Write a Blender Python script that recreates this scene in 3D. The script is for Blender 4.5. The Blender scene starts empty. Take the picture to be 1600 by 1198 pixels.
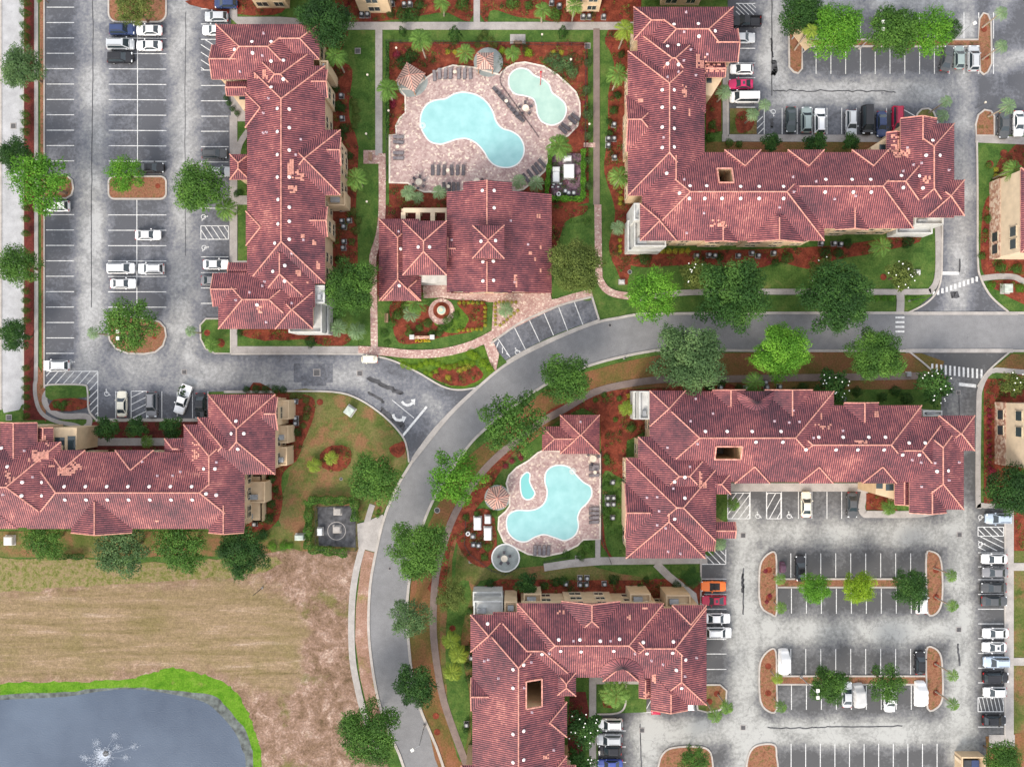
import bpy, bmesh, math, random
from mathutils import Vector, Matrix
from mathutils.geometry import tessellate_polygon
C = bpy.context.scene.collection
R = math.radians
S = 8.5            # photo pixels per metre on the ground
H = 140.0          # flying height
# ---------------------------------------------------------------- camera, light
cd = bpy.data.cameras.new('camera'); cam = bpy.data.objects.new('camera', cd); C.objects.link(cam)
cam.location = (0, 0, H); cam.rotation_euler = (0, 0, 0)
cd.sensor_width = 36; cd.lens = 36 * H / (1600 / S); cd.clip_end = 5000; cd.clip_start = 1
bpy.context.scene.camera = cam
sc = bpy.context.scene
sc.view_settings.view_transform = 'Standard'; sc.view_settings.look = 'None'
sc.view_settings.exposure = 1.25
w = bpy.data.worlds.new('World'); sc.world = w; w.use_nodes = True
SUN_EL, SUN_AZ = 36, 208       # azimuth clockwise from north
nt = w.node_tree; bg = nt.nodes['Background']; sky = nt.nodes.new('ShaderNodeTexSky')
sky.sky_type = 'NISHITA'; sky.sun_disc = False; sky.sun_elevation = R(SUN_EL); sky.sun_rotation = R(SUN_AZ)
sky.dust_density = 4; sky.air_density = 1.2; sky.ozone_density = 0.6
mixw = nt.nodes.new('ShaderNodeMix'); mixw.data_type = 'RGBA'; mixw.inputs[0].default_value = 0.6
mixw.inputs[7].default_value = (7.6, 7.7, 8.0, 1)      # thin white overcast over the blue
nt.links.new(sky.outputs[0], mixw.inputs[6]); nt.links.new(mixw.outputs[2], bg.inputs[0]); bg.inputs[1].default_value = 0.095
sl = bpy.data.lights.new('sun', 'SUN'); sl.energy = 1.5; sl.angle = R(20); sl.color = (1, .93, .84)
so = bpy.data.objects.new('sun', sl); C.objects.link(so)
so.rotation_euler = (R(90 - SUN_EL), 0, R(180 - SUN_AZ))
# ---------------------------------------------------------------- helpers
def W(px, py, z=0.0):
    k = (H - z) / H / S
    return Vector(((px - 800) * k, (599 - py) * k, z))
def srgb(r, g, b):
    f = lambda c: (c/255/12.92) if c/255 <= .04045 else ((c/255+.055)/1.055)**2.4
    return (f(r), f(g), f(b), 1)
def mk(name, verts, faces, mat=None, parent=None, loc=None, smooth=False):
    me = bpy.data.meshes.new(name); me.from_pydata([tuple(v) for v in verts], [], faces); me.update()
    if mat: me.materials.append(mat)
    if smooth: me.polygons.foreach_set('use_smooth', [True]*len(me.polygons))
    o = bpy.data.objects.new(name, me); C.objects.link(o)
    if parent: o.parent = parent
    if loc is not None: o.location = loc
    return o
def bobj(name, bm, mat=None, parent=None, loc=None):
    me = bpy.data.meshes.new(name); bm.to_mesh(me); bm.free()
    if mat: me.materials.append(mat)
    o = bpy.data.objects.new(name, me); C.objects.link(o)
    if parent: o.parent = parent
    if loc is not None: o.location = loc
    return o
def tag(o, label=None, cat=None, group=None, kind=None):
    if label: o['label'] = label
    if cat: o['category'] = cat
    if group: o['group'] = group
    if kind: o['kind'] = kind
    return o
def thing(name, loc, label, cat, group=None, rz=0):
    o = bpy.data.objects.new(name, None); C.objects.link(o); o.location = loc; o.rotation_euler = (0, 0, rz)
    o.empty_display_size = .3
    return tag(o, label, cat, group)
KIDS = {}
def copy_tree(o, parent=None):
    c = o.copy(); C.objects.link(c); c.parent = parent
    for ch in KIDS.get(o.name, None) or o.children: copy_tree(ch, c)
    return c
class MB:
    """collects simple solids into one mesh"""
    def __init__(s): s.v = []; s.f = []
    def add(s, vs, fs):
        n = len(s.v); s.v += [tuple(v) for v in vs]; s.f += [tuple(i+n for i in f) for f in fs]
    def box(s, x0, y0, z0, x1, y1, z1):
        s.add([(x0,y0,z0),(x1,y0,z0),(x1,y1,z0),(x0,y1,z0),(x0,y0,z1),(x1,y0,z1),(x1,y1,z1),(x0,y1,z1)],
              [(3,2,1,0),(4,5,6,7),(0,1,5,4),(1,2,6,5),(2,3,7,6),(3,0,4,7)])
    def frus(s, a, za, b, zb):   # rect a=(x0,y0,x1,y1) at za to rect b at zb
        s.add([(a[0],a[1],za),(a[2],a[1],za),(a[2],a[3],za),(a[0],a[3],za),(b[0],b[1],zb),(b[2],b[1],zb),(b[2],b[3],zb),(b[0],b[3],zb)],
              [(3,2,1,0),(4,5,6,7),(0,1,5,4),(1,2,6,5),(2,3,7,6),(3,0,4,7)])
    def tube(s, a, b, ra, rb=None, n=6):
        a = Vector(a); b = Vector(b); rb = ra if rb is None else rb
        d = (b-a); 
        if d.length < 1e-5: return
        d.normalize(); u = d.orthogonal().normalized(); w_ = d.cross(u)
        vs = []
        for p, r in ((a, ra), (b, rb)):
            for i in range(n):
                t = 2*math.pi*i/n; vs.append(p + (u*math.cos(t)+w_*math.sin(t))*r)
        fs = [(i, (i+1) % n, n+(i+1) % n, n+i) for i in range(n)] + [tuple(range(n-1, -1, -1)), tuple(range(n, 2*n))]
        s.add(vs, fs)
    def cyl(s, x, y, z0, z1, r, r2=None, n=16): s.tube((x,y,z0), (x,y,z1), r, r2, n)
    def build(s, name, mat=None, parent=None, loc=None, smooth=False): return mk(name, s.v, s.f, mat, parent, loc, smooth)
def smooth(pts, closed=True, n=4):
    out = []; m = len(pts)
    rng = range(m) if closed else range(m-1)
    for i in rng:
        g = (lambda k: pts[k % m]) if closed else (lambda k: pts[max(0, min(m-1, k))])
        p0, p1, p2, p3 = g(i-1), g(i), g(i+1), g(i+2)
        for j in range(n):
            t = j/n
            out.append(tuple(.5*((2*p1[k])+(-p0[k]+p2[k])*t+(2*p0[k]-5*p1[k]+4*p2[k]-p3[k])*t*t+(-p0[k]+3*p1[k]-3*p2[k]+p3[k])*t**3) for k in (0, 1)))
    if not closed: out.append(tuple(pts[-1]))
    return out
def rrect(x0, y0, x1, y1, r, n=5):
    out = []
    for cx, cy, a0 in ((x1-r, y0+r, -90), (x1-r, y1-r, 0), (x0+r, y1-r, 90), (x0+r, y0+r, 180)):
        for i in range(n+1):
            a = R(a0+90*i/n); out.append((cx+r*math.cos(a), cy+r*math.sin(a)))
    return out
def circ(x, y, r, n=24, ry=None): return [(x+r*math.cos(2*math.pi*i/n), y+(ry or r)*math.sin(2*math.pi*i/n)) for i in range(n)]
def patch(name, pts, z, mat, kind='structure', skirt=0.0, grid=0, wear=None, parent=None):
    """flat sheet from photo outline on the ground"""
    P = [W(x, y, 0) for x, y in pts]; P = [Vector((p.x, p.y, z)) for p in P]
    tris = tessellate_polygon([P])
    bm = bmesh.new(); vs = [bm.verts.new(p) for p in P]
    for t in tris:
        try: bm.faces.new([vs[i] for i in t])
        except ValueError: pass
    bmesh.ops.recalc_face_normals(bm, faces=bm.faces)
    for f in bm.faces:
        f.normal_update()
        if f.normal.z < 0: f.normal_flip()
    if grid:
        xs = [p.x for p in P]; ys = [p.y for p in P]
        for ax, lo, hi in ((0, min(xs), max(xs)), (1, min(ys), max(ys))):
            k = lo + grid
            while k < hi:
                co = Vector((k, 0, 0)) if ax == 0 else Vector((0, k, 0)); no = Vector((1, 0, 0)) if ax == 0 else Vector((0, 1, 0))
                bmesh.ops.bisect_plane(bm, geom=bm.verts[:]+bm.edges[:]+bm.faces[:], plane_co=co, plane_no=no)
                k += grid
    if skirt:
        n = len(P); lo = [bm.verts.new((p.x, p.y, z-skirt)) for p in P]
        for i in range(n):
            j = (i+1) % n
            try: bm.faces.new([vs[i], vs[j], lo[j], lo[i]])
            except ValueError: pass
    me = bpy.data.meshes.new(name); bm.to_mesh(me); bm.free()
    if wear:
        at = me.attributes.new('wear', 'FLOAT', 'POINT')
        at.data.foreach_set('value', [wear(v.co.x*S+800, 599-v.co.y*S) for v in me.vertices])
    me.materials.append(mat)
    o = bpy.data.objects.new(name, me); C.objects.link(o)
    if parent: o.parent = parent
    elif kind: o['kind'] = kind
    return o
def ribbon(mb, pts, wid, z, h=0.0, closed=False):
    """strip of width wid metres along photo points, h = thickness (box section)"""
    P = [W(x, y) for x, y in pts]; n = len(P); L = []; Rr = []
    for i in range(n):
        a = P[(i-1) % n] if (closed or i > 0) else P[i]; b = P[(i+1) % n] if (closed or i < n-1) else P[i]
        d = (b-a); d.z = 0
        if d.length < 1e-6: d = Vector((1, 0, 0))
        d.normalize(); nn = Vector((-d.y, d.x, 0))*wid/2
        L.append(P[i]+nn); Rr.append(P[i]-nn)
    m = n if closed else n-1
    vs = [(p.x, p.y, z) for p in L]+[(p.x, p.y, z) for p in Rr]
    fs = [(i, n+i, n+(i+1) % n, (i+1) % n) for i in range(m)]
    if h:
        vs += [(p.x, p.y, z-h) for p in L]+[(p.x, p.y, z-h) for p in Rr]
        fs += [(i, (i+1) % n, 2*n+(i+1) % n, 2*n+i) for i in range(m)]+[(n+i, 3*n+i, 3*n+(i+1) % n, n+(i+1) % n) for i in range(m)]
        if not closed: fs += [(0, 2*n, 3*n, n), (n-1, 2*n-1, 4*n-1, 3*n-1)]
    mb.add(vs, fs)
def strip(name, pts, wpx, z, mat, h=0.0, closed=False):
    mb = MB(); ribbon(mb, pts, wpx/S, z, h, closed); o = mb.build(name, mat); o['kind'] = 'structure'; return o
# ---------------------------------------------------------------- materials
class N:
    def __init__(s, name):
        s.m = bpy.data.materials.new(name); s.m.use_nodes = True; s.t = s.m.node_tree; s.b = s.t.nodes['Principled BSDF']
        s.tc = s.t.nodes.new('ShaderNodeTexCoord')
    def n(s, typ, **k):
        x = s.t.nodes.new(typ)
        for a, v in k.items():
            if a[0] == '_': setattr(x, a[1:], v)
            else:
                key = int(a[1:]) if a[1:].isdigit() else a
                x.inputs[key].default_value = v
        return x
    def l(s, a, b): s.t.links.new(a, b)
    def noise(s, scale, detail=3, rough=.55, vec=None, dist=0):
        x = s.n('ShaderNodeTexNoise'); x.inputs['Scale'].default_value = scale; x.inputs['Detail'].default_value = detail; x.inputs['Roughness'].default_value = rough
        x.inputs['Distortion'].default_value = dist
        s.l(vec or s.geo(), x.inputs['Vector']); return x.outputs['Fac']
    def geo(s):
        if not hasattr(s, '_g'): s._g = s.n('ShaderNodeNewGeometry').outputs['Position']
        return s._g
    def map(s, vec, scale, rot=(0, 0, 0)):
        x = s.n('ShaderNodeMapping'); x.inputs['Scale'].default_value = scale; x.inputs['Rotation'].default_value = rot; s.l(vec, x.inputs['Vector']); return x.outputs[0]
    def math(s, op, a, b=None, c=None, clamp=False):
        x = s.n('ShaderNodeMath', _operation=op); x.use_clamp = clamp
        for i, v in enumerate((a, b, c)):
            if v is None: continue
            if isinstance(v, (int, float)): x.inputs[i].default_value = v
            else: s.l(v, x.inputs[i])
        return x.outputs[0]
    def ramp(s, fac, stops, interp='LINEAR'):
        x = s.n('ShaderNodeValToRGB'); r = x.color_ramp; r.interpolation = interp
        while len(r.elements) < len(stops): r.elements.new(.5)
        for e, (p, c) in zip(r.elements, stops): e.position = p; e.color = c if len(c) == 4 else (*c, 1)
        s.l(fac, x.inputs[0]); return x.outputs[0]
    def mix(s, fac, a, b, blend='MIX'):
        x = s.n('ShaderNodeMix', _data_type='RGBA', _blend_type=blend)
        for i, v in ((0, fac), (6, a), (7, b)):
            if isinstance(v, (int, float)): x.inputs[i].default_value = v
            elif isinstance(v, tuple): x.inputs[i].default_value = v if len(v) == 4 else (*v, 1)
            else: s.l(v, x.inputs[i])
        return x.outputs[2]
    def attr(s, nm): x = s.n('ShaderNodeAttribute', _attribute_name=nm); return x.outputs['Fac']
    def bump(s, h, st=.4, d=.05):
        x = s.n('ShaderNodeBump'); x.inputs['Strength'].default_value = st; x.inputs['Distance'].default_value = d; s.l(h, x.inputs['Height']); s.l(x.outputs[0], s.b.inputs['Normal'])
    def out(s, col, rough=.8, spec=.3, metal=0):
        if isinstance(col, tuple): s.b.inputs['Base Color'].default_value = col if len(col) == 4 else (*col, 1)
        else: s.l(col, s.b.inputs['Base Color'])
        s.b.inputs['Roughness'].default_value = rough; s.b.inputs['Specular IOR Level'].default_value = spec; s.b.inputs['Metallic'].default_value = metal
        return s.m
M = {}
def plain(name, c, rough=.7, var=.12, sc_=1.5, spec=.3, metal=0):
    n = N(name); f = n.noise(sc_, 4)
    a = tuple(x*(1-var*2) for x in c[:3]); b = tuple(min(1, x*(1+var*1.6)) for x in c[:3])
    M[name] = n.out(n.ramp(f, [(.3, a), (.7, b)]), rough, spec, metal); return M[name]
# asphalt
def asphalt(name, dark, light, bias=0.0):
    n = N(name); wv = n.math('MULTIPLY', n.attr('wear'), .85); big = n.noise(.16, 5, .62, dist=.6); sm = n.noise(1.7, 5, .65); fine = n.noise(11, 2)
    f = n.math('ADD', wv, n.math('MULTIPLY', n.math('SUBTRACT', big, .5), 1.7)); f = n.math('ADD', f, n.math('MULTIPLY', n.math('SUBTRACT', sm, .5), 1.15)); f = n.math('ADD', f, bias)
    c = n.ramp(f, [(.0, dark), (.34, tuple(x*1.75 for x in dark[:3])), (.66, tuple(x*.66 for x in light[:3])), (1.0, light)])
    c = n.mix(.55, c, n.ramp(fine, [(.3, (.62,)*3), (.7, (1,)*3)]), 'MULTIPLY')
    blot = n.noise(.55, 3, .5); c = n.mix(n.math('MULTIPLY', n.math('GREATER_THAN', blot, .73), .5), c, dark)
    cr = n.n('ShaderNodeTexVoronoi', _feature='DISTANCE_TO_EDGE'); cr.inputs['Scale'].default_value = .12; cr.inputs['Randomness'].default_value = 1
    warp = n.n('ShaderNodeVectorMath', _operation='ADD'); nz = n.n('ShaderNodeTexNoise'); nz.inputs['Scale'].default_value = .8; n.l(n.geo(), nz.inputs['Vector'])
    vm = n.n('ShaderNodeVectorMath', _operation='SCALE'); vm.inputs['Scale'].default_value = 2.2; n.l(nz.outputs['Color'], vm.inputs[0]); n.l(n.geo(), warp.inputs[0]); n.l(vm.outputs[0], warp.inputs[1]); n.l(warp.outputs[0], cr.inputs['Vector'])
    c = n.mix(n.math('MULTIPLY', n.math('LESS_THAN', cr.outputs['Distance'], .0045), .35), c, dark)
    M[name] = n.out(c, .9, .2); n.bump(fine, .2, .01)
asphalt('lot_asphalt', (.10, .103, .115), (.43, .43, .43))
asphalt('lot_asphalt_warm', (.095, .095, .097), (.42, .42, .40))
n = N('road_asphalt'); f = n.noise(9, 3); g = n.noise(.12, 4); st = n.noise(1.0, 3, vec=n.map(n.geo(), (.5, .5, 1)))
n_c = n.mix(.5, n.ramp(f, [(.3, (.17, .17, .175)), (.7, (.26, .26, .265))]), n.ramp(g, [(.3, (.75,)*3), (.7, (1.05,)*3)]), 'MULTIPLY'); n_c = n.mix(n.math('MULTIPLY', n.math('GREATER_THAN', n.noise(.9, 5, .7), .66), .25), n_c, (.09, .09, .095)); n_c = n.mix(.25, n_c, n.ramp(n.noise(.7, 4, .7), [(.35, (.55,)*3), (.65, (1.2,)*3)]), 'MULTIPLY')
M['road_asphalt'] = n.out(n_c, .9, .2)
# concrete
def conc(name, c, joint=1.8):
    n = N(name); f = n.noise(.5, 5, .6); g = n.noise(6, 3); d = n.noise(1.9, 4, .7)
    col = n.ramp(f, [(.3, tuple(x*.7 for x in c)), (.7, c)]); col = n.mix(.5, col, n.ramp(g, [(.3, (.72,)*3), (.7, (1.1,)*3)]), 'MULTIPLY')
    col = n.mix(n.math('MULTIPLY', n.math('GREATER_THAN', d, .62), .35), col, tuple(x*.5 for x in c))
    M[name] = n.out(col, .9, .15)
conc('concrete', (.40, .37, .35)); conc('concrete_pale', (.44, .41, .385)); conc('walk_brown', (.24, .185, .165)); conc('kerb_concrete', (.50, .46, .42)); conc('pad_concrete', (.33, .36, .35)); conc('street_concrete', (.46, .46, .47))
# pavers
def pavers(name, a, b, c_, sc_=3.2):
    n = N(name); v = n.n('ShaderNodeTexVoronoi'); v.inputs['Scale'].default_value = sc_; n.l(n.geo(), v.inputs['Vector'])
    sep = n.n('ShaderNodeSeparateColor'); n.l(v.outputs['Color'], sep.inputs[0]); f = n.noise(.5, 5, .65)
    col = n.ramp(sep.outputs[0], [(0, a), (.5, b), (.88, c_), (.97, (.72, .62, .5))]); col = n.mix(.8, col, n.ramp(f, [(.3, (.6, .53, .55)), (.68, (1, 1, 1))]), 'MULTIPLY')
    M[name] = n.out(col, .85, .2)
pavers('deck_pavers', (.36, .25, .235), (.46, .345, .32), (.54, .44, .39)); pavers('walk_pavers', (.38, .23, .20), (.48, .32, .28), (.54, .41, .35), 4)
# grass family
def grass(name, cols, big=.12, dirt=None, dthr=.6, fine=5.0, stretch=None):
    n = N(name); vec = n.map(n.geo(), stretch[0], (0, 0, stretch[1])) if stretch else n.geo()
    f = n.noise(big, 6, .7, vec=vec, dist=.4); g = n.noise(fine, 4, .75, vec=vec); f2 = n.math('ADD', n.math('MULTIPLY', f, .75), n.math('MULTIPLY', g, .25))
    col = n.ramp(f2, [(.30+.40*i/(len(cols)-1), c) for i, c in enumerate(cols)])
    if dirt: 
        dn = n.noise(.22, 5, .65); col = n.mix(n.ramp(dn, [(dthr-.06, (0,)*3), (dthr+.08, (1,)*3)]), col, dirt)
    hf = n.noise(3.2, 4, .8); col = n.mix(.7, col, n.ramp(hf, [(.35, (.55,)*3), (.65, (1.25,)*3)]), 'MULTIPLY')
    M[name] = n.out(col, .95, .1); n.bump(hf, .5, .08)
grass('lawn', [(.028, .062, .014), (.05, .105, .022), (.09, .15, .034), (.17, .17, .06)], big=.35)
grass('lawn_dry', [(.035, .06, .015), (.08, .11, .025), (.15, .14, .05), (.24, .15, .08)], big=.25, dirt=(.22, .115, .06, 1), dthr=.53)
grass('verge', [(.05, .06, .018), (.12, .10, .03), (.22, .10, .05), (.28, .13, .08)])
grass('field_grass', [(.10, .085, .03), (.22, .165, .07), (.27, .20, .11), (.42, .32, .24)], big=.55, stretch=((.10, 1.0, 1), R(3)), fine=3.5, dirt=(.19, .17, .05, 1), dthr=.58)
grass('dry_soil', [(.13, .10, .04), (.27, .16, .11), (.34, .21, .16), (.52, .40, .33)], big=.35, dirt=(.22, .19, .06, 1), dthr=.62, fine=4)
grass('weeds', [(.05, .06, .015), (.14, .15, .04), (.26, .20, .11), (.20, .11, .08)], big=1.1, fine=3)
grass('bank_grass', [(.03, .10, .008), (.07, .18, .010), (.12, .24, .02), (.20, .22, .07)], big=.5, dirt=(.22, .18, .07, 1), dthr=.66)
grass('mulch', [(.05, .022, .014), (.13, .033, .02), (.22, .052, .03), (.27, .10, .055)], big=.7, fine=6)
grass('mulch_dark', [(.05, .018, .016), (.12, .03, .025), (.18, .04, .03)], big=.5, fine=6)
grass('straw_bed', [(.07, .05, .03), (.20, .09, .05), (.28, .13, .08), (.12, .10, .035), (.20, .05, .045)], big=1.2, fine=6)
grass('ground_cover', [(.03, .07, .012), (.08, .15, .02), (.14, .20, .03)], big=.8, fine=5)
n = N('field_mix'); vec = n.map(n.geo(), (.10, 1.0, 1), (0, 0, R(3)))
f = n.math('ADD', n.math('MULTIPLY', n.noise(.55, 6, .7, vec=vec, dist=.4), .75), n.math('MULTIPLY', n.noise(3.5, 4, .75, vec=vec), .25))
ga = n.ramp(f, [(.3, (.10, .08, .035)), (.43, (.22, .165, .085)), (.57, (.30, .215, .135)), (.7, (.48, .37, .29))]); ga = n.mix(n.ramp(n.noise(.13, 5, .65), [(.5, (0,)*3), (.66, (1,)*3)]), ga, n.mix(.35, ga, (.17, .15, .05), 'MIX'))
f = n.math('ADD', n.math('MULTIPLY', n.noise(.35, 6, .7, dist=.5), .75), n.math('MULTIPLY', n.noise(2.4, 5, .85), .45)); f = n.math('SUBTRACT', f, .1)
so_ = n.ramp(f, [(.33, (.11, .075, .04)), (.45, (.21, .135, .09)), (.55, (.31, .205, .155)), (.68, (.56, .44, .36))]); so_ = n.mix(n.ramp(n.noise(.16, 5, .65), [(.56, (0,)*3), (.66, (.8,)*3)]), so_, (.15, .14, .045))
fac = n.math('ADD', n.attr('wear'), n.math('MULTIPLY', n.math('SUBTRACT', n.noise(.22, 6, .7), .5), 1.8)); fac = n.ramp(fac, [(.3, (0,)*3), (.7, (1,)*3)])
col = n.mix(fac, so_, ga); hf = n.noise(3.2, 4, .8); col = n.mix(.7, col, n.ramp(hf, [(.35, (.5,)*3), (.65, (1.25,)*3)]), 'MULTIPLY'); col = n.mix(.6, col, n.ramp(n.noise(1.1, 5, .8), [(.36, (.62,)*3), (.64, (1.18,)*3)]), 'MULTIPLY'); M['field_mix'] = n.out(col, .95, .1); n.bump(hf, .6, .1)
plain('white_paint', (.62, .62, .61), .7, .14, 3); plain('dark_stain', (.075, .075, .08), .9, .3, 1)
# roof tiles: UV in metres, u along the eave, v up the slope
def tiles(name, cols, sal=.06, k=.36, amp=.5):
    n = N(name); uv = n.n('ShaderNodeUVMap').outputs[0]; sp = n.n('ShaderNodeSeparateXYZ'); n.l(uv, sp.inputs[0])
    u = n.math('DIVIDE', sp.outputs[0], k); v = n.math('DIVIDE', sp.outputs[1], .42)
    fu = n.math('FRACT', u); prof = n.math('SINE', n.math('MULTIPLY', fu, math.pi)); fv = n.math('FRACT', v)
    cb = n.n('ShaderNodeCombineXYZ'); n.l(n.math('FLOOR', u), cb.inputs[0]); n.l(n.math('FLOOR', v), cb.inputs[1])
    wn = n.n('ShaderNodeTexWhiteNoise', _noise_dimensions='3D'); n.l(cb.outputs[0], wn.inputs['Vector'])
    big = n.noise(.12, 4, .6); big2 = n.noise(.6, 4, .6)
    f = n.math('ADD', n.math('MULTIPLY', wn.outputs['Value'], .16), n.math('ADD', n.math('MULTIPLY', n.math('SUBTRACT', big, .5), 1.0), n.math('MULTIPLY', big2, .66)))
    col = n.ramp(f, [(.15+.6*i/(len(cols)-1), c) for i, c in enumerate(cols)])
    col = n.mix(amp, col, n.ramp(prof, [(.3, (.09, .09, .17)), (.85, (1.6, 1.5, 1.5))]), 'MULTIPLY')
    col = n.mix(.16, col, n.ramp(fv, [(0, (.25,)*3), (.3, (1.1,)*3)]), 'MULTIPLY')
    M[name] = n.out(col, .62, .35); n.bump(n.math('ADD', prof, n.math('MULTIPLY', fv, .3)), .6, .06)
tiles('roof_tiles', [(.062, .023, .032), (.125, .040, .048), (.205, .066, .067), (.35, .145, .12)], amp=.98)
tiles('gazebo_tiles', [(.24, .155, .125), (.33, .22, .18), (.42, .30, .25)], k=.42, amp=.7)
plain('ridge_tiles', (.58, .27, .21), .7, .2, 2); plain('new_tiles', (.55, .25, .19), .7, .2, 3)
plain('stucco', (.56, .42, .27), .9, .06, .8); plain('stucco_pale', (.62, .50, .36), .9, .06, .8); plain('white_stucco', (.50, .50, .48), .85, .10, .7)
n = N('stone_cladding'); v = n.n('ShaderNodeTexVoronoi'); v.inputs['Scale'].default_value = 2.2; n.l(n.geo(), v.inputs['Vector']); sp = n.n('ShaderNodeSeparateColor'); n.l(v.outputs['Color'], sp.inputs[0])
M['stone_cladding'] = n.out(n.ramp(sp.outputs[0], [(0, (.30, .15, .11)), (.5, (.45, .28, .2)), (.9, (.6, .48, .38))]), .9)
plain('window_glass', (.035, .05, .055), .12, .1, .5, .6); plain('window_frame', (.6, .5, .36), .6); plain('fascia', (.58, .30, .23), .7)
plain('dark_void', (.03, .022, .02), .9); plain('vent_white', (.88, .80, .77), .4, .03); plain('pipe_pink', (.50, .38, .42), .5, .1)
plain('metal_grey', (.30, .31, .32), .5); plain('metal_dark', (.05, .052, .056), .5); plain('cabinet_green', (.42, .47, .42), .6); plain('white_plastic', (.66, .66, .66), .45, .04)
plain('wood', (.32, .2, .13), .8); plain('sling_grey', (.19, .17, .18), .8); plain('sling_dark', (.10, .09, .10), .8); plain('fence_black', (.03, .03, .035), .5); plain('lamp_head', (.75, .74, .68), .5)
plain('steel_drain', (.055, .055, .06), .6, .2, 4); plain('trunk_bark', (.16, .11, .075), .95, .25, 4); plain('palm_trunk', (.33, .27, .21), .95, .2, 4)
plain('tyre', (.022, .022, .024), .9); plain('rim', (.42, .43, .44), .35, .1, 2, .5, .6); plain('car_glass', (.03, .042, .05), .06, .05, .5, .7); plain('tail_lamp', (.35, .01, .01), .3); plain('head_lamp', (.75, .77, .78), .2)
plain('interior', (.04, .035, .035), .9); plain('red_plastic', (.5, .02, .03), .5); plain('yellow_flowers', (.62, .48, .03), .8, .3, 6); plain('umbrella_cream', (.62, .55, .45), .8)
n = N('pool_water'); c = n.noise(.5, 3); c = n.ramp(c, [(.3, (.23, .46, .46)), (.7, (.30, .54, .54))]); M['pool_water'] = n.out(c, .08, .5); n.bump(n.noise(2.5, 3), .15, .03)
n = N('kids_water'); c = n.noise(.5, 3); c = n.ramp(c, [(.3, (.30, .45, .39)), (.7, (.38, .53, .46))]); M['kids_water'] = n.out(c, .08, .5); n.bump(n.noise(2.5, 3), .15, .03)
n = N('spa_water'); M['spa_water'] = n.out((.17, .46, .45), .08, .5); n.bump(n.noise(3, 3), .15, .03)
n = N('pond_water'); c = n.noise(.06, 4); c = n.ramp(c, [(.3, (.048, .068, .105)), (.7, (.092, .122, .17))]); M['pond_water'] = n.out(c, .42, .18); n.bump(n.noise(3.0, 3, .5, vec=n.map(n.geo(), (1, 1.6, 1))), .45, .08)
plain('shallow_silt', (.085, .10, .095), .6, .35, .9)
plain('water_spray', (.68, .72, .78), .6, .05); plain('pool_coping', (.66, .66, .64), .7, .03); plain('deck_rim', (.62, .55, .48), .8, .08)
plain('yard_purple', (.17, .10, .125), .95, .35, 1.5)
def leafmat(name, a, b, c_):
    n = N(name); t = n.attr('tone'); oi = n.n('ShaderNodeObjectInfo').outputs['Random']
    f = n.math('ADD', n.math('MULTIPLY', t, .8), n.math('MULTIPLY', oi, .2))
    n.out(n.ramp(f, [(.05, a), (.5, b), (.95, c_)]), .65, .25)
    tr = n.n('ShaderNodeBsdfTranslucent'); tr.inputs[0].default_value = (b[0]*1.3, b[1]*1.3, b[2], 1); mx = n.n('ShaderNodeMixShader'); mx.inputs[0].default_value = .25
    n.l(n.b.outputs[0], mx.inputs[1]); n.l(tr.outputs[0], mx.inputs[2]); n.l(mx.outputs[0], n.t.nodes['Material Output'].inputs[0]); M[name] = n.m
leafmat('leaf_dark', (.012, .038, .010), (.032, .092, .016), (.085, .18, .032))
leafmat('leaf_mid', (.022, .06, .012), (.065, .155, .022), (.15, .29, .045))
leafmat('leaf_bright', (.035, .11, .010), (.09, .24, .018), (.20, .42, .04))
leafmat('leaf_lime', (.08, .15, .01), (.20, .33, .015), (.38, .52, .04))
leafmat('leaf_olive', (.04, .065, .014), (.11, .15, .03), (.21, .25, .06))
leafmat('leaf_grey', (.035, .07, .025), (.085, .16, .055), (.18, .28, .10))
leafmat('leaf_red', (.10, .01, .02), (.26, .02, .05), (.40, .07, .11)); leafmat('leaf_yellow', (.25, .24, .02), (.45, .42, .04), (.62, .58, .12))
leafmat('palm_green', (.05, .11, .02), (.12, .23, .04), (.26, .38, .09)); leafmat('palm_yellow', (.10, .16, .02), (.22, .30, .035), (.38, .44, .06)); leafmat('palm_grey', (.09, .15, .07), (.19, .29, .14), (.32, .42, .22))
plain('blossom', (.85, .85, .78), .6, .02)
for nm, c, rg in (('white', (.80, .80, .80), .25), ('silver', (.46, .48, .50), .28), ('grey', (.20, .20, .21), .3), ('charcoal', (.075, .078, .082), .25), ('black', (.015, .015, .018), .15), ('navy', (.03, .05, .13), .2), ('dkgreen', (.035, .05, .05), .2),
                  ('magenta', (.50, .015, .10), .25), ('crimson', (.42, .01, .05), .25), ('orange', (.80, .17, .02), .3), ('blue', (.05, .08, .30), .25), ('iceblue', (.42, .50, .60), .25), ('sage', (.27, .33, .32), .3), ('plum', (.09, .04, .07), .5), ('cover', (.5, .5, .5), .9), ('cover_white', (.78, .78, .77), .85), ('cream', (.72, .68, .56), .5)):
    plain('paint_'+nm, c, rg, .03, .5, .5)
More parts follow.
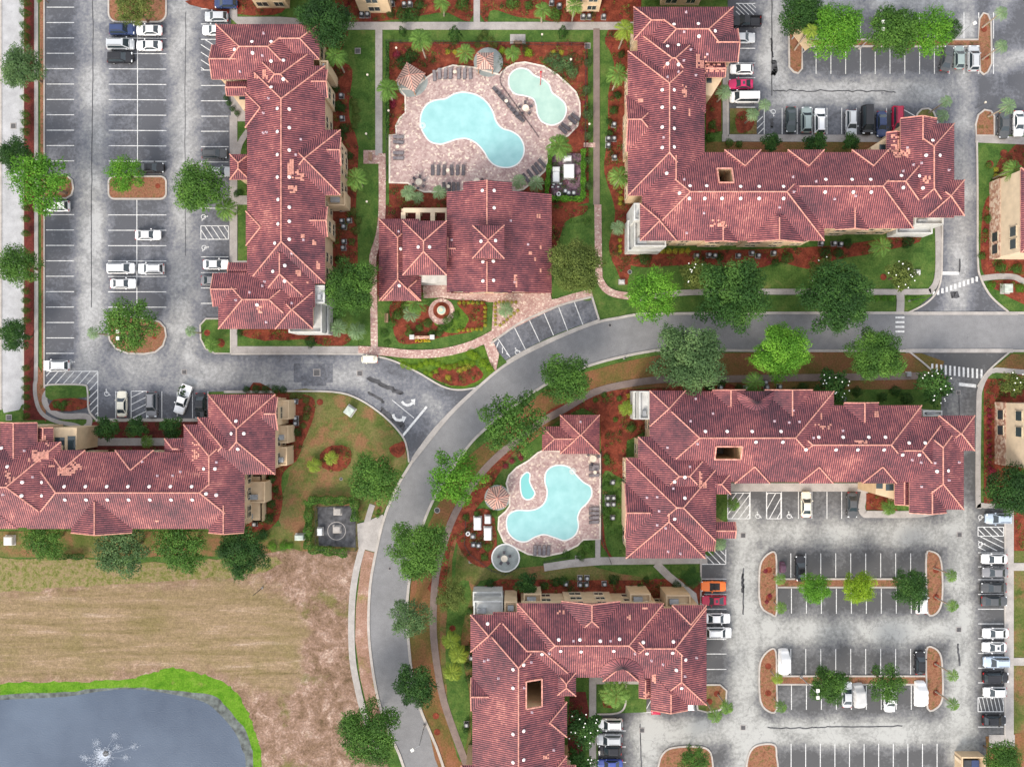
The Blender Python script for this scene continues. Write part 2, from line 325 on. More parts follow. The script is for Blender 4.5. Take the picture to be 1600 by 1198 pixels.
# ================================================================ GROUND
random.seed(4)
me_pts = [(-12000, -12000), (13600, -12000), (13600, 13000), (-12000, 13000)]
patch('ground', me_pts, -0.03, M['lawn'])
zc = [0.0]
JR = random.Random(77)
def jit(P, s=.7): return [(x+JR.gauss(0, s), y+JR.gauss(0, s)) for x, y in P]
BEDS = []; WALKS = []
def Z(base):                       # every sheet gets a height of its own
    zc[0] += .0003; return base + zc[0]
def lane(*segs):
    """wear field: pale where cars drive; segs = (x0,y0,x1,y1,halfwidth px, strength)"""
    def f(x, y):
        v = 0
        for x0, y0, x1, y1, hw, s in segs:
            dx, dy = x1-x0, y1-y0; L = dx*dx+dy*dy; t = max(0, min(1, ((x-x0)*dx+(y-y0)*dy)/L)); d = math.hypot(x-x0-t*dx, y-y0-t*dy)
            v = max(v, s*max(0, min(1, 1.45-d/hw)))
        return v
    return f
STREET = lane((20, -50, 20, 640, 14, 1.0))
patch('street', [(-400, -400), (2, -400), (2, 640), (-400, 640)], Z(0), M['lawn_dry'])
patch('street', [(3, -400), (37, -400), (37, 628), (30, 640), (6, 645), (3, 636)], Z(0), M['street_concrete'])
LEFT = lane((145, -50, 145, 560, 26, .85), (287, -50, 287, 560, 27, .85), (120, 583, 560, 588, 26, .75), (560, 588, 690, 650, 34, .55), (145, 560, 287, 585, 30, .6))
patch('parking_lot', [(70, -300), (361, -300), (361, 500), (361, 553), (545, 553), (575, 555), (610, 562), (650, 580), (690, 603), (716, 609), (748, 604), (640, 722), (637, 700), (628, 680), (600, 650), (560, 622), (520, 611), (440, 610), (325, 612), (325, 655), (66, 655), (66, 600), (70, 590)], Z(0), M['lot_asphalt'], grid=1.5, wear=LEFT)
TOPR = lane((1207, -60, 1207, 120, 24, .95), (1207, 120, 1225, 150, 28, .95), (1215, 145, 1500, 142, 24, .95), (1240, -5, 1500, -5, 26, .85), (1505, -40, 1505, 290, 18, .8), (1505, 290, 1492, 490, 22, .85), (1560, -40, 1560, 30, 20, .6), (1500, 100, 1600, 90, 20, .7))
patch('parking_lot', [(1137, -300), (2000, -300), (2000, 172), (1580, 211), (1528, 211), (1527, 300), (1527, 405), (1530, 430), (1545, 460), (1575, 486), (1600, 490), (1420, 490), (1440, 475), (1458, 460), (1468, 440), (1471, 400), (1472, 211), (1137, 211)], Z(0), M['lot_asphalt'], grid=1.5, wear=TOPR)
LOW = lane((1165, 810, 1165, 1220, 27, 1.1), (1150, 830, 1500, 832, 24, 1.0), (1490, 600, 1498, 830, 16, .4), (1500, 800, 1500, 1180, 25, .95), (1160, 985, 1500, 985, 24, 1.05), (1000, 1142, 1500, 1145, 24, 1.1), (1010, 1130, 1010, 1230, 26, 1.0))
patch('parking_lot', [(1137, 766), (1350, 766), (1350, 800), (1470, 800), (1470, 640), (1473, 604), (1455, 580), (1420, 548), (1580, 548), (1545, 578), (1530, 600), (1527, 640), (1525, 780), (1527, 790), (1570, 793), (1570, 1155), (1545, 1160), (1545, 1500), (934, 1500), (934, 1112), (978, 1112), (978, 1060), (1104, 1060), (1095, 1050), (1095, 868), (1115, 868), (1115, 820), (1137, 820)], Z(0), M['lot_asphalt_warm'], grid=1.5, wear=LOW)
road_L = [(2400, 489), (1620, 489), (1250, 489), (1050, 490), (1000, 491), (965, 497), (935, 503), (890, 520), (850, 538), (810, 558), (780, 577), (748, 604), (700, 648), (665, 688), (640, 727), (618, 765), (600, 810), (588, 860), (579, 910), (576, 960), (577, 1000), (583, 1050), (593, 1100), (610, 1150), (635, 1210), (720, 1500)]
road_R = [(2400, 548), (1620, 548), (1250, 548), (1050, 547), (1015, 549), (960, 560), (915, 573), (880, 588), (850, 602), (800, 636), (747, 680), (722, 710), (698, 745), (675, 785), (659, 825), (646, 870), (638, 920), (636, 965), (639, 1010), (645, 1060), (657, 1107), (675, 1150), (697, 1210), (790, 1500)]
rl = smooth(road_L, False, 4); rr = smooth(road_R, False, 4)
patch('road', rl + rr[::-1], Z(.004), M['road_asphalt'])
strip('road_kerb', rl[3:], 4, .13, M['kerb_concrete'], .2)
strip('road_kerb', rr[3:], 4, .13, M['kerb_concrete'], .2)
# lower the kerb openings: driveway aprons lie over the kerb
for i, pl in enumerate([[(1412, 487), (1590, 487), (1590, 492), (1412, 492)], [(1415, 545), (1582, 545), (1582, 551), (1415, 551)]]):
    patch('apron', pl, .145, M['concrete_pale'], skirt=.14)
patch('apron', smooth([(643, 716), (656, 697), (700, 645), (746, 602)], False, 3)+smooth([(749, 606), (704, 650), (662, 702), (646, 722)], False, 3), .145, M['concrete_pale'], skirt=.14)
# ---- field, soil and pond
FG = [(-300, 925), (0, 925), (120, 915), (260, 908), (400, 905), (450, 930), (480, 990), (470, 1050), (440, 1090), (390, 1070), (330, 1050), (250, 1048), (120, 1060), (-300, 1075)]
def fieldw(x, y):
    c = False; j = len(FG)-1; dm = 1e9
    for i in range(len(FG)):
        a, b = FG[i], FG[j]
        if (a[1] > y) != (b[1] > y) and x < (b[0]-a[0])*(y-a[1])/(b[1]-a[1])+a[0]: c = not c
        dx, dy = b[0]-a[0], b[1]-a[1]; t = max(0, min(1, ((x-a[0])*dx+(y-a[1])*dy)/(dx*dx+dy*dy))); dm = min(dm, math.hypot(x-a[0]-t*dx, y-a[1]-t*dy)); j = i
    return max(-.2, min(1.2, .5+(dm if c else -dm)/55))
patch('field', jit(smooth([(-300, 868), (0, 872), (130, 880), (300, 878), (430, 862), (450, 855), (480, 862), (558, 862), (560, 880), (552, 910), (545, 960), (548, 1020), (556, 1070), (570, 1120), (600, 1180), (640, 1500), (-300, 1500)], True, 4), .4), Z(.01), M['field_mix'], grid=1.6, wear=fieldw)
patch('weed_bank', jit(smooth([(-300, 868), (0, 872), (130, 872), (180, 880), (260, 880), (340, 873), (420, 868), (440, 880), (400, 895), (300, 905), (200, 912), (100, 918), (0, 925), (-300, 930)], True, 8), 1.6), Z(.01), M['weeds'])
bank = jit(smooth([(-300, 1080), (-60, 1072), (40, 1066), (120, 1065), (200, 1060), (240, 1050), (270, 1043), (320, 1055), (360, 1072), (386, 1110), (400, 1150), (410, 1210), (415, 1500), (-300, 1500)], True, 9), 1.0)
patch('grass_bank', bank, Z(.012), M['bank_grass'])
pond = smooth([(-300, 1098), (-60, 1090), (0, 1085), (100, 1080), (160, 1074), (210, 1073), (270, 1078), (330, 1085), (355, 1105), (380, 1135), (392, 1165), (397, 1210), (400, 1500), (-300, 1500)], True, 4)
patch('pond_shallows', jit(pond, .8), Z(.014), M['shallow_silt'])
pond2 = smooth([(-300, 1108), (-60, 1100), (0, 1093), (100, 1088), (160, 1079), (210, 1076), (268, 1084), (318, 1096), (342, 1114), (366, 1142), (378, 1170), (385, 1215), (388, 1500), (-300, 1500)], True, 4)
patch('pond_water', pond2, Z(.014), M['pond_water'])
# ---- dry lawns
patch('lawn', smooth([(440, 612), (520, 614), (560, 625), (600, 653), (626, 684), (634, 705), (634, 728), (612, 765), (596, 805), (560, 815), (560, 862), (430, 858), (400, 868), (-200, 868), (-200, 830), (380, 830), (430, 800), (460, 700)], True, 2), Z(.008), M['lawn_dry'])
patch('verge', smooth([(700, 760), (722, 722), (760, 690), (800, 655), (850, 610), (920, 580), (1010, 558), (1100, 552), (1440, 552), (1470, 580), (1480, 604), (1440, 608), (1130, 608), (1000, 606), (900, 640), (830, 690), (780, 740), (735, 800), (712, 850), (706, 900), (720, 1000), (735, 1210), (690, 1210), (672, 1150), (650, 1080), (640, 1000), (642, 910), (660, 840)], True, 2), Z(.008), M['verge'])
patch('lawn', smooth([(700, 930), (735, 935), (735, 1210), (728, 1200), (705, 1120), (690, 1050), (688, 950)], True, 2), Z(.008), M['lawn_dry'])
patch('verge', [(567, 858), (588, 864), (579, 910), (576, 960), (578, 1010), (583, 1050), (593, 1100), (608, 1150), (580, 1130), (563, 1060), (555, 1000), (556, 950), (562, 900)], Z(.02), M['dry_soil'])
patch('lawn', [(1570, 860), (2200, 860), (2200, 1500), (1570, 1500)], Z(.008), M['lawn_dry'])
# ---- strip beside the left street
patch('planting_strip', [(37, -300), (54, -300), (53, 600), (55, 625), (62, 640), (78, 656), (37, 656)], Z(.06), M['mulch_dark'], skirt=.06)
patch('planting_strip', [(60, -300), (69, -300), (69, 600), (66, 602)], Z(.06), M['straw_bed'], skirt=.06)
patch('planting_strip', [(53, 560), (70, 590), (70, 606), (72, 660), (60, 640)], Z(.05), M['straw_bed'], skirt=.06)
strip('sidewalk', smooth([(57, -300), (57, 250), (57, 560), (55, 600), (56, 620), (62, 640), (74, 652), (95, 660), (118, 664), (130, 672), (132, 690)], False, 3), 6, .115, M['concrete'], .1)
strip('kerb', [(69.5, -300), (69.5, 605)], 2, .13, M['kerb_concrete'], .14)
strip('kerb', [(1.5, -300), (1.5, 640)], 3, .10, M['kerb_concrete'], .14); strip('kerb', [(37, -300), (37, 640)], 2, .10, M['kerb_concrete'], .14)
# ---- islands: kerb ring + bed
def island(pts, mat, sm=0, kw=2.6, nm='traffic_island'):
    P = smooth(pts, True, sm) if sm else pts
    patch(nm, P, Z(.10), mat, skirt=.14); strip(nm.replace('traffic_island', 'island')+'_kerb', P, kw, .15, M['kerb_concrete'], .2, True)
island(rrect(170, -60, 260, 35, 14), M['straw_bed']); island(rrect(170, 276, 260, 311, 9), M['straw_bed'])
island([(170, 495), (175, 490), (240, 500), (250, 503), (258, 512), (260, 525), (255, 540), (243, 550), (225, 553), (200, 552), (182, 545), (172, 532), (169, 515)], M['straw_bed'])
island([(62, 275), (105, 275), (113, 282), (115, 295), (112, 305), (104, 310), (62, 311)], M['straw_bed'])
island([(322, 498), (361, 498), (361, 552), (336, 552), (322, 545), (314, 530), (313, 508)], M['lawn'])
island([(1232, 25), (1253, 25), (1253, 62), (1310, 62), (1310, 73), (1253, 73), (1253, 108), (1247, 115), (1240, 113), (1233, 105)], M['straw_bed'])
island([(1310, 62.5), (1528, 62.5), (1530, 30), (1536, 21), (1543, 23), (1548, 35), (1549, 100), (1543, 113), (1537, 117), (1531, 112), (1530, 73), (1310, 73)], M['straw_bed'])
island([(1431, 208), (1430, 190), (1433, 178), (1440, 171), (1450, 170), (1458, 175), (1464, 190), (1466, 208)], M['lawn_dry'])
island([(1525, 212), (1524, 195), (1528, 180), (1538, 172), (1548, 174), (1553, 182), (1553, 212)], M['straw_bed'])
island(smooth([(1188, 960-15), (1186, 900), (1190, 876), (1203, 863), (1212, 866), (1213, 906), (1213, 957), (1205, 959)], True, 3), M['straw_bed'])
island(smooth([(1188, 1094), (1186, 1050), (1190, 1028), (1203, 1014), (1212, 1018), (1213, 1062), (1213, 1108), (1200, 1110)], True, 3), M['straw_bed'])
island(smooth([(1447, 866), (1455, 861), (1468, 870), (1472, 900), (1471, 940), (1462, 958), (1449, 957), (1447, 915)], True, 3), M['straw_bed'])
island(smooth([(1447, 1016), (1455, 1010), (1468, 1020), (1472, 1045), (1472, 1090), (1462, 1106), (1449, 1106), (1447, 1062)], True, 3), M['straw_bed'])
for y in (904, 1055.5): island([(1214, y), (1446, y), (1446, y+13), (1214, y+13)], M['straw_bed'])
island([(1085, 1070), (1100, 1069), (1125, 1069), (1135, 1078), (1134, 1095), (1125, 1108), (1105, 1112), (1090, 1108)], M['lawn_dry'])
island(smooth([(1170, 1210), (1168, 1185), (1176, 1168), (1190, 1162), (1210, 1163), (1213, 1180), (1213, 1215)], True, 3), M['straw_bed'])
island(smooth([(1035, 1215), (1030, 1190), (1040, 1172), (1060, 1166), (1095, 1166), (1110, 1175), (1114, 1200), (1114, 1215)], True, 3), M['straw_bed'])
# ---- courtyard left of the clubhouse, building fronts
def bed(pts, mat='mulch', z=.03, sm=2, nm='flower_bed'):
    P = smooth(pts, True, sm) if sm else pts
    if mat.startswith('mulch'): BEDS.append((P, z))
    if sm: P = jit(smooth(P, True, 2), .5)
    patch(nm, P, Z(z), M[mat], skirt=.03)
bed([(362, 80), (385, 80), (385, 300), (365, 300)], 'lawn', .03, 0, 'lawn'); bed([(361, 128), (388, 128), (388, 190), (361, 190)], 'concrete', .05, 0, 'walkway')
bed([(372, 305), (390, 305), (390, 410), (372, 410)], 'lawn', .05, 0, 'lawn'); bed([(371, 545-30), (560, 515), (560, 541), (371, 541)], 'lawn', .05, 0, 'lawn')
bed([(510, 40), (545, 45), (530, 90), (550, 110), (545, 180), (560, 230), (555, 330), (560, 400), (545, 440), (500, 440), (500, 40)], 'mulch')
bed([(375, 522), (400, 514), (540, 520), (535, 540), (500, 538), (470, 530), (430, 532), (400, 530)], 'mulch', .056)
bed([(430, 612), (440, 614), (487, 620), (490, 650), (475, 690), (462, 720), (440, 745), (440, 800), (415, 830), (385, 830), (385, 612)], 'mulch')
bed([(290, 2), (440, -20), (440, 20), (374, 22)], 'mulch'); bed([(540, -20), (725, -20), (733, 33), (700, 20), (660, 25), (610, 32), (540, 33)], 'mulch')
bed([(757, -20), (985, -20), (984, 38), (930, 36), (880, 36), (840, 30), (810, 28), (770, 15), (762, 33), (757, 33)], 'mulch')
bed([(608, 66), (918, 66), (920, 330), (608, 330)], 'mulch', .03, 0)
bed([(603, 320), (925, 320), (940, 330), (940, 350), (885, 352), (860, 470), (585, 475), (590, 340), (603, 335)], 'mulch_dark', .02, 0)
bed([(862, 235), (912, 238), (912, 312), (862, 312), (855, 290)], 'mulch_dark', .04, 0)
bed([(866, 325), (918, 322), (910, 335), (885, 345), (872, 380), (865, 400), (860, 330)], 'mulch', .034)
bed([(878, 345), (930, 322), (932, 455), (905, 468), (862, 462), (866, 400)], 'lawn', .03, 2, 'lawn')
bed([(945, 60), (985, 60), (985, 420), (962, 418), (952, 380), (962, 330), (945, 270), (950, 200), (950, 150), (960, 100)], 'mulch')
bed([(590, 468), (600, 466), (660, 462), (770, 480), (765, 510), (700, 540), (640, 545), (595, 538), (590, 520)], 'lawn', .035, 1, 'lawn')
bed([(610, 475), (640, 465), (670, 478), (680, 500), (740, 515), (700, 525), (655, 535), (625, 535), (612, 505)], 'mulch', .05)
bed([(680, 500), (720, 480), (735, 500), (715, 520), (690, 515)], 'ground_cover', .055); bed([(718, 470), (756, 471), (760, 500), (750, 515), (728, 512), (733, 498), (718, 480)], 'mulch', .056)
bed([(772, 470), (800, 470), (810, 480), (808, 490), (785, 505), (772, 510)], 'mulch', .056)
bed([(620, 562), (680, 555), (745, 540), (760, 545), (775, 575), (745, 600), (718, 608), (690, 598), (655, 578)], 'ground_cover', .04)
bed([(670, 585), (700, 570), (735, 568), (755, 585), (735, 600), (705, 602)], 'mulch', .046)
bed([(975, 388), (1040, 392), (1290, 385), (1400, 368), (1436, 365), (1436, 378), (1400, 388), (1300, 408), (1260, 420), (1220, 410), (1180, 420), (1090, 412), (1010, 418), (970, 406)], 'mulch')
bed([(1103, 118), (1127, 118), (1127, 205), (1103, 210)], 'mulch', .04, 0); bed([(1140, 170), (1182, 170), (1182, 210), (1140, 210)], 'lawn_dry', .10, 0, 'lawn'); bed([(1150, 180), (1170, 175), (1178, 195), (1165, 208), (1152, 205)], 'mulch', .11)
bed([(1103, 222), (1430, 222), (1430, 245), (1103, 245)], 'verge', .03, 0)
bed([(1527, 222), (1620, 222), (1620, 430), (1532, 432), (1527, 390)], 'lawn', .04, 0, 'lawn'); bed([(1572, 240), (1556, 262), (1548, 300), (1535, 330), (1534, 420), (1560, 430), (1620, 432), (1620, 230)], 'mulch', .05)
bed([(1540, 450), (1620, 450), (1620, 488), (1580, 486), (1555, 470)], 'lawn', .03, 0, 'lawn'); bed([(1545, 440), (1600, 440), (1620, 470), (1600, 475), (1560, 455)], 'mulch', .04)
bed([(1548, 578), (1580, 553), (1620, 553), (1620, 600), (1560, 582)], 'verge', .03, 0)
bed([(1537, 592), (1700, 592), (1700, 790), (1537, 786)], 'mulch', .05, 0)
bed([(1583, 800), (1650, 800), (1650, 860), (1583, 860)], 'mulch', .03, 0)
bed([(1540, 1150), (1640, 1140), (1640, 1260), (1545, 1260)], 'verge', .03, 0)
# between the sidewalk and the pool-house court
bed([(1000, 608), (1140, 600), (1140, 620), (980, 690), (985, 870), (940, 850), (938, 650), (880, 650), (860, 655), (790, 720), (765, 770), (715, 830), (700, 880), (700, 930), (720, 960), (735, 1010), (745, 940), (790, 900), (1000, 905), (1090, 905), (1095, 940), (1030, 950), (690, 948), (688, 880), (700, 810), (740, 750), (790, 700), (860, 640), (940, 612)], 'mulch', .03, 1)
bed([(716, 850), (745, 885), (830, 885), (900, 880), (1000, 890), (1000, 905), (800, 905), (745, 915), (735, 1000), (722, 980), (712, 930)], 'lawn_dry', .034)
bed([(980, 700), (985, 870), (960, 872), (945, 840), (941, 742), (960, 740), (975, 745)], 'lawn', .036)
bed([(940, 882), (1010, 882), (1035, 895), (1020, 905), (1005, 902), (970, 895), (930, 885)], 'lawn', .038); bed([(730, 905), (735, 935), (720, 1000), (735, 1100), (720, 1190), (700, 1100), (700, 940)], 'lawn', .038)
bed([(860, 1050), (1010, 1060), (1010, 1112), (930, 1115), (920, 1220), (880, 1220)], 'lawn', .03, 0, 'lawn'); bed([(890, 1080), (915, 1080), (920, 1110), (905, 1220), (885, 1220)], 'mulch_dark', .036, 0)
bed([(80, 600), (125, 600), (136, 606), (138, 620), (80, 625), (72, 612)], 'lawn', .11, 1, 'lawn'); bed([(95, 622), (137, 624), (138, 635), (110, 642), (80, 640), (80, 628)], 'mulch', .112, 1)
bed([(150, 658), (330, 655), (300, 705), (80, 705), (118, 668)], 'mulch_dark', .03, 0)
bed([(608, 700), (630, 690), (633, 705), (620, 715)], 'mulch', .03); bed([(500, 710), (520, 696), (545, 700), (548, 722), (530, 736), (505, 730)], 'mulch', .034)
bed([(1353, 770), (1380, 770), (1402, 785), (1402, 797), (1353, 796)], 'mulch', .112, 0); bed([(1400, 785), (1423, 788), (1422, 798), (1400, 796)], 'lawn', .114, 0, 'lawn')
bed([(933, 1068), (977, 1068), (977, 1095), (968, 1112), (933, 1112)], 'lawn', .11, 0, 'lawn'); bed([(945, 1080), (962, 1075), (970, 1090), (955, 1105), (942, 1100)], 'mulch', .115)
# ---- walks
def walk(pts, w_, mat='concrete', z=.10, sm=3): WALKS.append((smooth(pts, False, 4), w_)); strip('sidewalk', smooth(pts, False, sm) if sm else pts, w_, Z(z)-.03, M[mat], .1)
walk([(365, -100), (365, 27), (372, 33), (437, 33), (540, 41), (990, 41)], 12, sm=0); walk([(592, 44), (592, 130), (592, 243)], 11, sm=0); walk([(745, -60), (745, 38)], 10, 'concrete', sm=0)
walk([(597, 240), (597, 330), (592, 370), (583, 400), (583, 430), (584, 470), (585, 545)], 11, 'walk_pavers'); walk([(932, 45), (932, 320)], 10, 'walk_brown', sm=0); walk([(934, 320), (935, 400), (936, 440)], 11, 'walk_pavers', sm=0)
walk([(936, 435), (945, 450), (960, 459), (985, 463)], 11, 'walk_pavers')
walk([(912, 227), (930, 227)], 7, 'walk_pavers', sm=0)
walk([(365, 181), (365, 545)], 12, sm=0); walk([(388, 205), (375, 225), (370, 250), (368, 262)], 9); walk([(369, 313), (390, 313)], 14, sm=0); walk([(362, 411), (392, 411)], 7, sm=0)
walk([(361, 547), (560, 547)], 12, 'concrete', sm=0); walk([(560, 547), (600, 549), (640, 553), (690, 551), (740, 538), (790, 512), (840, 487), (880, 470), (925, 458)], 13, 'walk_pavers')
patch('plaza', smooth([(660, 440), (700, 438), (705, 458), (860, 458), (862, 468), (925, 458), (880, 472), (830, 492), (795, 510), (768, 528), (780, 553), (775, 580), (767, 570), (757, 540), (750, 530), (768, 520), (771, 472), (763, 472), (758, 470), (712, 468), (690, 465), (662, 466)], True, 1), Z(.10), M['walk_pavers'], skirt=.1)
patch('plaza', circ(690, 487, 20.5), Z(.11), M['walk_pavers'], skirt=.1)
for off in (7, 14): pass
walk([(1000, 466), (1060, 458), (1130, 456), (1300, 456), (1440, 456), (1455, 452), (1464, 435), (1466, 400), (1465, 348)], 9, 'concrete'); walk([(1406, 456), (1407, 470), (1406, 490)], 12, 'concrete')
walk([(1134, 98), (1134, 211)], 10, 'concrete', sm=0); walk([(1128, 216), (1430, 217)], 11, 'concrete', sm=0); walk([(1524, 217), (1640, 222)], 12, 'concrete', sm=0)
walk([(1533, 435), (1560, 432), (1585, 433), (1600, 440), (1640, 450)], 9, 'concrete'); walk([(1640, 585), (1580, 580), (1548, 580), (1532, 605), (1529, 640), (1528, 780), (1533, 789), (1556, 790)], 8, 'concrete_pale'); walk([(1577, 790), (1577, 1160)], 13, 'concrete_pale', sm=0)
for y in (885, 1033): walk([(1583, y), (1640, y)], 12, 'concrete_pale', sm=0)
walk([(1545, 1157), (1585, 1157)], 20, 'concrete_pale', sm=0)
walk([(1480, 600), (1440, 588), (1400, 588), (1250, 590), (1130, 592), (1050, 592), (990, 598), (930, 612), (885, 637), (845, 660), (805, 690), (775, 715), (745, 748), (712, 800), (693, 850), (681, 900), (677, 960), (679, 1010), (690, 1080), (705, 1130), (735, 1210)], 11, 'walk_brown')
walk([(600, 808), (575, 822), (566, 855), (557, 890), (551, 930), (549, 980), (551, 1030), (558, 1070), (568, 1110), (590, 1170)], 10, 'concrete_pale')
patch('driveway', [(558, 818), (598, 808), (590, 840), (586, 862), (560, 855)], Z(.09), M['concrete_pale'], skirt=.1)
walk([(570, 828), (578, 800), (582, 788)], 9, 'concrete')
walk([(850, 886), (890, 880), (940, 876), (1105, 874)], 12, 'concrete_pale', sm=0); walk([(934, 872), (934, 842)], 8, 'concrete_pale', sm=0); walk([(1025, 880), (1045, 900), (1083, 930), (1088, 960)], 12, 'concrete_pale', sm=0)
walk([(1137, 761), (1350, 761)], 13, 'concrete_pale', sm=0); walk([(1352, 762), (1346, 790), (1350, 802), (1362, 803), (1430, 803), (1460, 798)], 11, 'concrete_pale'); walk([(926, 1055), (926, 1215)], 11, 'concrete', sm=0); walk([(926, 1062), (1000, 1062)], 12, 'concrete_pale', sm=0)
walk([(128, 690), (140, 660), (134, 650), (100, 650), (78, 640), (70, 625), (75, 612), (90, 606), (137, 612)], 9, 'concrete'); walk([(150, 656), (325, 656)], 5, 'kerb_concrete', sm=0); walk([(130, 665), (150, 690), (300, 690)], 12, 'concrete', sm=0)
walk([(429, 612), (405, 612), (350, 612)], 4, 'kerb_concrete', sm=0)
for k in ([(361, 553), (545, 553), (575, 555), (610, 562), (650, 580), (690, 603), (716, 609), (742, 606)], [(440, 611), (520, 612), (560, 623), (600, 650), (628, 680), (636, 700), (639, 722)], [(1420, 488), (1445, 475), (1462, 458), (1470, 435), (1471.5, 400), (1472, 345)], [(1575, 487), (1548, 463), (1532, 434), (1527.5, 405), (1527, 300), (1526, 220)],
          [(1420, 549), (1455, 578), (1471, 602)], [(1578, 549), (1543, 580), (1527, 604)], [(70, 606), (76, 601), (128, 601), (137, 608), (139, 640), (150, 655)], [(1095, 868), (1095, 1050)], [(932, 1115), (965, 1113), (977, 1100), (978, 1068)], [(1570, 793), (1570, 1156)], [(1137, 98), (1137, 205), (1139, 211)]):
    strip('kerb', smooth(k, False, 4), 2.6, .15, M['kerb_concrete'], .2)
bed([(735, 800), (760, 795), (772, 810), (722, 0+880) if 0 else (775, 860), (760, 885), (735, 878), (715, 850), (718, 825)], 'mulch', .045)
patch('yard_floor', [(863, 240), (908, 240), (908, 309), (863, 309)], .10, M['yard_purple'])
# ---- bay in front of the clubhouse
patch('parking_bay', smooth([(767, 537), (785, 523), (815, 503), (850, 487), (885, 474), (925, 464)], False, 3)+smooth([(935, 499), (890, 514), (850, 531), (815, 549), (790, 563)], False, 3), .024, M['lot_asphalt'], grid=2, wear=lambda x, y: .25)
strip('kerb', smooth([(792, 566), (815, 552), (850, 535), (890, 518), (936, 501)], False, 3), 5, .137, M['kerb_concrete'], .12); strip('kerb', [(925, 464), (936, 500)], 3, .15, M['kerb_concrete'], .12); strip('kerb', smooth([(767, 537), (785, 523), (815, 503), (850, 487), (885, 474), (925, 464)], False, 3), 3, .15, M['kerb_concrete'], .12)
# ---- painted markings
mk_ = MB(); LW = .14
def line(x0, y0, x1, y1, w_=LW, mb=None): ribbon(mb or mk_, [(x0, y0), (x1, y1)], w_, .034+random.random()*.003)
def hatch(x0, y0, x1, y1, step, slant, frame=True, w_=LW):
    if frame:
        for a in ((x0, y0, x1, y0), (x0, y1, x1, y1), (x0, y0, x0, y1), (x1, y0, x1, y1)): line(*a)
    Hh = y1-y0; t = x0-abs(slant)
    while t < x1+abs(slant):
        ax, ay, bx, by = t, y0, t+slant, y1
        pts = []
        for k in range(0, 41):
            f = k/40; x = ax+(bx-ax)*f
            if x0 <= x <= x1: pts.append((x, ay+(by-ay)*f))
        if len(pts) > 3: line(*pts[0], *pts[-1], w_)
        t += step
def vhatch(x0, y0, x1, y1, step, rise, frame=True):
    if frame:
        for a in ((x0, y0, x1, y0), (x0, y1, x1, y1), (x0, y0, x0, y1), (x1, y0, x1, y1)): line(*a)
    t = y0-abs(rise)
    while t < y1+abs(rise):
        pts = []
        for k in range(41):
            f = k/40; y = t+rise*f
            if y0 <= y <= y1: pts.append((x0+(x1-x0)*f, y))
        if len(pts) > 3: line(*pts[0], *pts[-1])
        t += step
for k in range(11): line(73, 11.8+24*k, 116, 11.8+24*k)
for k in range(10): line(72, 335.5+24.05*k, 116, 335.5+24.05*k)
for k in range(9): line(170, 60+24*k, 260, 60.5+24*k)
for k in range(7): line(169, 336+24*k, 260, 336+24*k)
line(215, 38, 215, 262); line(214, 312, 214, 488)
for y in (14.5, 38, 134, 158, 182, 205.5, 229.5, 253.5, 325.5, 401.5, 426, 450, 474): line(314, y, 357, y)
vhatch(314, 62, 357, 110, 12, 28, False); line(314, 110, 350, 110); line(314, 62, 340, 62)
hatch(314, 353, 357, 374, 10, 14)
hatch(72, 580, 153, 600, 12.5, -18, False); line(72, 580, 153, 580); line(153, 580, 153, 653); vhatch(139, 600, 153, 648, 12, -14, False)
for x in (181, 253, 301): line(x, 611, x, 653)
line(277, 612, 277, 650); line(325, 611, 325, 640); vhatch(205, 611, 229, 653, 11, -12, False); line(205, 611, 229, 611); line(205, 611, 205, 653); line(229, 611, 229, 653)
for x0, x1 in ((1150, 1180),): 
    for y in (6, 53, 76, 99, 122, 145, 168): line(x0, y, x1, y)
vhatch(1150, 6, 1181, 24, 7, 30, False)
for k in range(13): line(1275+23.1*k, 76, 1275+23.1*k, 116)
for k in range(13): line(1275+23.1*k, 20, 1275+23.1*k, 61)
for x in (1222, 1245.5, 1269, 1292, 1315, 1338, 1361, 1385, 1408): line(x, 169, x, 210)
line(1194, 170, 1194, 210); vhatch(1183, 182, 1194, 210, 10, -11, False); line(1409, 170, 1432, 183)
for r in ((864, 902), (1013, 1053)):
    for k in range(10): line(1235.5+23.4*k, r[0], 1235.5+23.4*k, r[1])
for r in ((919, 958), (1069, 1108)):
    for k in range(9): line(1236.5+23.4*k, r[0], 1236.5+23.4*k, r[1])
for k in range(11): line(1236+22.8*k, 1161, 1236+22.8*k, 1215)
for y in (863, 885, 905, 928, 951, 974, 997, 1020, 1043, 1066, 1135): line(1528, y, 1568, y)
hatch(1528, 823, 1568, 837, 11, 14); vhatch(1528, 838, 1568, 860, 9, 20, False); hatch(1528, 1089, 1568, 1111, 6, 5, True, .1)
for y in (904, 928, 951, 998, 1021, 1045): line(1094, y, 1135, y)
hatch(1096, 858, 1134, 881, 10, 22, False); line(1096, 881, 1134, 881); line(1134, 858, 1134, 881)
for x in (1172, 1197.5, 1221, 1247.5, 1268.5, 1292, 1315): line(x, 768, x, 810)
hatch(1137, 770, 1171, 810, 11, -30); hatch(1198, 770, 1220, 810, 12, -22)
for y in (1141, 1166, 1190): line(935, y, 978, y)
hatch(1004, 1090, 1018, 1112, 9, -12)
for y in (1004, 1185): pass
for a, b in (((804, 512), (821, 546)), ((827, 500), (843, 534)), ((850, 489), (865, 524)), ((873, 480), (887, 517)), ((897, 471), (911, 508)), ((776, 526), (797, 558))): line(*a, *b)
for k in range(3): line(779+6*k, 534+9*k, 774+11*k, 548+4*k)
for k in range(11): line(1459+6.7*k, 463-2.3*k, 1459+6.7*k, 455-2.3*k, .42)
for k in range(12): line(1456.5+7*k, 568+.8*k, 1456.5+7*k, 583+.8*k, .36)
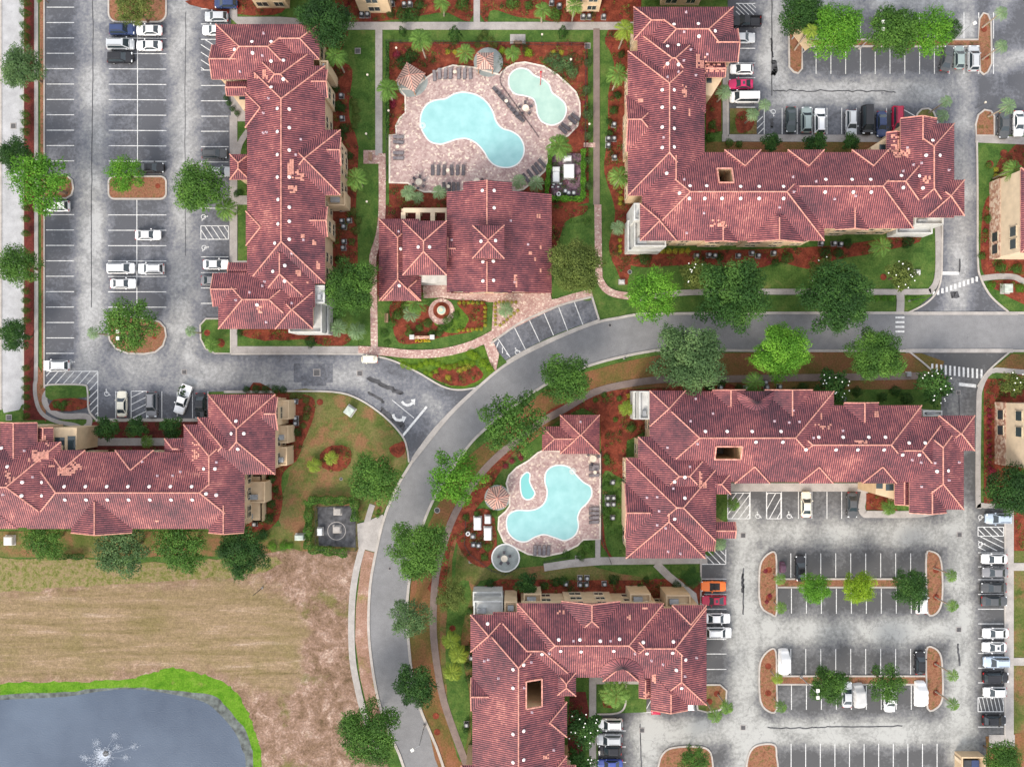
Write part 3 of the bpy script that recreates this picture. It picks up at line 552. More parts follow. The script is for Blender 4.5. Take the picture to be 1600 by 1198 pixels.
line(1471, 427, 1498, 427, .6); line(1498, 600, 1525, 603, .6)
for k in range(4): line(1399, 496+7.3*k, 1413, 496+7.3*k, .35)
line(629, 681, 667, 635, .42); line(613, 625, 647, 653); 
def poly(mb, pts): 
    P = [W(x, y) for x, y in pts]; n = len(mb.v); mb.v += [(p.x, p.y, .036) for p in P]
    for t in tessellate_polygon([P]): mb.f.append(tuple(i+n for i in t))
for ox, oy, a in ((639, 628, 0), (624, 652, 22)):
    c, s_ = math.cos(R(a)), math.sin(R(a)); T = lambda x, y: (ox+x*c-y*s_, oy+x*s_+y*c)
    arc = [(-10+7*math.sin(t)*1.2, -2+6*(1-math.cos(t))*.9) for t in [0, .3, .6, .9]]
    ribbon(mk_, [T(*p) for p in [(-11, -1), (-8, 3), (-3, 5), (2, 4), (6, 1)]], .5, .0362); poly(mk_, [T(3, -4), (T(10, -5)), T(9, 5), T(5, 1)])
mk_.build('painted_markings', M['white_paint'])['kind'] = 'structure'
# wheelchair symbols: head, torso, wheel arc
wm = MB()
def wheelchair(x, y, a=0, s=1.0):
    c, s_ = math.cos(R(a)), math.sin(R(a)); T = lambda u, v: (x+(u*c-v*s_)*s, y+(u*s_+v*c)*s)
    ribbon(wm, [T(math.cos(t)*3.4, 1+math.sin(t)*3.4) for t in [R(q) for q in range(-20, 251, 18)]], .13, .04)
    ribbon(wm, [T(-.6, -4), T(-.3, 0), T(3, 0), T(4.6, 3.4), T(6, 3)], .16, .041); ribbon(wm, [T(-.5, -2), T(2.2, -2)], .12, .042)
    n = len(wm.v); P = [W(*T(-.8+math.cos(t)*1.1, -5.4+math.sin(t)*1.1)) for t in [R(q) for q in range(0, 360, 45)]]; wm.v += [(p.x, p.y, .043) for p in P]; wm.f.append(tuple(range(n+7, n-1, -1)))
for a in ((319, 339, 90), (320, 387, 90), (111, 566, 90), (167, 614, 0), (1208, 176, 180), (1184, 805, 0), (1233, 805, 0), (1533, 808, 90), (1533, 850, 90), (808, 549, -20), (991, 1108, 0)): wheelchair(*a)
wm.build('wheelchair_symbols', M['white_paint'])['kind'] = 'structure'
# patches, seams and stains in the asphalt
patch('asphalt_repair', [(459, 568), (520, 568), (520, 598), (510, 598), (510, 603), (471, 603), (471, 597), (459, 597)], .022, M['lot_asphalt'], grid=3, wear=lambda x, y: .22)
sm_ = MB()
def seam(pts, w_=.12, jit=1): 
    P = smooth(pts, False, 10); P = [(x+random.gauss(0, .25*jit), y+random.gauss(0, .25*jit)) for x, y in P]; ribbon(sm_, P, w_, .0335)
seam([(145, -20), (145, 120), (143, 300), (143, 480)], .14); seam([(290, 20), (289, 200), (290, 400)], .1); seam([(1206, -20), (1206, 60), (1206, 150)], .2); seam([(1498, 610), (1499, 660)], .2); seam([(1207, 141), (1260, 142), (1340, 142), (1400, 144)], .2, 3)
seam([(1161, 888), (1162, 920), (1161, 960)], .25, 3); seam([(1496, 1005), (1500, 1040)], .35, 2); seam([(1000, 1130), (1002, 1200)], .2); seam([(1200, 1136), (1260, 1137), (1300, 1135), (1410, 1133)], .2, 3); seam([(575, 590), (600, 602), (628, 615)], .8, 3); seam([(575, 612), (600, 628)], .5, 3); seam([(1500, 405), (1499, 425)], .3); seam([(1160, 895), (1160, 925)], .4, 2)
seam([(1209, 95), (1211, 110), (1207, 117)], .9, 2); seam([(595, 640), (615, 655), (632, 668)], 1.0, 3); seam([(1485, 462), (1498, 460)], 1.2, 2); seam([(1206, 200), (1206, 185)], .5, 3); seam([(1205, 60), (1207, 90)], .3, 2)
sm_.build('asphalt_seams', M['dark_stain'])['kind'] = 'structure'
# ---- pool courts
deck1 = [(600+x/4, y/4) for x, y in [(35, 845), (78, 843), (75, 790), (100, 740), (135, 708), (133, 600), (100, 560), (160, 560), (230, 520), (265, 490), (340, 440), (430, 412), (560, 425), (720, 470), (735, 455), (770, 425), (820, 400), (880, 392), (1000, 418), (1080, 468), (1150, 530), (1200, 580), (1222, 640), (1225, 720), (1208, 790), (1150, 850), (1040, 895), (1030, 980), (1005, 1070), (930, 1140), (870, 1185), (800, 1200), (250, 1200), (180, 1170), (150, 1145), (35, 1145)]]
patch('pool_deck', deck1, Z(.11), M['deck_pavers'], skirt=.1); strip('deck_edge', deck1, 2.5, .162, M['deck_rim'], .1, True)
patch('pool_deck', circ(763, 98, 23), Z(.12), M['pad_concrete'], skirt=.1)
patch('pool_deck', smooth([(600+x/4, y/4) for x, y in [(90, 480), (85, 540), (110, 590), (160, 610), (230, 590), (270, 540), (270, 490), (230, 460), (150, 440)]], True, 3), Z(.12), M['pad_concrete'], skirt=.1)
Q = lambda L: [(600+x/4, 600+y/4) for x, y in L]
deck2 = Q([(1000, 410), (1100, 420), (1350, 435), (1350, 968), (1245, 970), (1210, 1005), (1120, 1050), (1000, 1075), (900, 1060), (820, 1020), (750, 985), (714, 905), (718, 830), (760, 795), (785, 760), (785, 700), (765, 620), (780, 570), (830, 520), (900, 480), (960, 430)])
patch('pool_deck', deck2, Z(.11), M['deck_pavers'], skirt=.1); strip('deck_edge', deck2, 2.5, .162, M['deck_rim'], .1, True)
patch('pool_deck', circ(777, 777, 20), Z(.12), M['pad_concrete'], skirt=.1); patch('pool_deck', circ(790, 871, 21.5), Z(.12), M['pad_concrete'], skirt=.1); strip('deck_edge', circ(790, 871, 21.5), 2, .17, M['pool_coping'], .1, True)
pools = [('swimming_pool', 'large turquoise swimming pool curving across the upper paved deck', [(600+x/4, y/4) for x, y in [(500, 580), (580, 597), (640, 640), (680, 700), (700, 760), (740, 805), (800, 825), (850, 862), (875, 920), (868, 980), (830, 1030), (770, 1050), (700, 1038), (655, 1000), (625, 950), (580, 900), (520, 870), (460, 872), (400, 892), (350, 903), (290, 888), (250, 840), (228, 780), (235, 710), (270, 655), (320, 630), (385, 620), (440, 590)]], 'pool_water'),
 ('wading_pool', 'pale green shallow wading pool behind the inner fence', [(600+x/4, y/4) for x, y in [(850, 430), (900, 440), (940, 475), (990, 497), (1030, 530), (1050, 580), (1090, 612), (1130, 650), (1138, 705), (1110, 760), (1050, 785), (990, 765), (960, 720), (950, 660), (930, 620), (880, 602), (820, 590), (785, 550), (780, 490), (805, 450)]], 'kids_water'),
 ('swimming_pool', 'turquoise branching swimming pool on the lower deck beside the pool house', Q([(1110, 505), (1160, 520), (1200, 565), (1245, 610), (1290, 640), (1298, 690), (1270, 740), (1230, 780), (1210, 830), (1215, 890), (1190, 945), (1130, 975), (1070, 958), (1000, 938), (940, 955), (890, 982), (830, 975), (780, 930), (765, 870), (778, 815), (830, 787), (900, 788), (960, 775), (1005, 735), (1020, 670), (1005, 605), (1015, 545), (1055, 512)]), 'pool_water'),
 ('hot_tub', 'small bean shaped green hot tub between gazebo and lower pool', Q([(890, 550), (912, 562), (910, 605), (925, 642), (943, 680), (925, 712), (890, 720), (862, 695), (852, 640), (856, 585)]), 'spa_water')]
for nm, lab, pts, mt in pools:
    P = smooth(pts, True, 4); c = W(sum(p[0] for p in P)/len(P), sum(p[1] for p in P)/len(P)); root = thing(nm, c, lab, nm.replace('_', ' '))
    wv = patch('water_surface', P, Z(.125), M[mt], None, parent=root); wv.matrix_parent_inverse = Matrix.Translation(-c)
    mb = MB(); ribbon(mb, P, .24, .20, .08, True); o = mb.build('coping', M['pool_coping'], root); o.matrix_parent_inverse = Matrix.Translation(-c)
    if nm == 'swimming_pool':
        mb = MB(); x, y = ((660, 197) if c.y > 0 else (895, 736))
        for r in (1, .75, .5): ribbon(mb, circ(x, y, 5*r, 16), .07, .19+.01*r, .02, True)
        o = mb.build('entry_steps', M['pool_coping'], root); o.matrix_parent_inverse = Matrix.Translation(-c)
# ================================================================ BUILDINGS
PIT = .42
def roof_piece(p, ze, idx):
    """p = (x0,y0,x1,y1[,opts]) photo px of the eaves (seen at eave height). Returns world description"""
    o = p[4] if len(p) > 4 else {}
    z = o.get('z', ze) + idx*.005
    a = W(p[0], p[3], z); b = W(p[2], p[1], z)
    d = dict(x0=a.x, y0=a.y, x1=b.x, y1=b.y, z=z, g=o.get('g', ''), pit=o.get('p', PIT), wall=o.get('wall', True), win=o.get('win', True))
    if 'c' in o:
        c0 = W(o['c'][0], o['c'][3], z); c1 = W(o['c'][2], o['c'][1], z); d['clip'] = (max(c0.x, a.x), max(c0.y, a.y), min(c1.x, b.x), min(c1.y, b.y))
    wx, wy = d['x1']-d['x0'], d['y1']-d['y0']
    d['ax'] = 'x' if (any(k in d['g'] for k in 'EW') or (not any(k in d['g'] for k in 'NS') and wx >= wy)) else 'y'
    d['h'] = (wy if d['ax'] == 'x' else wx)/2
    if not d['g']: d['h'] = min(wx, wy)/2
    d['zr'] = z + d['h']*d['pit']
    return d
def piece_geo(d):
    x0, y0, x1, y1, z, zr, h, g = (d[k] for k in ('x0', 'y0', 'x1', 'y1', 'z', 'zr', 'h', 'g'))
    A, B, Cc, D = Vector((x0, y0, z)), Vector((x1, y0, z)), Vector((x1, y1, z)), Vector((x0, y1, z))
    if d['ax'] == 'x':
        ym = (y0+y1)/2; w0 = x0 if 'W' in g else x0+h; e0 = x1 if 'E' in g else x1-h
        P, Q_ = Vector((w0, ym, zr)), Vector((e0, ym, zr))
        faces = [(A, B, Q_, P), (Cc, D, P, Q_)]
        if 'W' not in g: faces.append((D, A, P))
        if 'E' not in g: faces.append((B, Cc, Q_))
        caps = [(P, Q_)] + ([(A, P), (D, P)] if 'W' not in g else []) + ([(B, Q_), (Cc, Q_)] if 'E' not in g else [])
        rakes = ([(A, P, D)] if 'W' in g else []) + ([(Cc, Q_, B)] if 'E' in g else [])
    else:
        xm = (x0+x1)/2; s0 = y0 if 'S' in g else y0+h; n0 = y1 if 'N' in g else y1-h
        P, Q_ = Vector((xm, s0, zr)), Vector((xm, n0, zr))
        faces = [(D, A, P, Q_), (B, Cc, Q_, P)]
        if 'S' not in g: faces.append((A, B, P))
        if 'N' not in g: faces.append((Cc, D, Q_))
        caps = [(P, Q_)] + ([(A, P), (B, P)] if 'S' not in g else []) + ([(D, Q_), (Cc, Q_)] if 'N' not in g else [])
        rakes = ([(B, P, A)] if 'S' in g else []) + ([(D, Q_, Cc)] if 'N' in g else [])
    return faces, caps, rakes
def hz(ds, x, y):
    m = -1
    for d in ds:
        c = d.get('clip', (d['x0'], d['y0'], d['x1'], d['y1']))
        if not (c[0] <= x <= c[2] and c[1] <= y <= c[3]): continue
        e = []
        if d['ax'] == 'x':
            e += [y-d['y0'], d['y1']-y]
            if 'W' not in d['g']: e.append(x-d['x0'])
            if 'E' not in d['g']: e.append(d['x1']-x)
        else:
            e += [x-d['x0'], d['x1']-x]
            if 'S' not in d['g']: e.append(y-d['y0'])
            if 'N' not in d['g']: e.append(d['y1']-y)
        m = max(m, d['z']+d['pit']*min(min(e), d['h']))
    return m
def inside(ds, x, y, ex=None, m=.6):
    for d in ds:
        if d is ex or not d['wall']: continue
        c = d.get('clip', (d['x0'], d['y0'], d['x1'], d['y1']))
        if c[0]+m < x < c[2]-m and c[1]+m < y < c[3]-m: return True
    return False
def clipbm(bm, c):
    for co, no in (((c[0], 0, 0), (-1, 0, 0)), ((c[2], 0, 0), (1, 0, 0)), ((0, c[1], 0), (0, -1, 0)), ((0, c[3], 0), (0, 1, 0))):
        bmesh.ops.bisect_plane(bm, geom=bm.verts[:]+bm.edges[:]+bm.faces[:], plane_co=co, plane_no=no, clear_outer=True)
def roof_at(ds, px, py):
    """world point on the roof that the photo shows at px,py"""
    z = 10
    for _ in range(4):
        q = W(px, py, z); zz = hz(ds, q.x, q.y)
        if zz < 0: return None
        z = zz
    q = W(px, py, z); e = .3
    gx = (hz(ds, q.x+e, q.y)-hz(ds, q.x-e, q.y))/(2*e); gy = (hz(ds, q.x, q.y+e)-hz(ds, q.x, q.y-e))/(2*e)
    if abs(gx) > .6 or abs(gy) > .6: gx = gy = 0
    return Vector((q.x, q.y, hz(ds, q.x, q.y))), Vector((-gx, -gy, 1)).normalized()
def building(name, label, cat, ze, pieces, vents=(), small=(), fixed=(), holes=(), floors=3, wallmat='stucco', wins=True, cones=(), facing=None, inset=.75):
    ds = [roof_piece(p, ze, i) for i, p in enumerate(pieces)]
    cx = sum((d['x0']+d['x1'])/2 for d in ds)/len(ds); cy = sum((d['y0']+d['y1'])/2 for d in ds)/len(ds)
    o0 = Vector((cx, cy, 0)); root = thing(name, o0, label, cat); inv = Matrix.Translation(-o0)
    def add(o): o.matrix_parent_inverse = inv; return o
    HB = []
    for hx0, hy0, hx1, hy1 in holes:
        a = W(hx0, hy1, ze+2); b = W(hx1, hy0, ze+2); HB.append((a.x, a.y, b.x, b.y))
    bm = bmesh.new(); uvl = bm.loops.layers.uv.new('UVMap'); caps = MB(); wall = MB(); fas = MB()
    for i, d in enumerate(ds):
        t = bmesh.new(); tu = t.loops.layers.uv.new('UVMap'); faces, cp, rk = piece_geo(d)
        zlo = d['z']-.22
        for f in faces:
            vs = [t.verts.new(v) for v in f]; fc = t.faces.new(vs); nrm = (f[1]-f[0]).cross(f[2]-f[1]).normalized(); u = Vector((-nrm.y, nrm.x, 0)).normalized(); v = nrm.cross(u)
            for lp in fc.loops: lp[tu].uv = (lp.vert.co.dot(u)+100, lp.vert.co.dot(v)+100)
        if 'clip' in d: clipbm(t, d['clip'])
        for hb in HB:
            for co, no in (((hb[0], 0, 0), (1, 0, 0)), ((hb[2], 0, 0), (1, 0, 0)), ((0, hb[1], 0), (0, 1, 0)), ((0, hb[3], 0), (0, 1, 0))):
                bmesh.ops.bisect_plane(t, geom=t.verts[:]+t.edges[:]+t.faces[:], plane_co=co, plane_no=no)
            kill = [f for f in t.faces if hb[0] < f.calc_center_median().x < hb[2] and hb[1] < f.calc_center_median().y < hb[3]]
            bmesh.ops.delete(t, geom=kill, context='FACES')
        tm = bpy.data.meshes.new('t'); t.to_mesh(tm); t.free(); bm.from_mesh(tm); bpy.data.meshes.remove(tm)
        c = d.get('clip', (d['x0'], d['y0'], d['x1'], d['y1']))
        for a, b in cp:
            if 'clip' in d:   # keep only the part of the cap inside the clip box
                pts = [a.lerp(b, k/40) for k in range(41)]; pts = [q for q in pts if c[0]-.01 <= q.x <= c[2]+.01 and c[1]-.01 <= q.y <= c[3]+.01]
                if len(pts) < 2: continue
                a, b = pts[0], pts[-1]
            segs = [(a, b)]
            for hb in HB:
                ns = []
                for s0, s1 in segs:
                    run = []; 
                    for k in range(61):
                        q = s0.lerp(s1, k/60)
                        if hb[0] <= q.x <= hb[2] and hb[1] <= q.y <= hb[3]:
                            if len(run) > 1: ns.append((run[0], run[-1]))
                            run = []
                        else: run.append(q)
                    if len(run) > 1: ns.append((run[0], run[-1]))
                segs = ns
            up = Vector((0, 0, .03))
            for s0, s1 in segs:          # keep a cap only where it really is a crest of the whole roof
                K = max(6, int((s1-s0).length/.35)); run = []; sd = (s1-s0); sd.z = 0; sd = Vector((-sd.y, sd.x, 0)).normalized()*.6
                for k in range(K+1):
                    q = s0.lerp(s1, k/K); ok = True
                    if 1 < k < K-1:
                        hq = max(hz(ds, q.x, q.y), q.z-.01); ok = hq-q.z < .06 and hq-.5*(max(hz(ds, q.x+sd.x, q.y+sd.y), d['z'])+max(hz(ds, q.x-sd.x, q.y-sd.y), d['z'])) > .055
                    if ok: run.append(q)
                    else:
                        if len(run) > 3: caps.tube(run[0]+up, run[-1]+up, .115, n=6)
                        run = []
                if len(run) > 3: caps.tube(run[0]+up, run[-1]+up, .115, n=6)
        for a, p_, b in rk:
            if 'clip' not in d:
                caps.tube(a, p_, .10, n=5); caps.tube(p_, b, .10, n=5)
                e = Vector((cx-0, 0, 0)); g = .45 if d['wall'] else .2
                inw = {'W': Vector((g, 0, 0)), 'E': Vector((-g, 0, 0)), 'S': Vector((0, g, 0)), 'N': Vector((0, -g, 0))}
                mid = (a+b)/2; k = 'W' if abs(mid.x-d['x0']) < .01 and d['ax'] == 'x' else 'E' if d['ax'] == 'x' else 'S' if abs(mid.y-d['y0']) < .01 else 'N'
                wall.add([a+inw[k]-Vector((0, 0, .02)), b+inw[k]-Vector((0, 0, .02)), p_+inw[k]-Vector((0, 0, .12))], [(0, 1, 2)])
        # eaves: fascia ring and soffit
        m = .01+.001*(i % 7); X0, Y0, X1, Y1 = c[0]+m, c[1]+m, c[2]-m, c[3]-m; zt = d['z']-.015
        if 'clip' in d: pass
        fas.add([(X0, Y0, zlo), (X1, Y0, zlo), (X1, Y1, zlo), (X0, Y1, zlo), (X0, Y0, zt), (X1, Y0, zt), (X1, Y1, zt), (X0, Y1, zt)], [(0, 1, 5, 4), (1, 2, 6, 5), (2, 3, 7, 6), (3, 0, 4, 7)])
        if d['wall']:
            k = inset+.004*(i % 9); wall.add([(c[0]+k, c[1]+k, -.02), (c[2]-k, c[1]+k, -.02), (c[2]-k, c[3]-k, -.02), (c[0]+k, c[3]-k, -.02)]+[(x, y, max(d['z']-.05, .1)) for x, y in ((c[0]+k, c[1]+k), (c[2]-k, c[1]+k), (c[2]-k, c[3]-k), (c[0]+k, c[3]-k))],
                     [(0, 1, 5, 4), (1, 2, 6, 5), (2, 3, 7, 6), (3, 0, 4, 7)])
            if 'clip' in d and d['ax'] == 'y':   # gable walls of a trimmed roof
                for yy in ([c[1]+.45] if 'S' in d['g'] else [])+([c[3]-.45] if 'N' in d['g'] else []):
                    nn_ = 24; xs = [c[0]+.12+(c[2]-c[0]-.24)*q/nn_ for q in range(nn_+1)]
                    wall.add([(x, yy, d['z']-.3) for x in xs]+[(x, yy, hz([d], x, (c[1]+c[3])/2)-.06) for x in xs], [(q, q+1, nn_+2+q, nn_+1+q) for q in range(nn_)])
            if 'clip' in d:   # close the tall sides up to the cut roof edge
                for (xa, ya, xb, yb) in ((c[0], c[1], c[0], c[3]), (c[2], c[1], c[2], c[3])):
                    za = hz([d], xa, (ya+yb)/2)
                    if za > d['z']+.3:
                        s_ = .12 if xa == c[0] else -.12; wall.add([(xa+s_, ya, d['z']-.3), (xb+s_, yb, d['z']-.3), (xb+s_, yb, za-.05), (xa+s_, ya, za-.05)], [(0, 1, 2, 3)])
    me = bpy.data.meshes.new('roof'); bm.to_mesh(me); bm.free(); me.materials.append(M['roof_tiles'])
    rf = bpy.data.objects.new('roof', me); C.objects.link(rf); rf.parent = root; add(rf)
    for cxp, cyp, rp, dirn in cones:     # half-cone fan roofs
        q = W(cxp, cyp, ze); mbb = []; fs = []; apex = Vector((q.x, q.y, ze+.12)); n = 16; r = rp/9.08
        rb = bmesh.new(); ul = rb.loops.layers.uv.new('UVMap'); ring = []
        sgn = 1 if dirn == 'S' else -1       # opens to the south / north edge
        for k in range(n+1):
            t = math.pi*k/n; x, y = q.x+r*math.cos(t), q.y+sgn*r*math.sin(t); ring.append(Vector((x, y, hz(ds, x, y)+.06 if hz(ds, x, y) > 0 else ze+.06)))
        top = Vector((q.x, q.y+sgn*r*.55, max(v.z for v in ring)+.25)); tv = rb.verts.new(top); rv = [rb.verts.new(v) for v in ring]
        for k in range(n):
            f = rb.faces.new((rv[k], rv[k+1], tv) if sgn > 0 else (rv[k+1], rv[k], tv))
            for lp, uvx in zip(f.loops, (0, .7, .35)): lp[ul].uv = (uvx+k*.72, 3 if lp.vert is tv else 0)
        o = bobj('fan_roof', rb, M['roof_tiles'], rf); o.matrix_parent_inverse = Matrix.Identity(4)
    for nm, mb_, mt in (('ridge_caps', caps, 'ridge_tiles'), ('fascia', fas, 'fascia')):
        o = mb_.build(nm, M[mt], rf)
    wl = wall.build('wall', M[wallmat], root); add(wl)
    # roof vents
    vm = None
    for lst, nm, s_, mt in ((vents, 'roof_vent', .25, 'vent_white'), (small, 'vent_pipe', .13, 'pipe_pink')):
        for vx, vy in lst[:95]:
            r_ = roof_at(ds, vx, vy)
            if not r_: continue
            p, nn = r_; mb = MB()
            if nm == 'roof_vent': mb.cyl(0, 0, -.05, .14, s_*.8, n=12); mb.cyl(0, 0, .141, .30, s_*1.2, s_*.45, n=12)
            else: mb.box(-s_-.06, -s_-.06, -.05, s_+.06, s_+.06, .05); mb.cyl(0, 0, 0, .34, .12, n=8)
            o = mb.build(nm, M[mt], rf); o.location = p; o.rotation_euler = nn.to_track_quat('Z', 'Y').to_euler()
    # re-laid paler tiles: clusters (x, y, w, h, density)
    for fx, fy, fw, fh, dn in fixed:
        mb = MB(); cell = 3.0; nx, ny = max(1, round(fw/cell)), max(1, round(fh/cell))
        for a in range(nx):
            for b in range(ny):
                u = (a+.5)/nx-.5; v = (b+.5)/ny-.5
                if random.random() > dn*(1.25-.9*(u*u+v*v)*2): continue
                px, py = fx+(a+.5)*fw/nx, fy+(b+.5)*fh/ny; r_ = roof_at(ds, px, py)
                if not r_: continue
                p, nn = r_; q = nn.to_track_quat('Z', 'Y').to_matrix(); s1, s2 = .165, .165
                vs = [p+nn*(.05+.006*random.random())+q@Vector(w_) for w_ in ((-s1, -s2, 0), (s1, -s2, 0), (s1, s2, 0), (-s1, s2, 0))]
                mb.add(vs, [(0, 1, 2, 3)])
        if mb.v: mb.build('relaid_tiles', M['new_tiles'], rf)
    # courtyards / light wells
    for hb in HB:
        fr = MB(); wt = .22; zt = lambda x, y: hz(ds, x, y)
        iw = MB(); x0, y0, x1, y1 = hb; cn = [(x0, y0), (x1, y0), (x1, y1), (x0, y1)]
        for k in range(4):
            a, b = cn[k], cn[(k+1) % 4]; iw.add([(a[0], a[1], 0), (b[0], b[1], 0), (b[0], b[1], zt(*b)+.02), (a[0], a[1], zt(*a)+.02)], [(0, 1, 2, 3)])
            fr.tube((a[0], a[1], zt(*a)+.08), (b[0], b[1], zt(*b)+.08), .17, n=4)
        o = iw.build('light_well', M[wallmat], root); add(o); o2 = fr.build('kerb', M['ridge_tiles'], o)
        fl = MB(); fl.add([(x0, y0, .2), (x1, y0, .2), (x1, y1, .2), (x0, y1, .2)], [(0, 1, 2, 3)]); fl.build('floor', M['concrete'], o)
    # windows on the sides the camera side shows
    if wins:
        cnt = 0
        for i, d, ps in [(i, d, 0) for i, d in enumerate(ds)]+[(i, d, 1) for i, d in enumerate(ds)]:
            if not d['wall'] or not d['win']: continue
            c = d.get('clip', (d['x0'], d['y0'], d['x1'], d['y1'])); k = inset+.004*(i % 9)
            sides = []
            if c[3] < 0 or facing == 'N': sides.append(('y', c[3]-k, 1, c[0]+k, c[2]-k))
            if c[1] > 0: sides.append(('y', c[1]+k, -1, c[0]+k, c[2]-k))
            if c[2] < 0: sides.append(('x', c[2]-k, 1, c[1]+k, c[3]-k))
            if c[0] > 0: sides.append(('x', c[0]+k, -1, c[1]+k, c[3]-k))
            if ps: sides = [q for q in (('y', c[3]-k, 1, c[0]+k, c[2]-k), ('y', c[1]+k, -1, c[0]+k, c[2]-k), ('x', c[2]-k, 1, c[1]+k, c[3]-k), ('x', c[0]+k, -1, c[1]+k, c[3]-k)) if q not in sides]
            for ax, co, sg, lo, hi in sides:
                L = hi-lo; n = int(L/2.9)
                for q in range(n):
                    t = lo+L*(q+.5)/n; px, py = ((t, co+sg*.5) if ax == 'y' else (co+sg*.5, t))
                    if inside(ds, px, py, d, .5) or inside(ds, px+(.8 if ax == 'y' else 0), py+(.8 if ax == 'x' else 0), d, .5) or inside(ds, px-(.8 if ax == 'y' else 0), py-(.8 if ax == 'x' else 0), d, .5): continue
                    for fl_ in range(floors):
                        if cnt >= 96: continue
                        zb = .9+fl_*2.9; 
                        if zb+1.5 > d['z']-.25: continue
                        cnt += 1; hw = .78 if (q+fl_*0) % 3 else 1.0
                        g = MB(); f = MB()
                        def bx(mb, a0, a1, z0, z1, d0, d1):
                            if ax == 'y': mb.box(t+a0, min(co+sg*d0, co+sg*d1), z0, t+a1, max(co+sg*d0, co+sg*d1), z1)
                            else: mb.box(min(co+sg*d0, co+sg*d1), t+a0, z0, max(co+sg*d0, co+sg*d1), t+a1, z1)
                        bx(g, -hw, hw, zb, zb+1.5, .01, .035)
                        for a0, a1, z0, z1 in ((-hw-.1, -hw, zb-.1, zb+1.6), (hw, hw+.1, zb-.1, zb+1.6), (-hw, hw, zb-.12, zb), (-hw, hw, zb+1.5, zb+1.6), (-.04, .04, zb, zb+1.5)): bx(f, a0, a1, z0, z1, .0, .10)
                        wo = g.build('window', M['window_glass'], root); add(wo); f.build('frame', M['window_frame'], wo)
    return root, ds, wl, add
G = lambda g, **k: dict(g=g, **k)
def row(x0, x1, y, n): return [(x0+(x1-x0)*i/(n-1), y) for i in range(n)]
BD = {}
BD['A'] = building('apartment_building', 'long red tiled apartment block standing between the left parking lot and the pool courtyard', 'building', 9, [
 (337, 38, 467, 124), (400, 38, 499, 93), (331, 70, 400, 124, G('W')), (389, 78, 490, 170), (354, 127, 440, 150, G('W', z=8)), (383, 145, 450, 200), (440, 109, 512, 153, G('E')),
 (386, 103, 508, 443), (480, 215, 533, 259, G('E')), (430, 203, 532, 305), (440, 323, 512, 370, G('E')), (394, 350, 492, 480), (384, 330, 450, 384), (357, 410, 440, 434, G('W', z=8.2)),
 (341, 426, 470, 514), (333, 427, 400, 479, G('W')), (430, 456, 489, 514, dict(z=9.25)), (359, 241, 390, 281, dict(z=6.5))],
 vents=[(394, 66), (424, 66), (367, 78), (395, 83), (424, 96), (443, 95), (443, 124), (424, 137), (434, 170), (452, 171), (434, 206), (452, 200), (452, 235), (434, 242), (434, 277), (452, 277), (435, 312), (452, 324), (435, 350), (452, 374-28), (430, 380), (452, 374), (445, 415), (427, 424), (445, 439), (402, 476), (383, 260)],
 small=[(412, 53), (410, 87), (375, 112), (417, 207), (470, 218), (462, 242), (474, 375), (456, 396), (410, 447), (390, 457), (369, 469), (456, 474), (414, 440), (416, 503), (412, 177), (420, 154), (412, 208)],
 fixed=[(397, 115, 7, 8, .9), (410, 109, 9, 15, .7), (449, 249, 10, 30, .75), (461, 265, 14, 18, .5), (450, 290, 14, 12, .6), (470, 366, 6, 6, .7), (488, 375, 6, 8, .8), (494, 408, 6, 13, 1), (462, 422, 8, 10, .7), (398, 478, 12, 14, .6), (448, 440, 40, 3, .1)])
BD['B'] = building('apartment_building', 'red tiled apartment block above the dry field, its patched roof facing four parked vehicles', 'building', 9, [
 (42, 706, 382, 826), (287, 663, 382, 826, {}), (325, 616, 430, 741), (390, 620, 434, 672, G('E')), (309, 652, 399, 741), (257, 685, 297, 716, dict(z=8.2)), (75, 703, 133, 790), (180, 703, 240, 790),
 (0, 660, 58, 760, G('N')), (-70, 690, 95, 824), (-70, 700, 28, 826), (111, 720, 206, 832, G('S')), (326, 760, 381, 832, G('S')), (58, 668, 83, 730, G('N', z=8))],
 vents=row(35, 66, 753, 2)+row(101, 300, 760, 7)+row(34, 66, 774, 2)+row(102, 301, 780, 7)+[(12, 729), (3, 700), (319, 732), (336, 732), (362, 677), (381, 677), (369, 658), (372, 701), (322, 771), (338, 773)],
 small=[(38, 704), (51, 745), (282, 737), (246, 743), (270, 743), (338, 722), (337, 773), (222, 721), (5, 772)],
 fixed=[(50, 703, 26, 14, .85), (44, 713, 20, 8, .5), (90, 730, 28, 13, .85), (110, 718, 18, 16, .5), (76, 726, 10, 4, 1), (5, 735, 18, 22, .35), (300, 690, 12, 30, .45), (243, 812, 5, 3, 1), (60, 680, 20, 20, .3)])
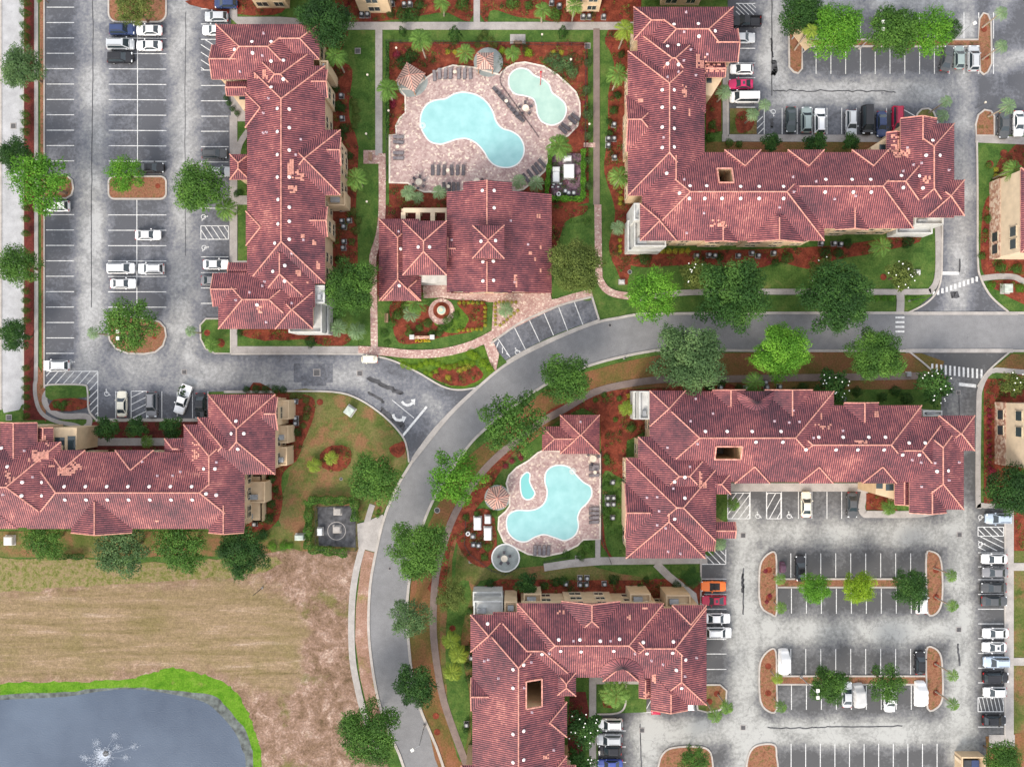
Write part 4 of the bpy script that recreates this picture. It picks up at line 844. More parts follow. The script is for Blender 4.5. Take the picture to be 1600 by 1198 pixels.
BD['C'] = building('apartment_building', 'L-shaped red tiled apartment block in the upper right with one dark light well', 'building', 9, [
 (1010, 11, 1146, 97), (990, 11, 1060, 63), (1090, 45, 1153, 97, G('E')), (996, 50, 1101, 150), (981, 80, 1101, 306), (978, 149, 1043, 237, G('W')), (1041, 121, 1103, 176), (1090, 97, 1133, 121, G('E', z=8)),
 (1003, 238, 1288, 376), (1003, 200, 1101, 376), (1000, 318, 1057, 376, dict(z=9.25)), (1180, 238, 1427, 357), (1300, 238, 1455, 340), (1451, 281, 1507, 337, dict(z=9.25)), (1409, 193, 1491, 340), (1407, 185, 1464, 290, G('N')), (1385, 207, 1412, 250, G('N', z=8)),
 (1132, 234, 1189, 300), (1231, 234, 1288, 300), (1331, 234, 1388, 300), (1102, 310, 1152, 378, G('S')), (1168, 300, 1255, 378, G('S')), (1305, 300, 1357, 359, G('S'))],
 vents=[(1053, 39), (1091, 38), (1117, 49), (1092, 57), (1043, 73), (1060, 71), (1043, 100), (1060, 101), (1035, 141), (1053, 141), (1035, 168), (1053, 169), (1035, 199), (1053, 201), (1035, 231), (1053, 230), (1042, 271)] + [(1078, 291), (1104, 291), (1157, 292), (1186, 292), (1224, 292), (1062, 302), (1077, 310), (1101, 310), (1128, 310), (1157, 310), (1186, 310), (1224, 310)] + [(1290, 281), (1331, 281), (1360, 281), (1408, 275), (1436, 275), (1289, 300), (1333, 300), (1361, 300), (1411, 293), (1442, 294), (1447, 243), (1468, 243), (1457, 220)],
 small=[(1072, 20), (1069, 50), (1079, 78), (1105, 85), (1068, 95), (1060, 113), (1087, 118), (1043, 121), (1037, 215), (1069, 281), (1100, 333), (1073, 364), (1218, 324), (1239, 277), (1275, 284), (1304, 311), (1337, 306), (1240, 300), (1418, 231), (1427, 258), (1411, 268), (1482, 266), (1440, 255)],
 fixed=[(1087, 85, 16, 22, .6), (1100, 100, 32, 16, .5), (1065, 132, 8, 20, .6), (1075, 170, 4, 12, .9), (997, 152, 8, 8, .6), (1109, 343, 30, 14, .4), (1386, 207, 22, 40, .4), (1398, 233, 24, 14, .55), (1442, 272, 12, 18, .5)], holes=[(1122, 262, 1145, 287)])
BD['D'] = building('apartment_building', 'red tiled apartment block right of the lower pool with light well on its south slope', 'building', 9, [
 (1015, 611, 1303, 753), (1015, 610, 1071, 666, dict(z=9.25)), (1200, 633, 1440, 753), (1350, 651, 1480, 753), (1467, 649, 1523, 704, dict(z=9.25)), (1421, 655, 1506, 796), (1421, 700, 1479, 801, G('S')), (1398, 735, 1423, 788, G('S', z=8)),
 (997, 682, 1131, 800, dict(c=(997, 682, 1117, 800))), (978, 715, 1134, 861, dict(c=(978, 715, 1117, 861))), (978, 735, 1102, 872), (1090, 815, 1149, 841, G('E', z=8.5)), (976, 755, 1056, 841, G('W')), (1104, 739, 1142, 772, dict(z=9.3)),
 (1148, 690, 1203, 755), (1249, 690, 1302, 755), (1347, 690, 1401, 755), (1113, 609, 1165, 700, G('N')), (1195, 609, 1270, 700, G('N')), (1319, 629, 1373, 700, G('N'))],
 vents=[(1102, 674), (1136, 674), (1175, 674), (1220, 674), (1279, 683), (1317, 683), (1357, 683), (1383, 683), (1420, 692), (1445, 692), (1181, 690), (1223, 690), (1259, 702), (1306, 702), (1340, 702), (1381, 702), (1410, 710), (1436, 710), (1464, 736), (1481, 735), (1070, 745), (1054, 752), (1070, 778), (1054, 810)],
 small=[(1087, 623), (1114, 646), (1079, 658), (1210, 658), (1233, 660), (1249, 659), (1239, 641), (1271, 684), (1317, 673), (1043, 699), (1090, 693), (1078, 729), (1052, 763), (1030, 798), (1011, 777), (1027, 776), (1425, 718), (1439, 722), (1461, 723), (1498, 722), (1440, 760), (1482, 750), (1027, 820), (1040, 824), (1044, 861), (1063, 864)],
 fixed=[(1281, 645, 4, 10, 1), (1272, 659, 30, 12, .25), (1366, 642, 7, 10, .8), (1335, 688, 20, 5, .8), (1092, 736, 5, 26, .6), (1098, 754, 6, 8, 1)], holes=[(1117, 697, 1158, 718)], cones=[(1178, 611, 30, 'N')])
BD['E'] = building('apartment_building', 'U-shaped red tiled apartment block at the bottom beside the parked orange convertible', 'building', 9, [
 (808, 942, 1037, 1058), (735, 960, 793, 1018, dict(z=9.25)), (738, 960, 882, 1300), (770, 956, 900, 1062), (950, 951, 1104, 1059), (1018, 950, 1104, 1101), (1050, 945, 1104, 1060), (877, 939, 969, 1010, G('N')),
 (736, 1058, 790, 1110, G('W')), (869, 1050, 900, 1087, dict(z=9.3)), (830, 1096, 886, 1151), (942, 990, 998, 1064), (1017, 1050, 1075, 1109, G('S')), (998, 1050, 1018, 1089, G('S', z=8)), (820, 1180, 886, 1300), (720, 1195, 900, 1320)],
 vents=[(762, 974), (873, 999), (906, 999), (938, 1001), (968, 998), (1005, 1003), (1052, 1002), (847, 1021), (876, 1016), (908, 1017), (959, 1016), (1011, 1020), (1051, 1019), (802, 1045), (818, 1038), (1071, 1030), (1057, 1046), (1065, 1074), (802, 1074), (818, 1141), (802, 1146), (818, 1186), (802, 1190)],
 small=[(896, 1001), (954, 1001), (858, 1020), (992, 1020), (830, 1034), (779, 1059), (1018, 1031), (1036, 1037), (1070, 1056), (819, 1074), (831, 1112), (1088, 1027), (865, 1171), (757, 1032), (763, 1030)],
 fixed=[(870, 953, 12, 6, .7), (1003, 948, 9, 4, 1), (979, 960, 7, 8, .9), (1019, 1053, 6, 14, 1), (848, 1177, 10, 8, .6), (1002, 1080, 16, 8, .5)], holes=[(822, 1061, 847, 1104)], cones=[(970, 1058, 36, 'S')])
CW = [(662, 303, 862, 458, G('NS', c=(699, 303, 862, 458), p=.32)), (662, 290, 862, 460, G('NS', c=(725, 290, 800, 461), p=.325)), (700, 367, 760, 412, G('W', z=6.2, p=.3)), (592, 342, 655, 470, {'z': 4.4}), (597, 432, 658, 470, dict(z=4.42)), (629, 345, 698, 430, dict(z=8)), (738, 352, 788, 404, dict(z=9.8))]
BD['F'] = building('clubhouse', 'red tiled clubhouse with raised central cupola roof below the large pool deck', 'clubhouse', 5, CW,
 vents=[(754, 298), (772, 298), (772, 325), (752, 377), (774, 376), (755, 409), (771, 408), (755, 439), (771, 438), (654, 386), (671, 386), (626, 389), (624, 446)], small=[(798, 345), (706, 375), (623, 362), (825, 382), (804, 441)],
 fixed=[(838, 331, 10, 10, .5), (843, 384, 3, 5, 1), (826, 393, 5, 5, .8), (832, 402, 8, 6, .6), (843, 420, 3, 6, 1), (803, 429, 5, 20, .8)], floors=2)
BD['G'] = building('pool_house', 'small red tiled pool house at the top of the lower pool deck', 'pool house', 3.6, [(875, 648, 937, 709), (847, 666, 915, 704)], small=[(907, 659)], floors=1)
# buildings cut by the frame
BD['H'] = building('apartment_building', 'sand coloured apartment block cut off at the top left edge with arched entrance', 'building', 9, [(368, -90, 436, -20), (368, -160, 640, -40), (540, -95, 606, -12)])
BD['I'] = building('apartment_building', 'sand coloured apartment block cut off at the top edge above the pool garden', 'building', 9, [(870, -160, 1180, -45), (884, -90, 952, -14), (1040, -95, 1118, -25)])
def side_block(px0, py0, px1, py1, label):
    r, ds, wl, add = building('apartment_building', label, 'building', 9, [(px0, py0, px0+120, py1), (px0-0, py0, px0+60, py1)], wins=False, wallmat='stucco_pale', inset=.3)
    return r, ds, wl, add
for (bx0, by0, by1, wy, lab) in ((1595, 262, 395, (292, 388), 'sand coloured block with stone clad base at the right edge of the upper lawn'), (1604, 628, 735, (636, 640), 'sand coloured block with stone clad base beside crimson shrubs at the right edge')):
    r, ds, wl, add = side_block(bx0, by0, bx0, by1, lab)
    x = ds[0]['x0']+.29; y0, y1 = ds[0]['y0']+.3, ds[0]['y1']-.3
    mb = MB(); mb.box(x-.12, y0-.1, 0, x, y1+.1, 3.1); add(mb.build('stone_base', M['stone_cladding'], r))
    for yy in ((y1-2.2, y1-5) if by0 > 500 else (y0+1.6, y0+3.8)):
        for zz in (1.0, 6.0):
            g = MB(); g.box(x-.2, yy-.8, zz, x-.13 if zz < 3 else x-.03, yy+.8, zz+1.6); f = MB(); f.box(x-.24, yy-.95, zz-.12, x-.02, yy+.95, zz); f.box(x-.24, yy-.95, zz+1.6, x-.02, yy+.95, zz+1.7)
            wo = g.build('window', M['window_glass'], r); add(wo); f.build('frame', M['window_frame'], wo)
# white stucco terraces at the tower corners (parts of their block) with steps and parapets
def terrace(bk, x0, y0, x1, y1, z, name='terrace', par=.5, mat='white_stucco'):
    r, ds, wl, add = BD[bk]; a = W(x0, y1, z); b = W(x1, y0, z); mb = MB(); mb.box(a.x, a.y, 0, b.x, b.y, z)
    for q in ((a.x, a.y, b.x, a.y+.25), (a.x, b.y-.25, b.x, b.y), (a.x, a.y+.25, a.x+.25, b.y-.25), (b.x-.25, a.y+.25, b.x, b.y-.25)): mb.box(q[0], q[1], z, q[2], q[3], z+par)
    o = mb.build(name, M[mat], r); add(o)
    vm = MB(); vm.box(a.x+.6, a.y+.6, z+.001, min(b.x-.6, a.x+2.2), min(b.y-.6, a.y+1.5), z+.6); vm.build('roof_unit', M['metal_grey'], o)
    return o
terrace('A', 452, 466, 504, 520, 5.8); terrace('A', 470, 462, 514, 522, 3.0); terrace('A', 492, 446, 508, 474, 8.2, par=.3)
terrace('C', 990, 320, 1040, 386, 6.4); terrace('C', 980, 345, 1032, 393, 3.2); terrace('C', 990, 318, 1000, 345, 8.3, par=.3); terrace('C', 1427, 338, 1472, 352, 5.5); terrace('C', 1398, 352, 1455, 366, 2.9)
terrace('D', 998, 611, 1014, 655, 7.2); terrace('D', 989, 611, 1004, 655, 3.6); terrace('D', 1440, 641, 1470, 650, 6.5)
terrace('E', 740, 937, 786, 962, 6.2); terrace('E', 739, 923, 785, 945, 3.2); terrace('E', 818, 926, 846, 944, 4.5, mat='stucco'); terrace('E', 984, 926, 1016, 944, 5.0, mat='stucco'); terrace('E', 1040, 928, 1078, 948, 5.2, mat='stucco'); terrace('E', 788, 938, 808, 958, 6.8, mat='stucco')
terrace('A', 500, 96, 513, 112, 7.5, mat='stucco', par=.3); terrace('A', 512, 300, 540, 322, 4.2, mat='stucco', par=.3); terrace('A', 510, 440, 520, 460, 5, mat='stucco')
terrace('B', 418, 625, 452, 655, 4.0, mat='stucco', par=.2); terrace('B', 425, 665, 451, 692, 4.0, mat='stucco', par=.2); terrace('B', 430, 698, 449, 727, 4.0, mat='stucco', par=.2); terrace('B', 384, 752, 415, 785, 3.6, mat='stucco', par=.3); terrace('B', 376, 742, 409, 815, 2.6, mat='stucco', par=.0)
# entrance wing walls seen beside the shed roofs (tan masses with windows)
def mass(bk, pts, z, mat='stucco', wn=()):
    r, ds, wl, add = BD[bk]; P = [W(x, y, z) for x, y in pts]; n = len(P); vs = [(p.x, p.y, 0) for p in P]+[(p.x, p.y, z) for p in P]
    o = mk('entrance_wing', vs, [tuple(range(n, 2*n))]+[(i, (i+1) % n, n+(i+1) % n, n+i) for i in range(n)], M[mat], r); add(o)
    for (x0, y0, x1, y1) in wn:
        a, b = W(x0, y1, z), W(x1, y0, z); g = MB(); g.box(a.x, a.y, z+.01, b.x, b.y, z+.06); g.build('skylight', M['window_glass'], o)
mass('B', [(82, 668), (120, 668), (119, 703), (79, 703)], 7, wn=[(86, 683, 101, 703), (106, 681, 118, 703)])
mass('D', [(1369, 755), (1400, 752), (1398, 780), (1368, 772)], 7, wn=[(1369, 755, 1379, 763), (1384, 756, 1396, 766)])
mass('C', [(1103, 120), (1130, 121), (1112, 150), (1103, 149)], 7, wn=[(1104, 121, 1112, 130)])
mass('C', [(1360, 230), (1386, 214), (1386, 234), (1362, 236)], 7, wn=[(1374, 226, 1385, 234)])
mass('A', [(361, 146), (386, 142), (386, 168), (380, 172)], 7, wn=[(374, 148, 384, 156)])
# clubhouse: lower annex walls and pergola frame
r, ds, wl, add = BD['F']
mb = MB(); a, b = W(655, 441, 4.2), W(702, 425, 4.2); mb.box(a.x, a.y, 0, b.x, b.y, 4.2); add(mb.build('entrance_canopy', M['white_stucco'], r))
mb = MB()
a, b = W(630, 345, 3.6), W(699, 325, 3.6)
mb.box(a.x, b.y-.8, 3.2, b.x, b.y, 3.6)
for k in range(4):
    x = a.x+(b.x-a.x)*k/3; mb.box(x-.4, a.y, 3.22, x+.4, b.y-.8, 3.58); mb.box(x-.35, b.y-.75, 0, x+.35, b.y-.05, 3.2)
add(mb.build('colonnade', M['stucco_pale'], r))
# ================================================================ PLANTS
def leafmesh(name, cards, seed=0):
    """cards: list of (pos, normal, size, tone[, aspect, dir])"""
    rnd = random.Random(seed); vs, fs, tn = [], [], []
    for cdx in cards:
        p, nn, s_, t = cdx[:4]; asp = cdx[4] if len(cdx) > 4 else .55
        nn = Vector(nn).normalized()
        u = (cdx[5]-nn*cdx[5].dot(nn)).normalized() if len(cdx) > 5 else nn.orthogonal().normalized()
        if len(cdx) <= 5: u = Matrix.Rotation(rnd.random()*6.28, 3, nn) @ u
        v = nn.cross(u); k = len(vs); p = Vector(p)
        vs += [p-u*s_*.5, p+v*s_*asp*.5+nn*s_*.08, p+u*s_*.5, p-v*s_*asp*.5+nn*s_*.08]; fs.append((k, k+1, k+2, k+3)); tn.append(t)
    me = bpy.data.meshes.new(name); me.from_pydata([tuple(v) for v in vs], [], fs); me.update()
    at = me.attributes.new('tone', 'FLOAT', 'FACE'); at.data.foreach_set('value', tn); me.materials.append(M['leaf_mid']); return me
def sph(rnd):
    z = rnd.uniform(-1, 1); a = rnd.random()*6.283; q = math.sqrt(1-z*z); return Vector((q*math.cos(a), q*math.sin(a), z))
def crown_mesh(seed, lobes=26, per=190, spread=.66, flat=.62, leaf=.052, gap=0.0, lobe_r=.30):
    rnd = random.Random(seed); cards = []
    L = []
    for i in range(lobes):
        a = i*2.39996+rnd.uniform(-.35, .35); rr = math.sqrt((i+.5)/lobes)*rnd.uniform(.80, 1.10); rr *= spread
        z = (1-(rr/spread*.9)**2)*.55*flat+rnd.uniform(-.12, .16)
        L.append((Vector((rr*math.cos(a), rr*math.sin(a), z)), lobe_r*rnd.uniform(.65, 1.2), rnd.uniform(0, 1)))
    for c, r, t in L:
        n_ = int(per*(r/lobe_r)**1.6)
        for _ in range(n_):
            d = sph(rnd); k = r*(rnd.random()**.33)*(1.18 if rnd.random() < .12 else 1)
            p = c+Vector((d.x, d.y, d.z*.75))*k
            nn = (d*.7+Vector((0, 0, .75))+sph(rnd)*.8); s_ = leaf*rnd.uniform(.7, 1.5)
            cards.append((p, nn, s_, min(1, max(0, t*.58+rnd.random()*.42))))
        # twigs poking out past the clump
        out = Vector((c.x, c.y, 0)); 
        if out.length > .35:
            out.normalize()
            for _ in range(5):
                dr = (out+sph(rnd)*.45).normalized(); base = c+dr*r*.8; L_ = rnd.uniform(.05, .17)
                for q in range(7): cards.append((base+dr*L_*q/6+sph(rnd)*.018, sph(rnd)+Vector((0, 0, .8)), leaf*.8, t*.4+rnd.random()*.4, .45))
    return leafmesh('crown', cards, seed)
def trunk_bm(seed, top=.55, r=.05, limbs=6):
    rnd = random.Random(seed); mb = MB(); z0 = -.95
    a = Vector((0, 0, z0)); b = Vector((rnd.uniform(-.04, .04), rnd.uniform(-.04, .04), -.35)); mb.tube(a, b, r*1.25, r, n=8)
    for k in range(limbs):
        t = k*6.283/limbs+rnd.uniform(-.4, .4); m1 = b+Vector((math.cos(t)*.22, math.sin(t)*.22, .30)); m2 = m1+Vector((math.cos(t+.2)*.28, math.sin(t+.2)*.28, .22+rnd.uniform(-.1, .1)))
        mb.tube(b, m1, r*.6, r*.38, n=6); mb.tube(m1, m2, r*.38, r*.15, n=5); mb.tube(m1, m1+Vector((math.cos(t-.7)*.2, math.sin(t-.7)*.2, .2)), r*.3, r*.1, n=5)
    mb.tube(b, b+Vector((0, 0, .6)), r*.8, r*.3, n=6); return mb
CR = [crown_mesh(11+i, lobes=[30, 36, 26][i % 3], per=[330, 270, 370][i % 3], leaf=.06, spread=.72) for i in range(6)]
CRL = [crown_mesh(31+i, lobes=44, per=400, leaf=.048, spread=.74, lobe_r=.25) for i in range(3)]
CRS = [crown_mesh(51+i, lobes=28, per=210, lobe_r=.26, spread=.78, leaf=.062) for i in range(3)]      # looser
CRM = [crown_mesh(71+i, lobes=20, per=130, lobe_r=.30, leaf=.11, spread=.68) for i in range(2)]       # big glossy leaves
TR = []
for i in range(3):
    o = trunk_bm(i).build('trunk', M['trunk_bark']); TR.append(o.data); bpy.data.objects.remove(o)
def setmat(o, m): 
    o.material_slots[0].link = 'OBJECT'; o.material_slots[0].material = m
rt = random.Random(9)
def tree(x, y, r, mat, kind, label, group=None, hf=1.0, nm='tree', cat='tree'):
    """x,y,r = crown centre and radius in the photo"""
    rad = r*(1.15 if r < 43 else 1.08)/9.05; zc_ = rad*1.02*hf+ .9; p = W(x, y, zc_+rad*.3); root = thing(nm, (p.x, p.y, 0), label, cat, group)
    lst = {'d': CRL if r > 43 else CR, 's': CRS, 'm': CRM}[kind]
    c = bpy.data.objects.new('crown', rt.choice(lst)); C.objects.link(c); c.parent = root; c.location = (0, 0, zc_); c.scale = (rad*rt.uniform(.97, 1.05), rad*rt.uniform(.95, 1.03), rad*hf); c.rotation_euler = (0, 0, rt.random()*6.28); setmat(c, M[mat])
    t = bpy.data.objects.new('trunk', rt.choice(TR)); C.objects.link(t); t.parent = root; t.location = (0, 0, zc_); t.scale = (rad*.9, rad*.9, zc_/.95); t.rotation_euler = (0, 0, rt.random()*6.28)
    if kind == 'm' and 'blossom' in label:
        mb = MB()
        for _ in range(int(r*.55)):
            a = rt.random()*6.28; q = rad*math.sqrt(rt.random())*.85; z = zc_+rad*hf*(.58-.4*(q/rad)**2)+.2; x_, y_ = q*math.cos(a), q*math.sin(a); mb.tube((x_, y_, z-.1), (x_, y_, z+.06), .04, .12, 6)
        bl = mb.build('blossoms', M['blossom'], root); bl['kind'] = 'stuff'
    return root
def pip(x, y, P):
    c = False; j = len(P)-1
    for i in range(len(P)):
        if (P[i][1] > y) != (P[j][1] > y) and x < (P[j][0]-P[i][0])*(y-P[i][1])/(P[j][1]-P[i][1])+P[i][0]: c = not c
        j = i
    return c
T = [
 (28, 105, 35, 'leaf_grey', 'd', 'dark grey-green tree over the left street, uppermost of the row'),
 (20, 240, 28, 'leaf_dark', 'd', 'small dark tree at the left edge behind a bright green tree'),
 (58, 282, 50, 'leaf_bright', 's', 'bright green tree reaching over the half-round island left of the lot'),
 (24, 413, 34, 'leaf_mid', 'd', 'mid green tree over the street beside the parked white suv lane, third down'),
 (20, 523, 27, 'leaf_dark', 'd', 'lowest dark tree over the left street'),
 (195, 272, 30, 'leaf_bright', 's', 'airy yellow-green tree on the middle island of the left lot'),
 (307, 293, 42, 'leaf_mid', 'd', 'dense round tree in the left lot hiding a silver car'),
 (203, 507, 42, 'leaf_mid', 's', 'loose wide tree on the lower rounded island of the left lot'),
 (205, 8, 32, 'leaf_olive', 's', 'yellowish tree on the uppermost island of the left lot'),
 (503, 32, 50, 'leaf_dark', 'd', 'dark spreading tree beside the upper corner of the long left block'),
 (548, 447, 48, 'leaf_mid', 'd', 'large tree between the long left block and the clubhouse walk'),
 (900, 415, 48, 'leaf_olive', 'd', 'olive yellow-green tree overhanging the right end of the clubhouse'),
 (1020, 463, 42, 'leaf_bright', 's', 'bright feathery tree on the lawn right of the paver bay'),
 (1148, 455, 62, 'leaf_dark', 'd', 'very large dark tree north of the road between two flowering magnolias'),
 (1080, 556, 62, 'leaf_grey', 'd', 'very large grey-green tree on the south verge of the road'),
 (1222, 548, 50, 'leaf_bright', 'd', 'vivid bright green tree on the south verge of the road'),
 (1312, 462, 60, 'leaf_dark', 'd', 'very large dark tree left of the small crosswalk'),
 (1375, 556, 48, 'leaf_mid', 'd', 'dark green tree overhanging the small crosswalk from the south'),
 (1256, 18, 36, 'leaf_dark', 'd', 'dark tree at the left end of the upper right island'),
 (1312, 45, 42, 'leaf_bright', 'd', 'vivid green tree on the upper right island beside a sand coloured slab'),
 (1398, 45, 42, 'leaf_mid', 'd', 'mid green tree on the upper right island behind a twin lamp'),
 (1455, 48, 40, 'leaf_bright', 's', 'bright yellow-green tree nearest the three cars of the upper right island'),
 (1487, 45, 20, 'leaf_dark', 's', 'small dark tree beside the lamp of the upper right island'),
 (886, 594, 40, 'leaf_mid', 'd', 'tree on the road bend verge nearest above the pool house'),
 (800, 661, 53, 'leaf_mid', 's', 'large tree touching the left wing of the pool house'),
 (711, 748, 46, 'leaf_bright', 's', 'bright green tree left of the striped gazebo of the lower pool'),
 (655, 862, 50, 'leaf_mid', 'd', 'large tree over the road left of the white pool equipment'),
 (641, 967, 33, 'leaf_grey', 's', 'pale loose tree over the road verge above a darker small tree'),
 (648, 1074, 36, 'leaf_dark', 'd', 'dark blue-green tree over the lower road verge'),
 (574, 1152, 52, 'leaf_mid', 'd', 'green tree growing over the pavement at the bottom of the field'),
 (585, 748, 40, 'leaf_mid', 'd', 'dense round tree on the lawn above the hedged equipment yard'),
 (66, 846, 32, 'leaf_mid', 's', 'leftmost tree behind the block above the field'),
 (186, 862, 46, 'leaf_grey', 's', 'pale wide tree behind the block, second from the left above the field'),
 (280, 856, 42, 'leaf_mid', 's', 'mid green tree behind the block, third from the left above the field'),
 (376, 864, 44, 'leaf_dark', 'd', 'dark rounded tree at the end of the tree row above the field'),
 (1275, 920, 25, 'leaf_bright', 'd', 'bright green round tree on the upper planter strip beside the lime one'),
 (1343, 920, 27, 'leaf_lime', 'd', 'lime yellow round tree in the middle of the planter strip'),
 (1425, 918, 32, 'leaf_dark', 'd', 'dark tree over a white car at the end of the upper planter strip'),
 (1297, 1072, 31, 'leaf_mid', 'd', 'tree beside the twin lamp on the lower planter strip'),
 (1388, 1070, 31, 'leaf_mid', 's', 'loose tree over a white car on the lower planter strip'),
 (1585, 768, 40, 'leaf_dark', 'd', 'dark fir-like tree below the stone clad block at the right edge'),
 (1570, 1190, 30, 'leaf_mid', 'd', 'green tree beside the waste enclosure in the bottom corner'),
 (1081, 903, 16, 'leaf_dark', 'd', 'small dark tree beside the sloping walk near the orange car'),
 (1085, 1188, 24, 'leaf_mid', 's', 'small tree on the island at the bottom of the frame'),
 (705, 930, 26, 'leaf_olive', 's', 'thin olive tree on the lawn left of the white terrace'),
 (60, -8, 12, 'leaf_mid', 's', 'leaf tips of a tree at the very top left corner'),
]
for t in T: tree(*t)
MAG = [(1088, 430, 25, 'magnolia with white blossoms left of the very large dark tree'), (1287, 425, 25, 'magnolia with white blossoms beside the darkest tree above the road'), (1411, 430, 25, 'magnolia with white blossoms on the lawn corner by the driveway'), (1303, 603, 28, 'magnolia with white blossoms above the right hand lower block'), (1461, 603, 30, 'magnolia with white blossoms beside the lower crosswalk'), (1588, 600, 22, 'magnolia with white blossoms at the right edge by the lower crosswalk'),
 (165, 669, 22, 'leftmost dark magnolia in front of the patched roof'), (213, 668, 18, 'middle dark magnolia in front of the patched roof'), (265, 668, 20, 'rightmost dark magnolia in front of the patched roof'), (1206, 223, 17, 'magnolia below the green car in the upper right lot'), (1276, 222, 20, 'magnolia between the white suv and the silver suv'), (1330, 222, 15, 'small magnolia below the silver suv'), (914, 1138, 30, 'magnolia with white blossoms beside the white suv at the bottom'), (905, 1195, 26, 'magnolia with white blossoms at the bottom edge'), (824, 913, 20, 'yellowish magnolia behind the white terrace of the bottom block')]
for x, y, r, l in MAG: tree(x, y, r, 'leaf_dark' if y > 600 or y < 300 else 'leaf_olive', 'm', l, nm='magnolia_tree', cat='magnolia')
# ---- palms
def palm_crown(seed, n=15, droop=.9, L=1.0):
    rnd = random.Random(seed); cards = []
    for k in range(n):
        a = k*2.39996+rnd.uniform(-.2, .2); el = rnd.uniform(.1, .75); d = Vector((math.cos(a), math.sin(a), 0)); pts = []
        for i in range(11):
            t = i/10; pts.append(d*(t*L*math.cos(el*.6))+Vector((0, 0, math.sin(el)*t*.7*L-droop*.75*t*t*L)))
        tone = rnd.random()
        for i in range(10):
            m = (pts[i]+pts[i+1])/2; ax = (pts[i+1]-pts[i]).normalized(); side = ax.cross(Vector((0, 0, 1))).normalized(); wd = .30*math.sin(math.pi*min(1, (i+1.2)/11))**.7+.05
            cards.append((m, side.cross(ax), .115, tone*.4, .2, ax))
            for sg in (1, -1):
                for sub in (0, .5):
                    ld = (side*sg+ax*.55+Vector((0, 0, -.35))).normalized(); p = m+ax*.05*sub*2+ld*wd*.5
                    cards.append((p, ld.cross(ax)*sg+Vector((0, 0, .4)), wd, tone*.5+rnd.random()*.5, .13+.04*rnd.random(), ld))
    return leafmesh('fronds', cards, seed)
PM = [palm_crown(5+i, n=[13, 16, 11][i]) for i in range(3)]
def ptrunk(seed):
    rnd = random.Random(seed); mb = MB(); prev = Vector((0, 0, 0)); bx = rnd.uniform(-.03, .03)
    for k in range(1, 9):
        t = k/8; q = Vector((bx*math.sin(t*2.6), bx*.6*math.sin(t*2), t)); mb.tube(prev, q, .022*(1.25-.45*t)*1.0, .022*(1.2-.45*t), n=7); prev = q
    o = mb.build('trunk', M['palm_trunk']); d = o.data; bpy.data.objects.remove(o); return d
PT = [ptrunk(i) for i in range(2)]
def palm(x, y, r, h, label, mat='palm_green', group=None):
    """x,y = crown in the photo, h = height in metres"""
    p = W(x, y, h); root = thing('palm_tree', (p.x, p.y, .02), label, 'palm', group); rad = r/8.9
    f = bpy.data.objects.new('fronds', rt.choice(PM)); C.objects.link(f); f.parent = root; f.location = (0, 0, h); f.scale = (rad, rad, rad); f.rotation_euler = (0, 0, rt.random()*6.28); setmat(f, M[mat])
    t = bpy.data.objects.new('trunk', rt.choice(PT)); C.objects.link(t); t.parent = root; t.scale = (6.5 if h > 4 else 5, 6.5 if h > 4 else 5, h); t.rotation_euler = (0, 0, rt.random()*6.28)
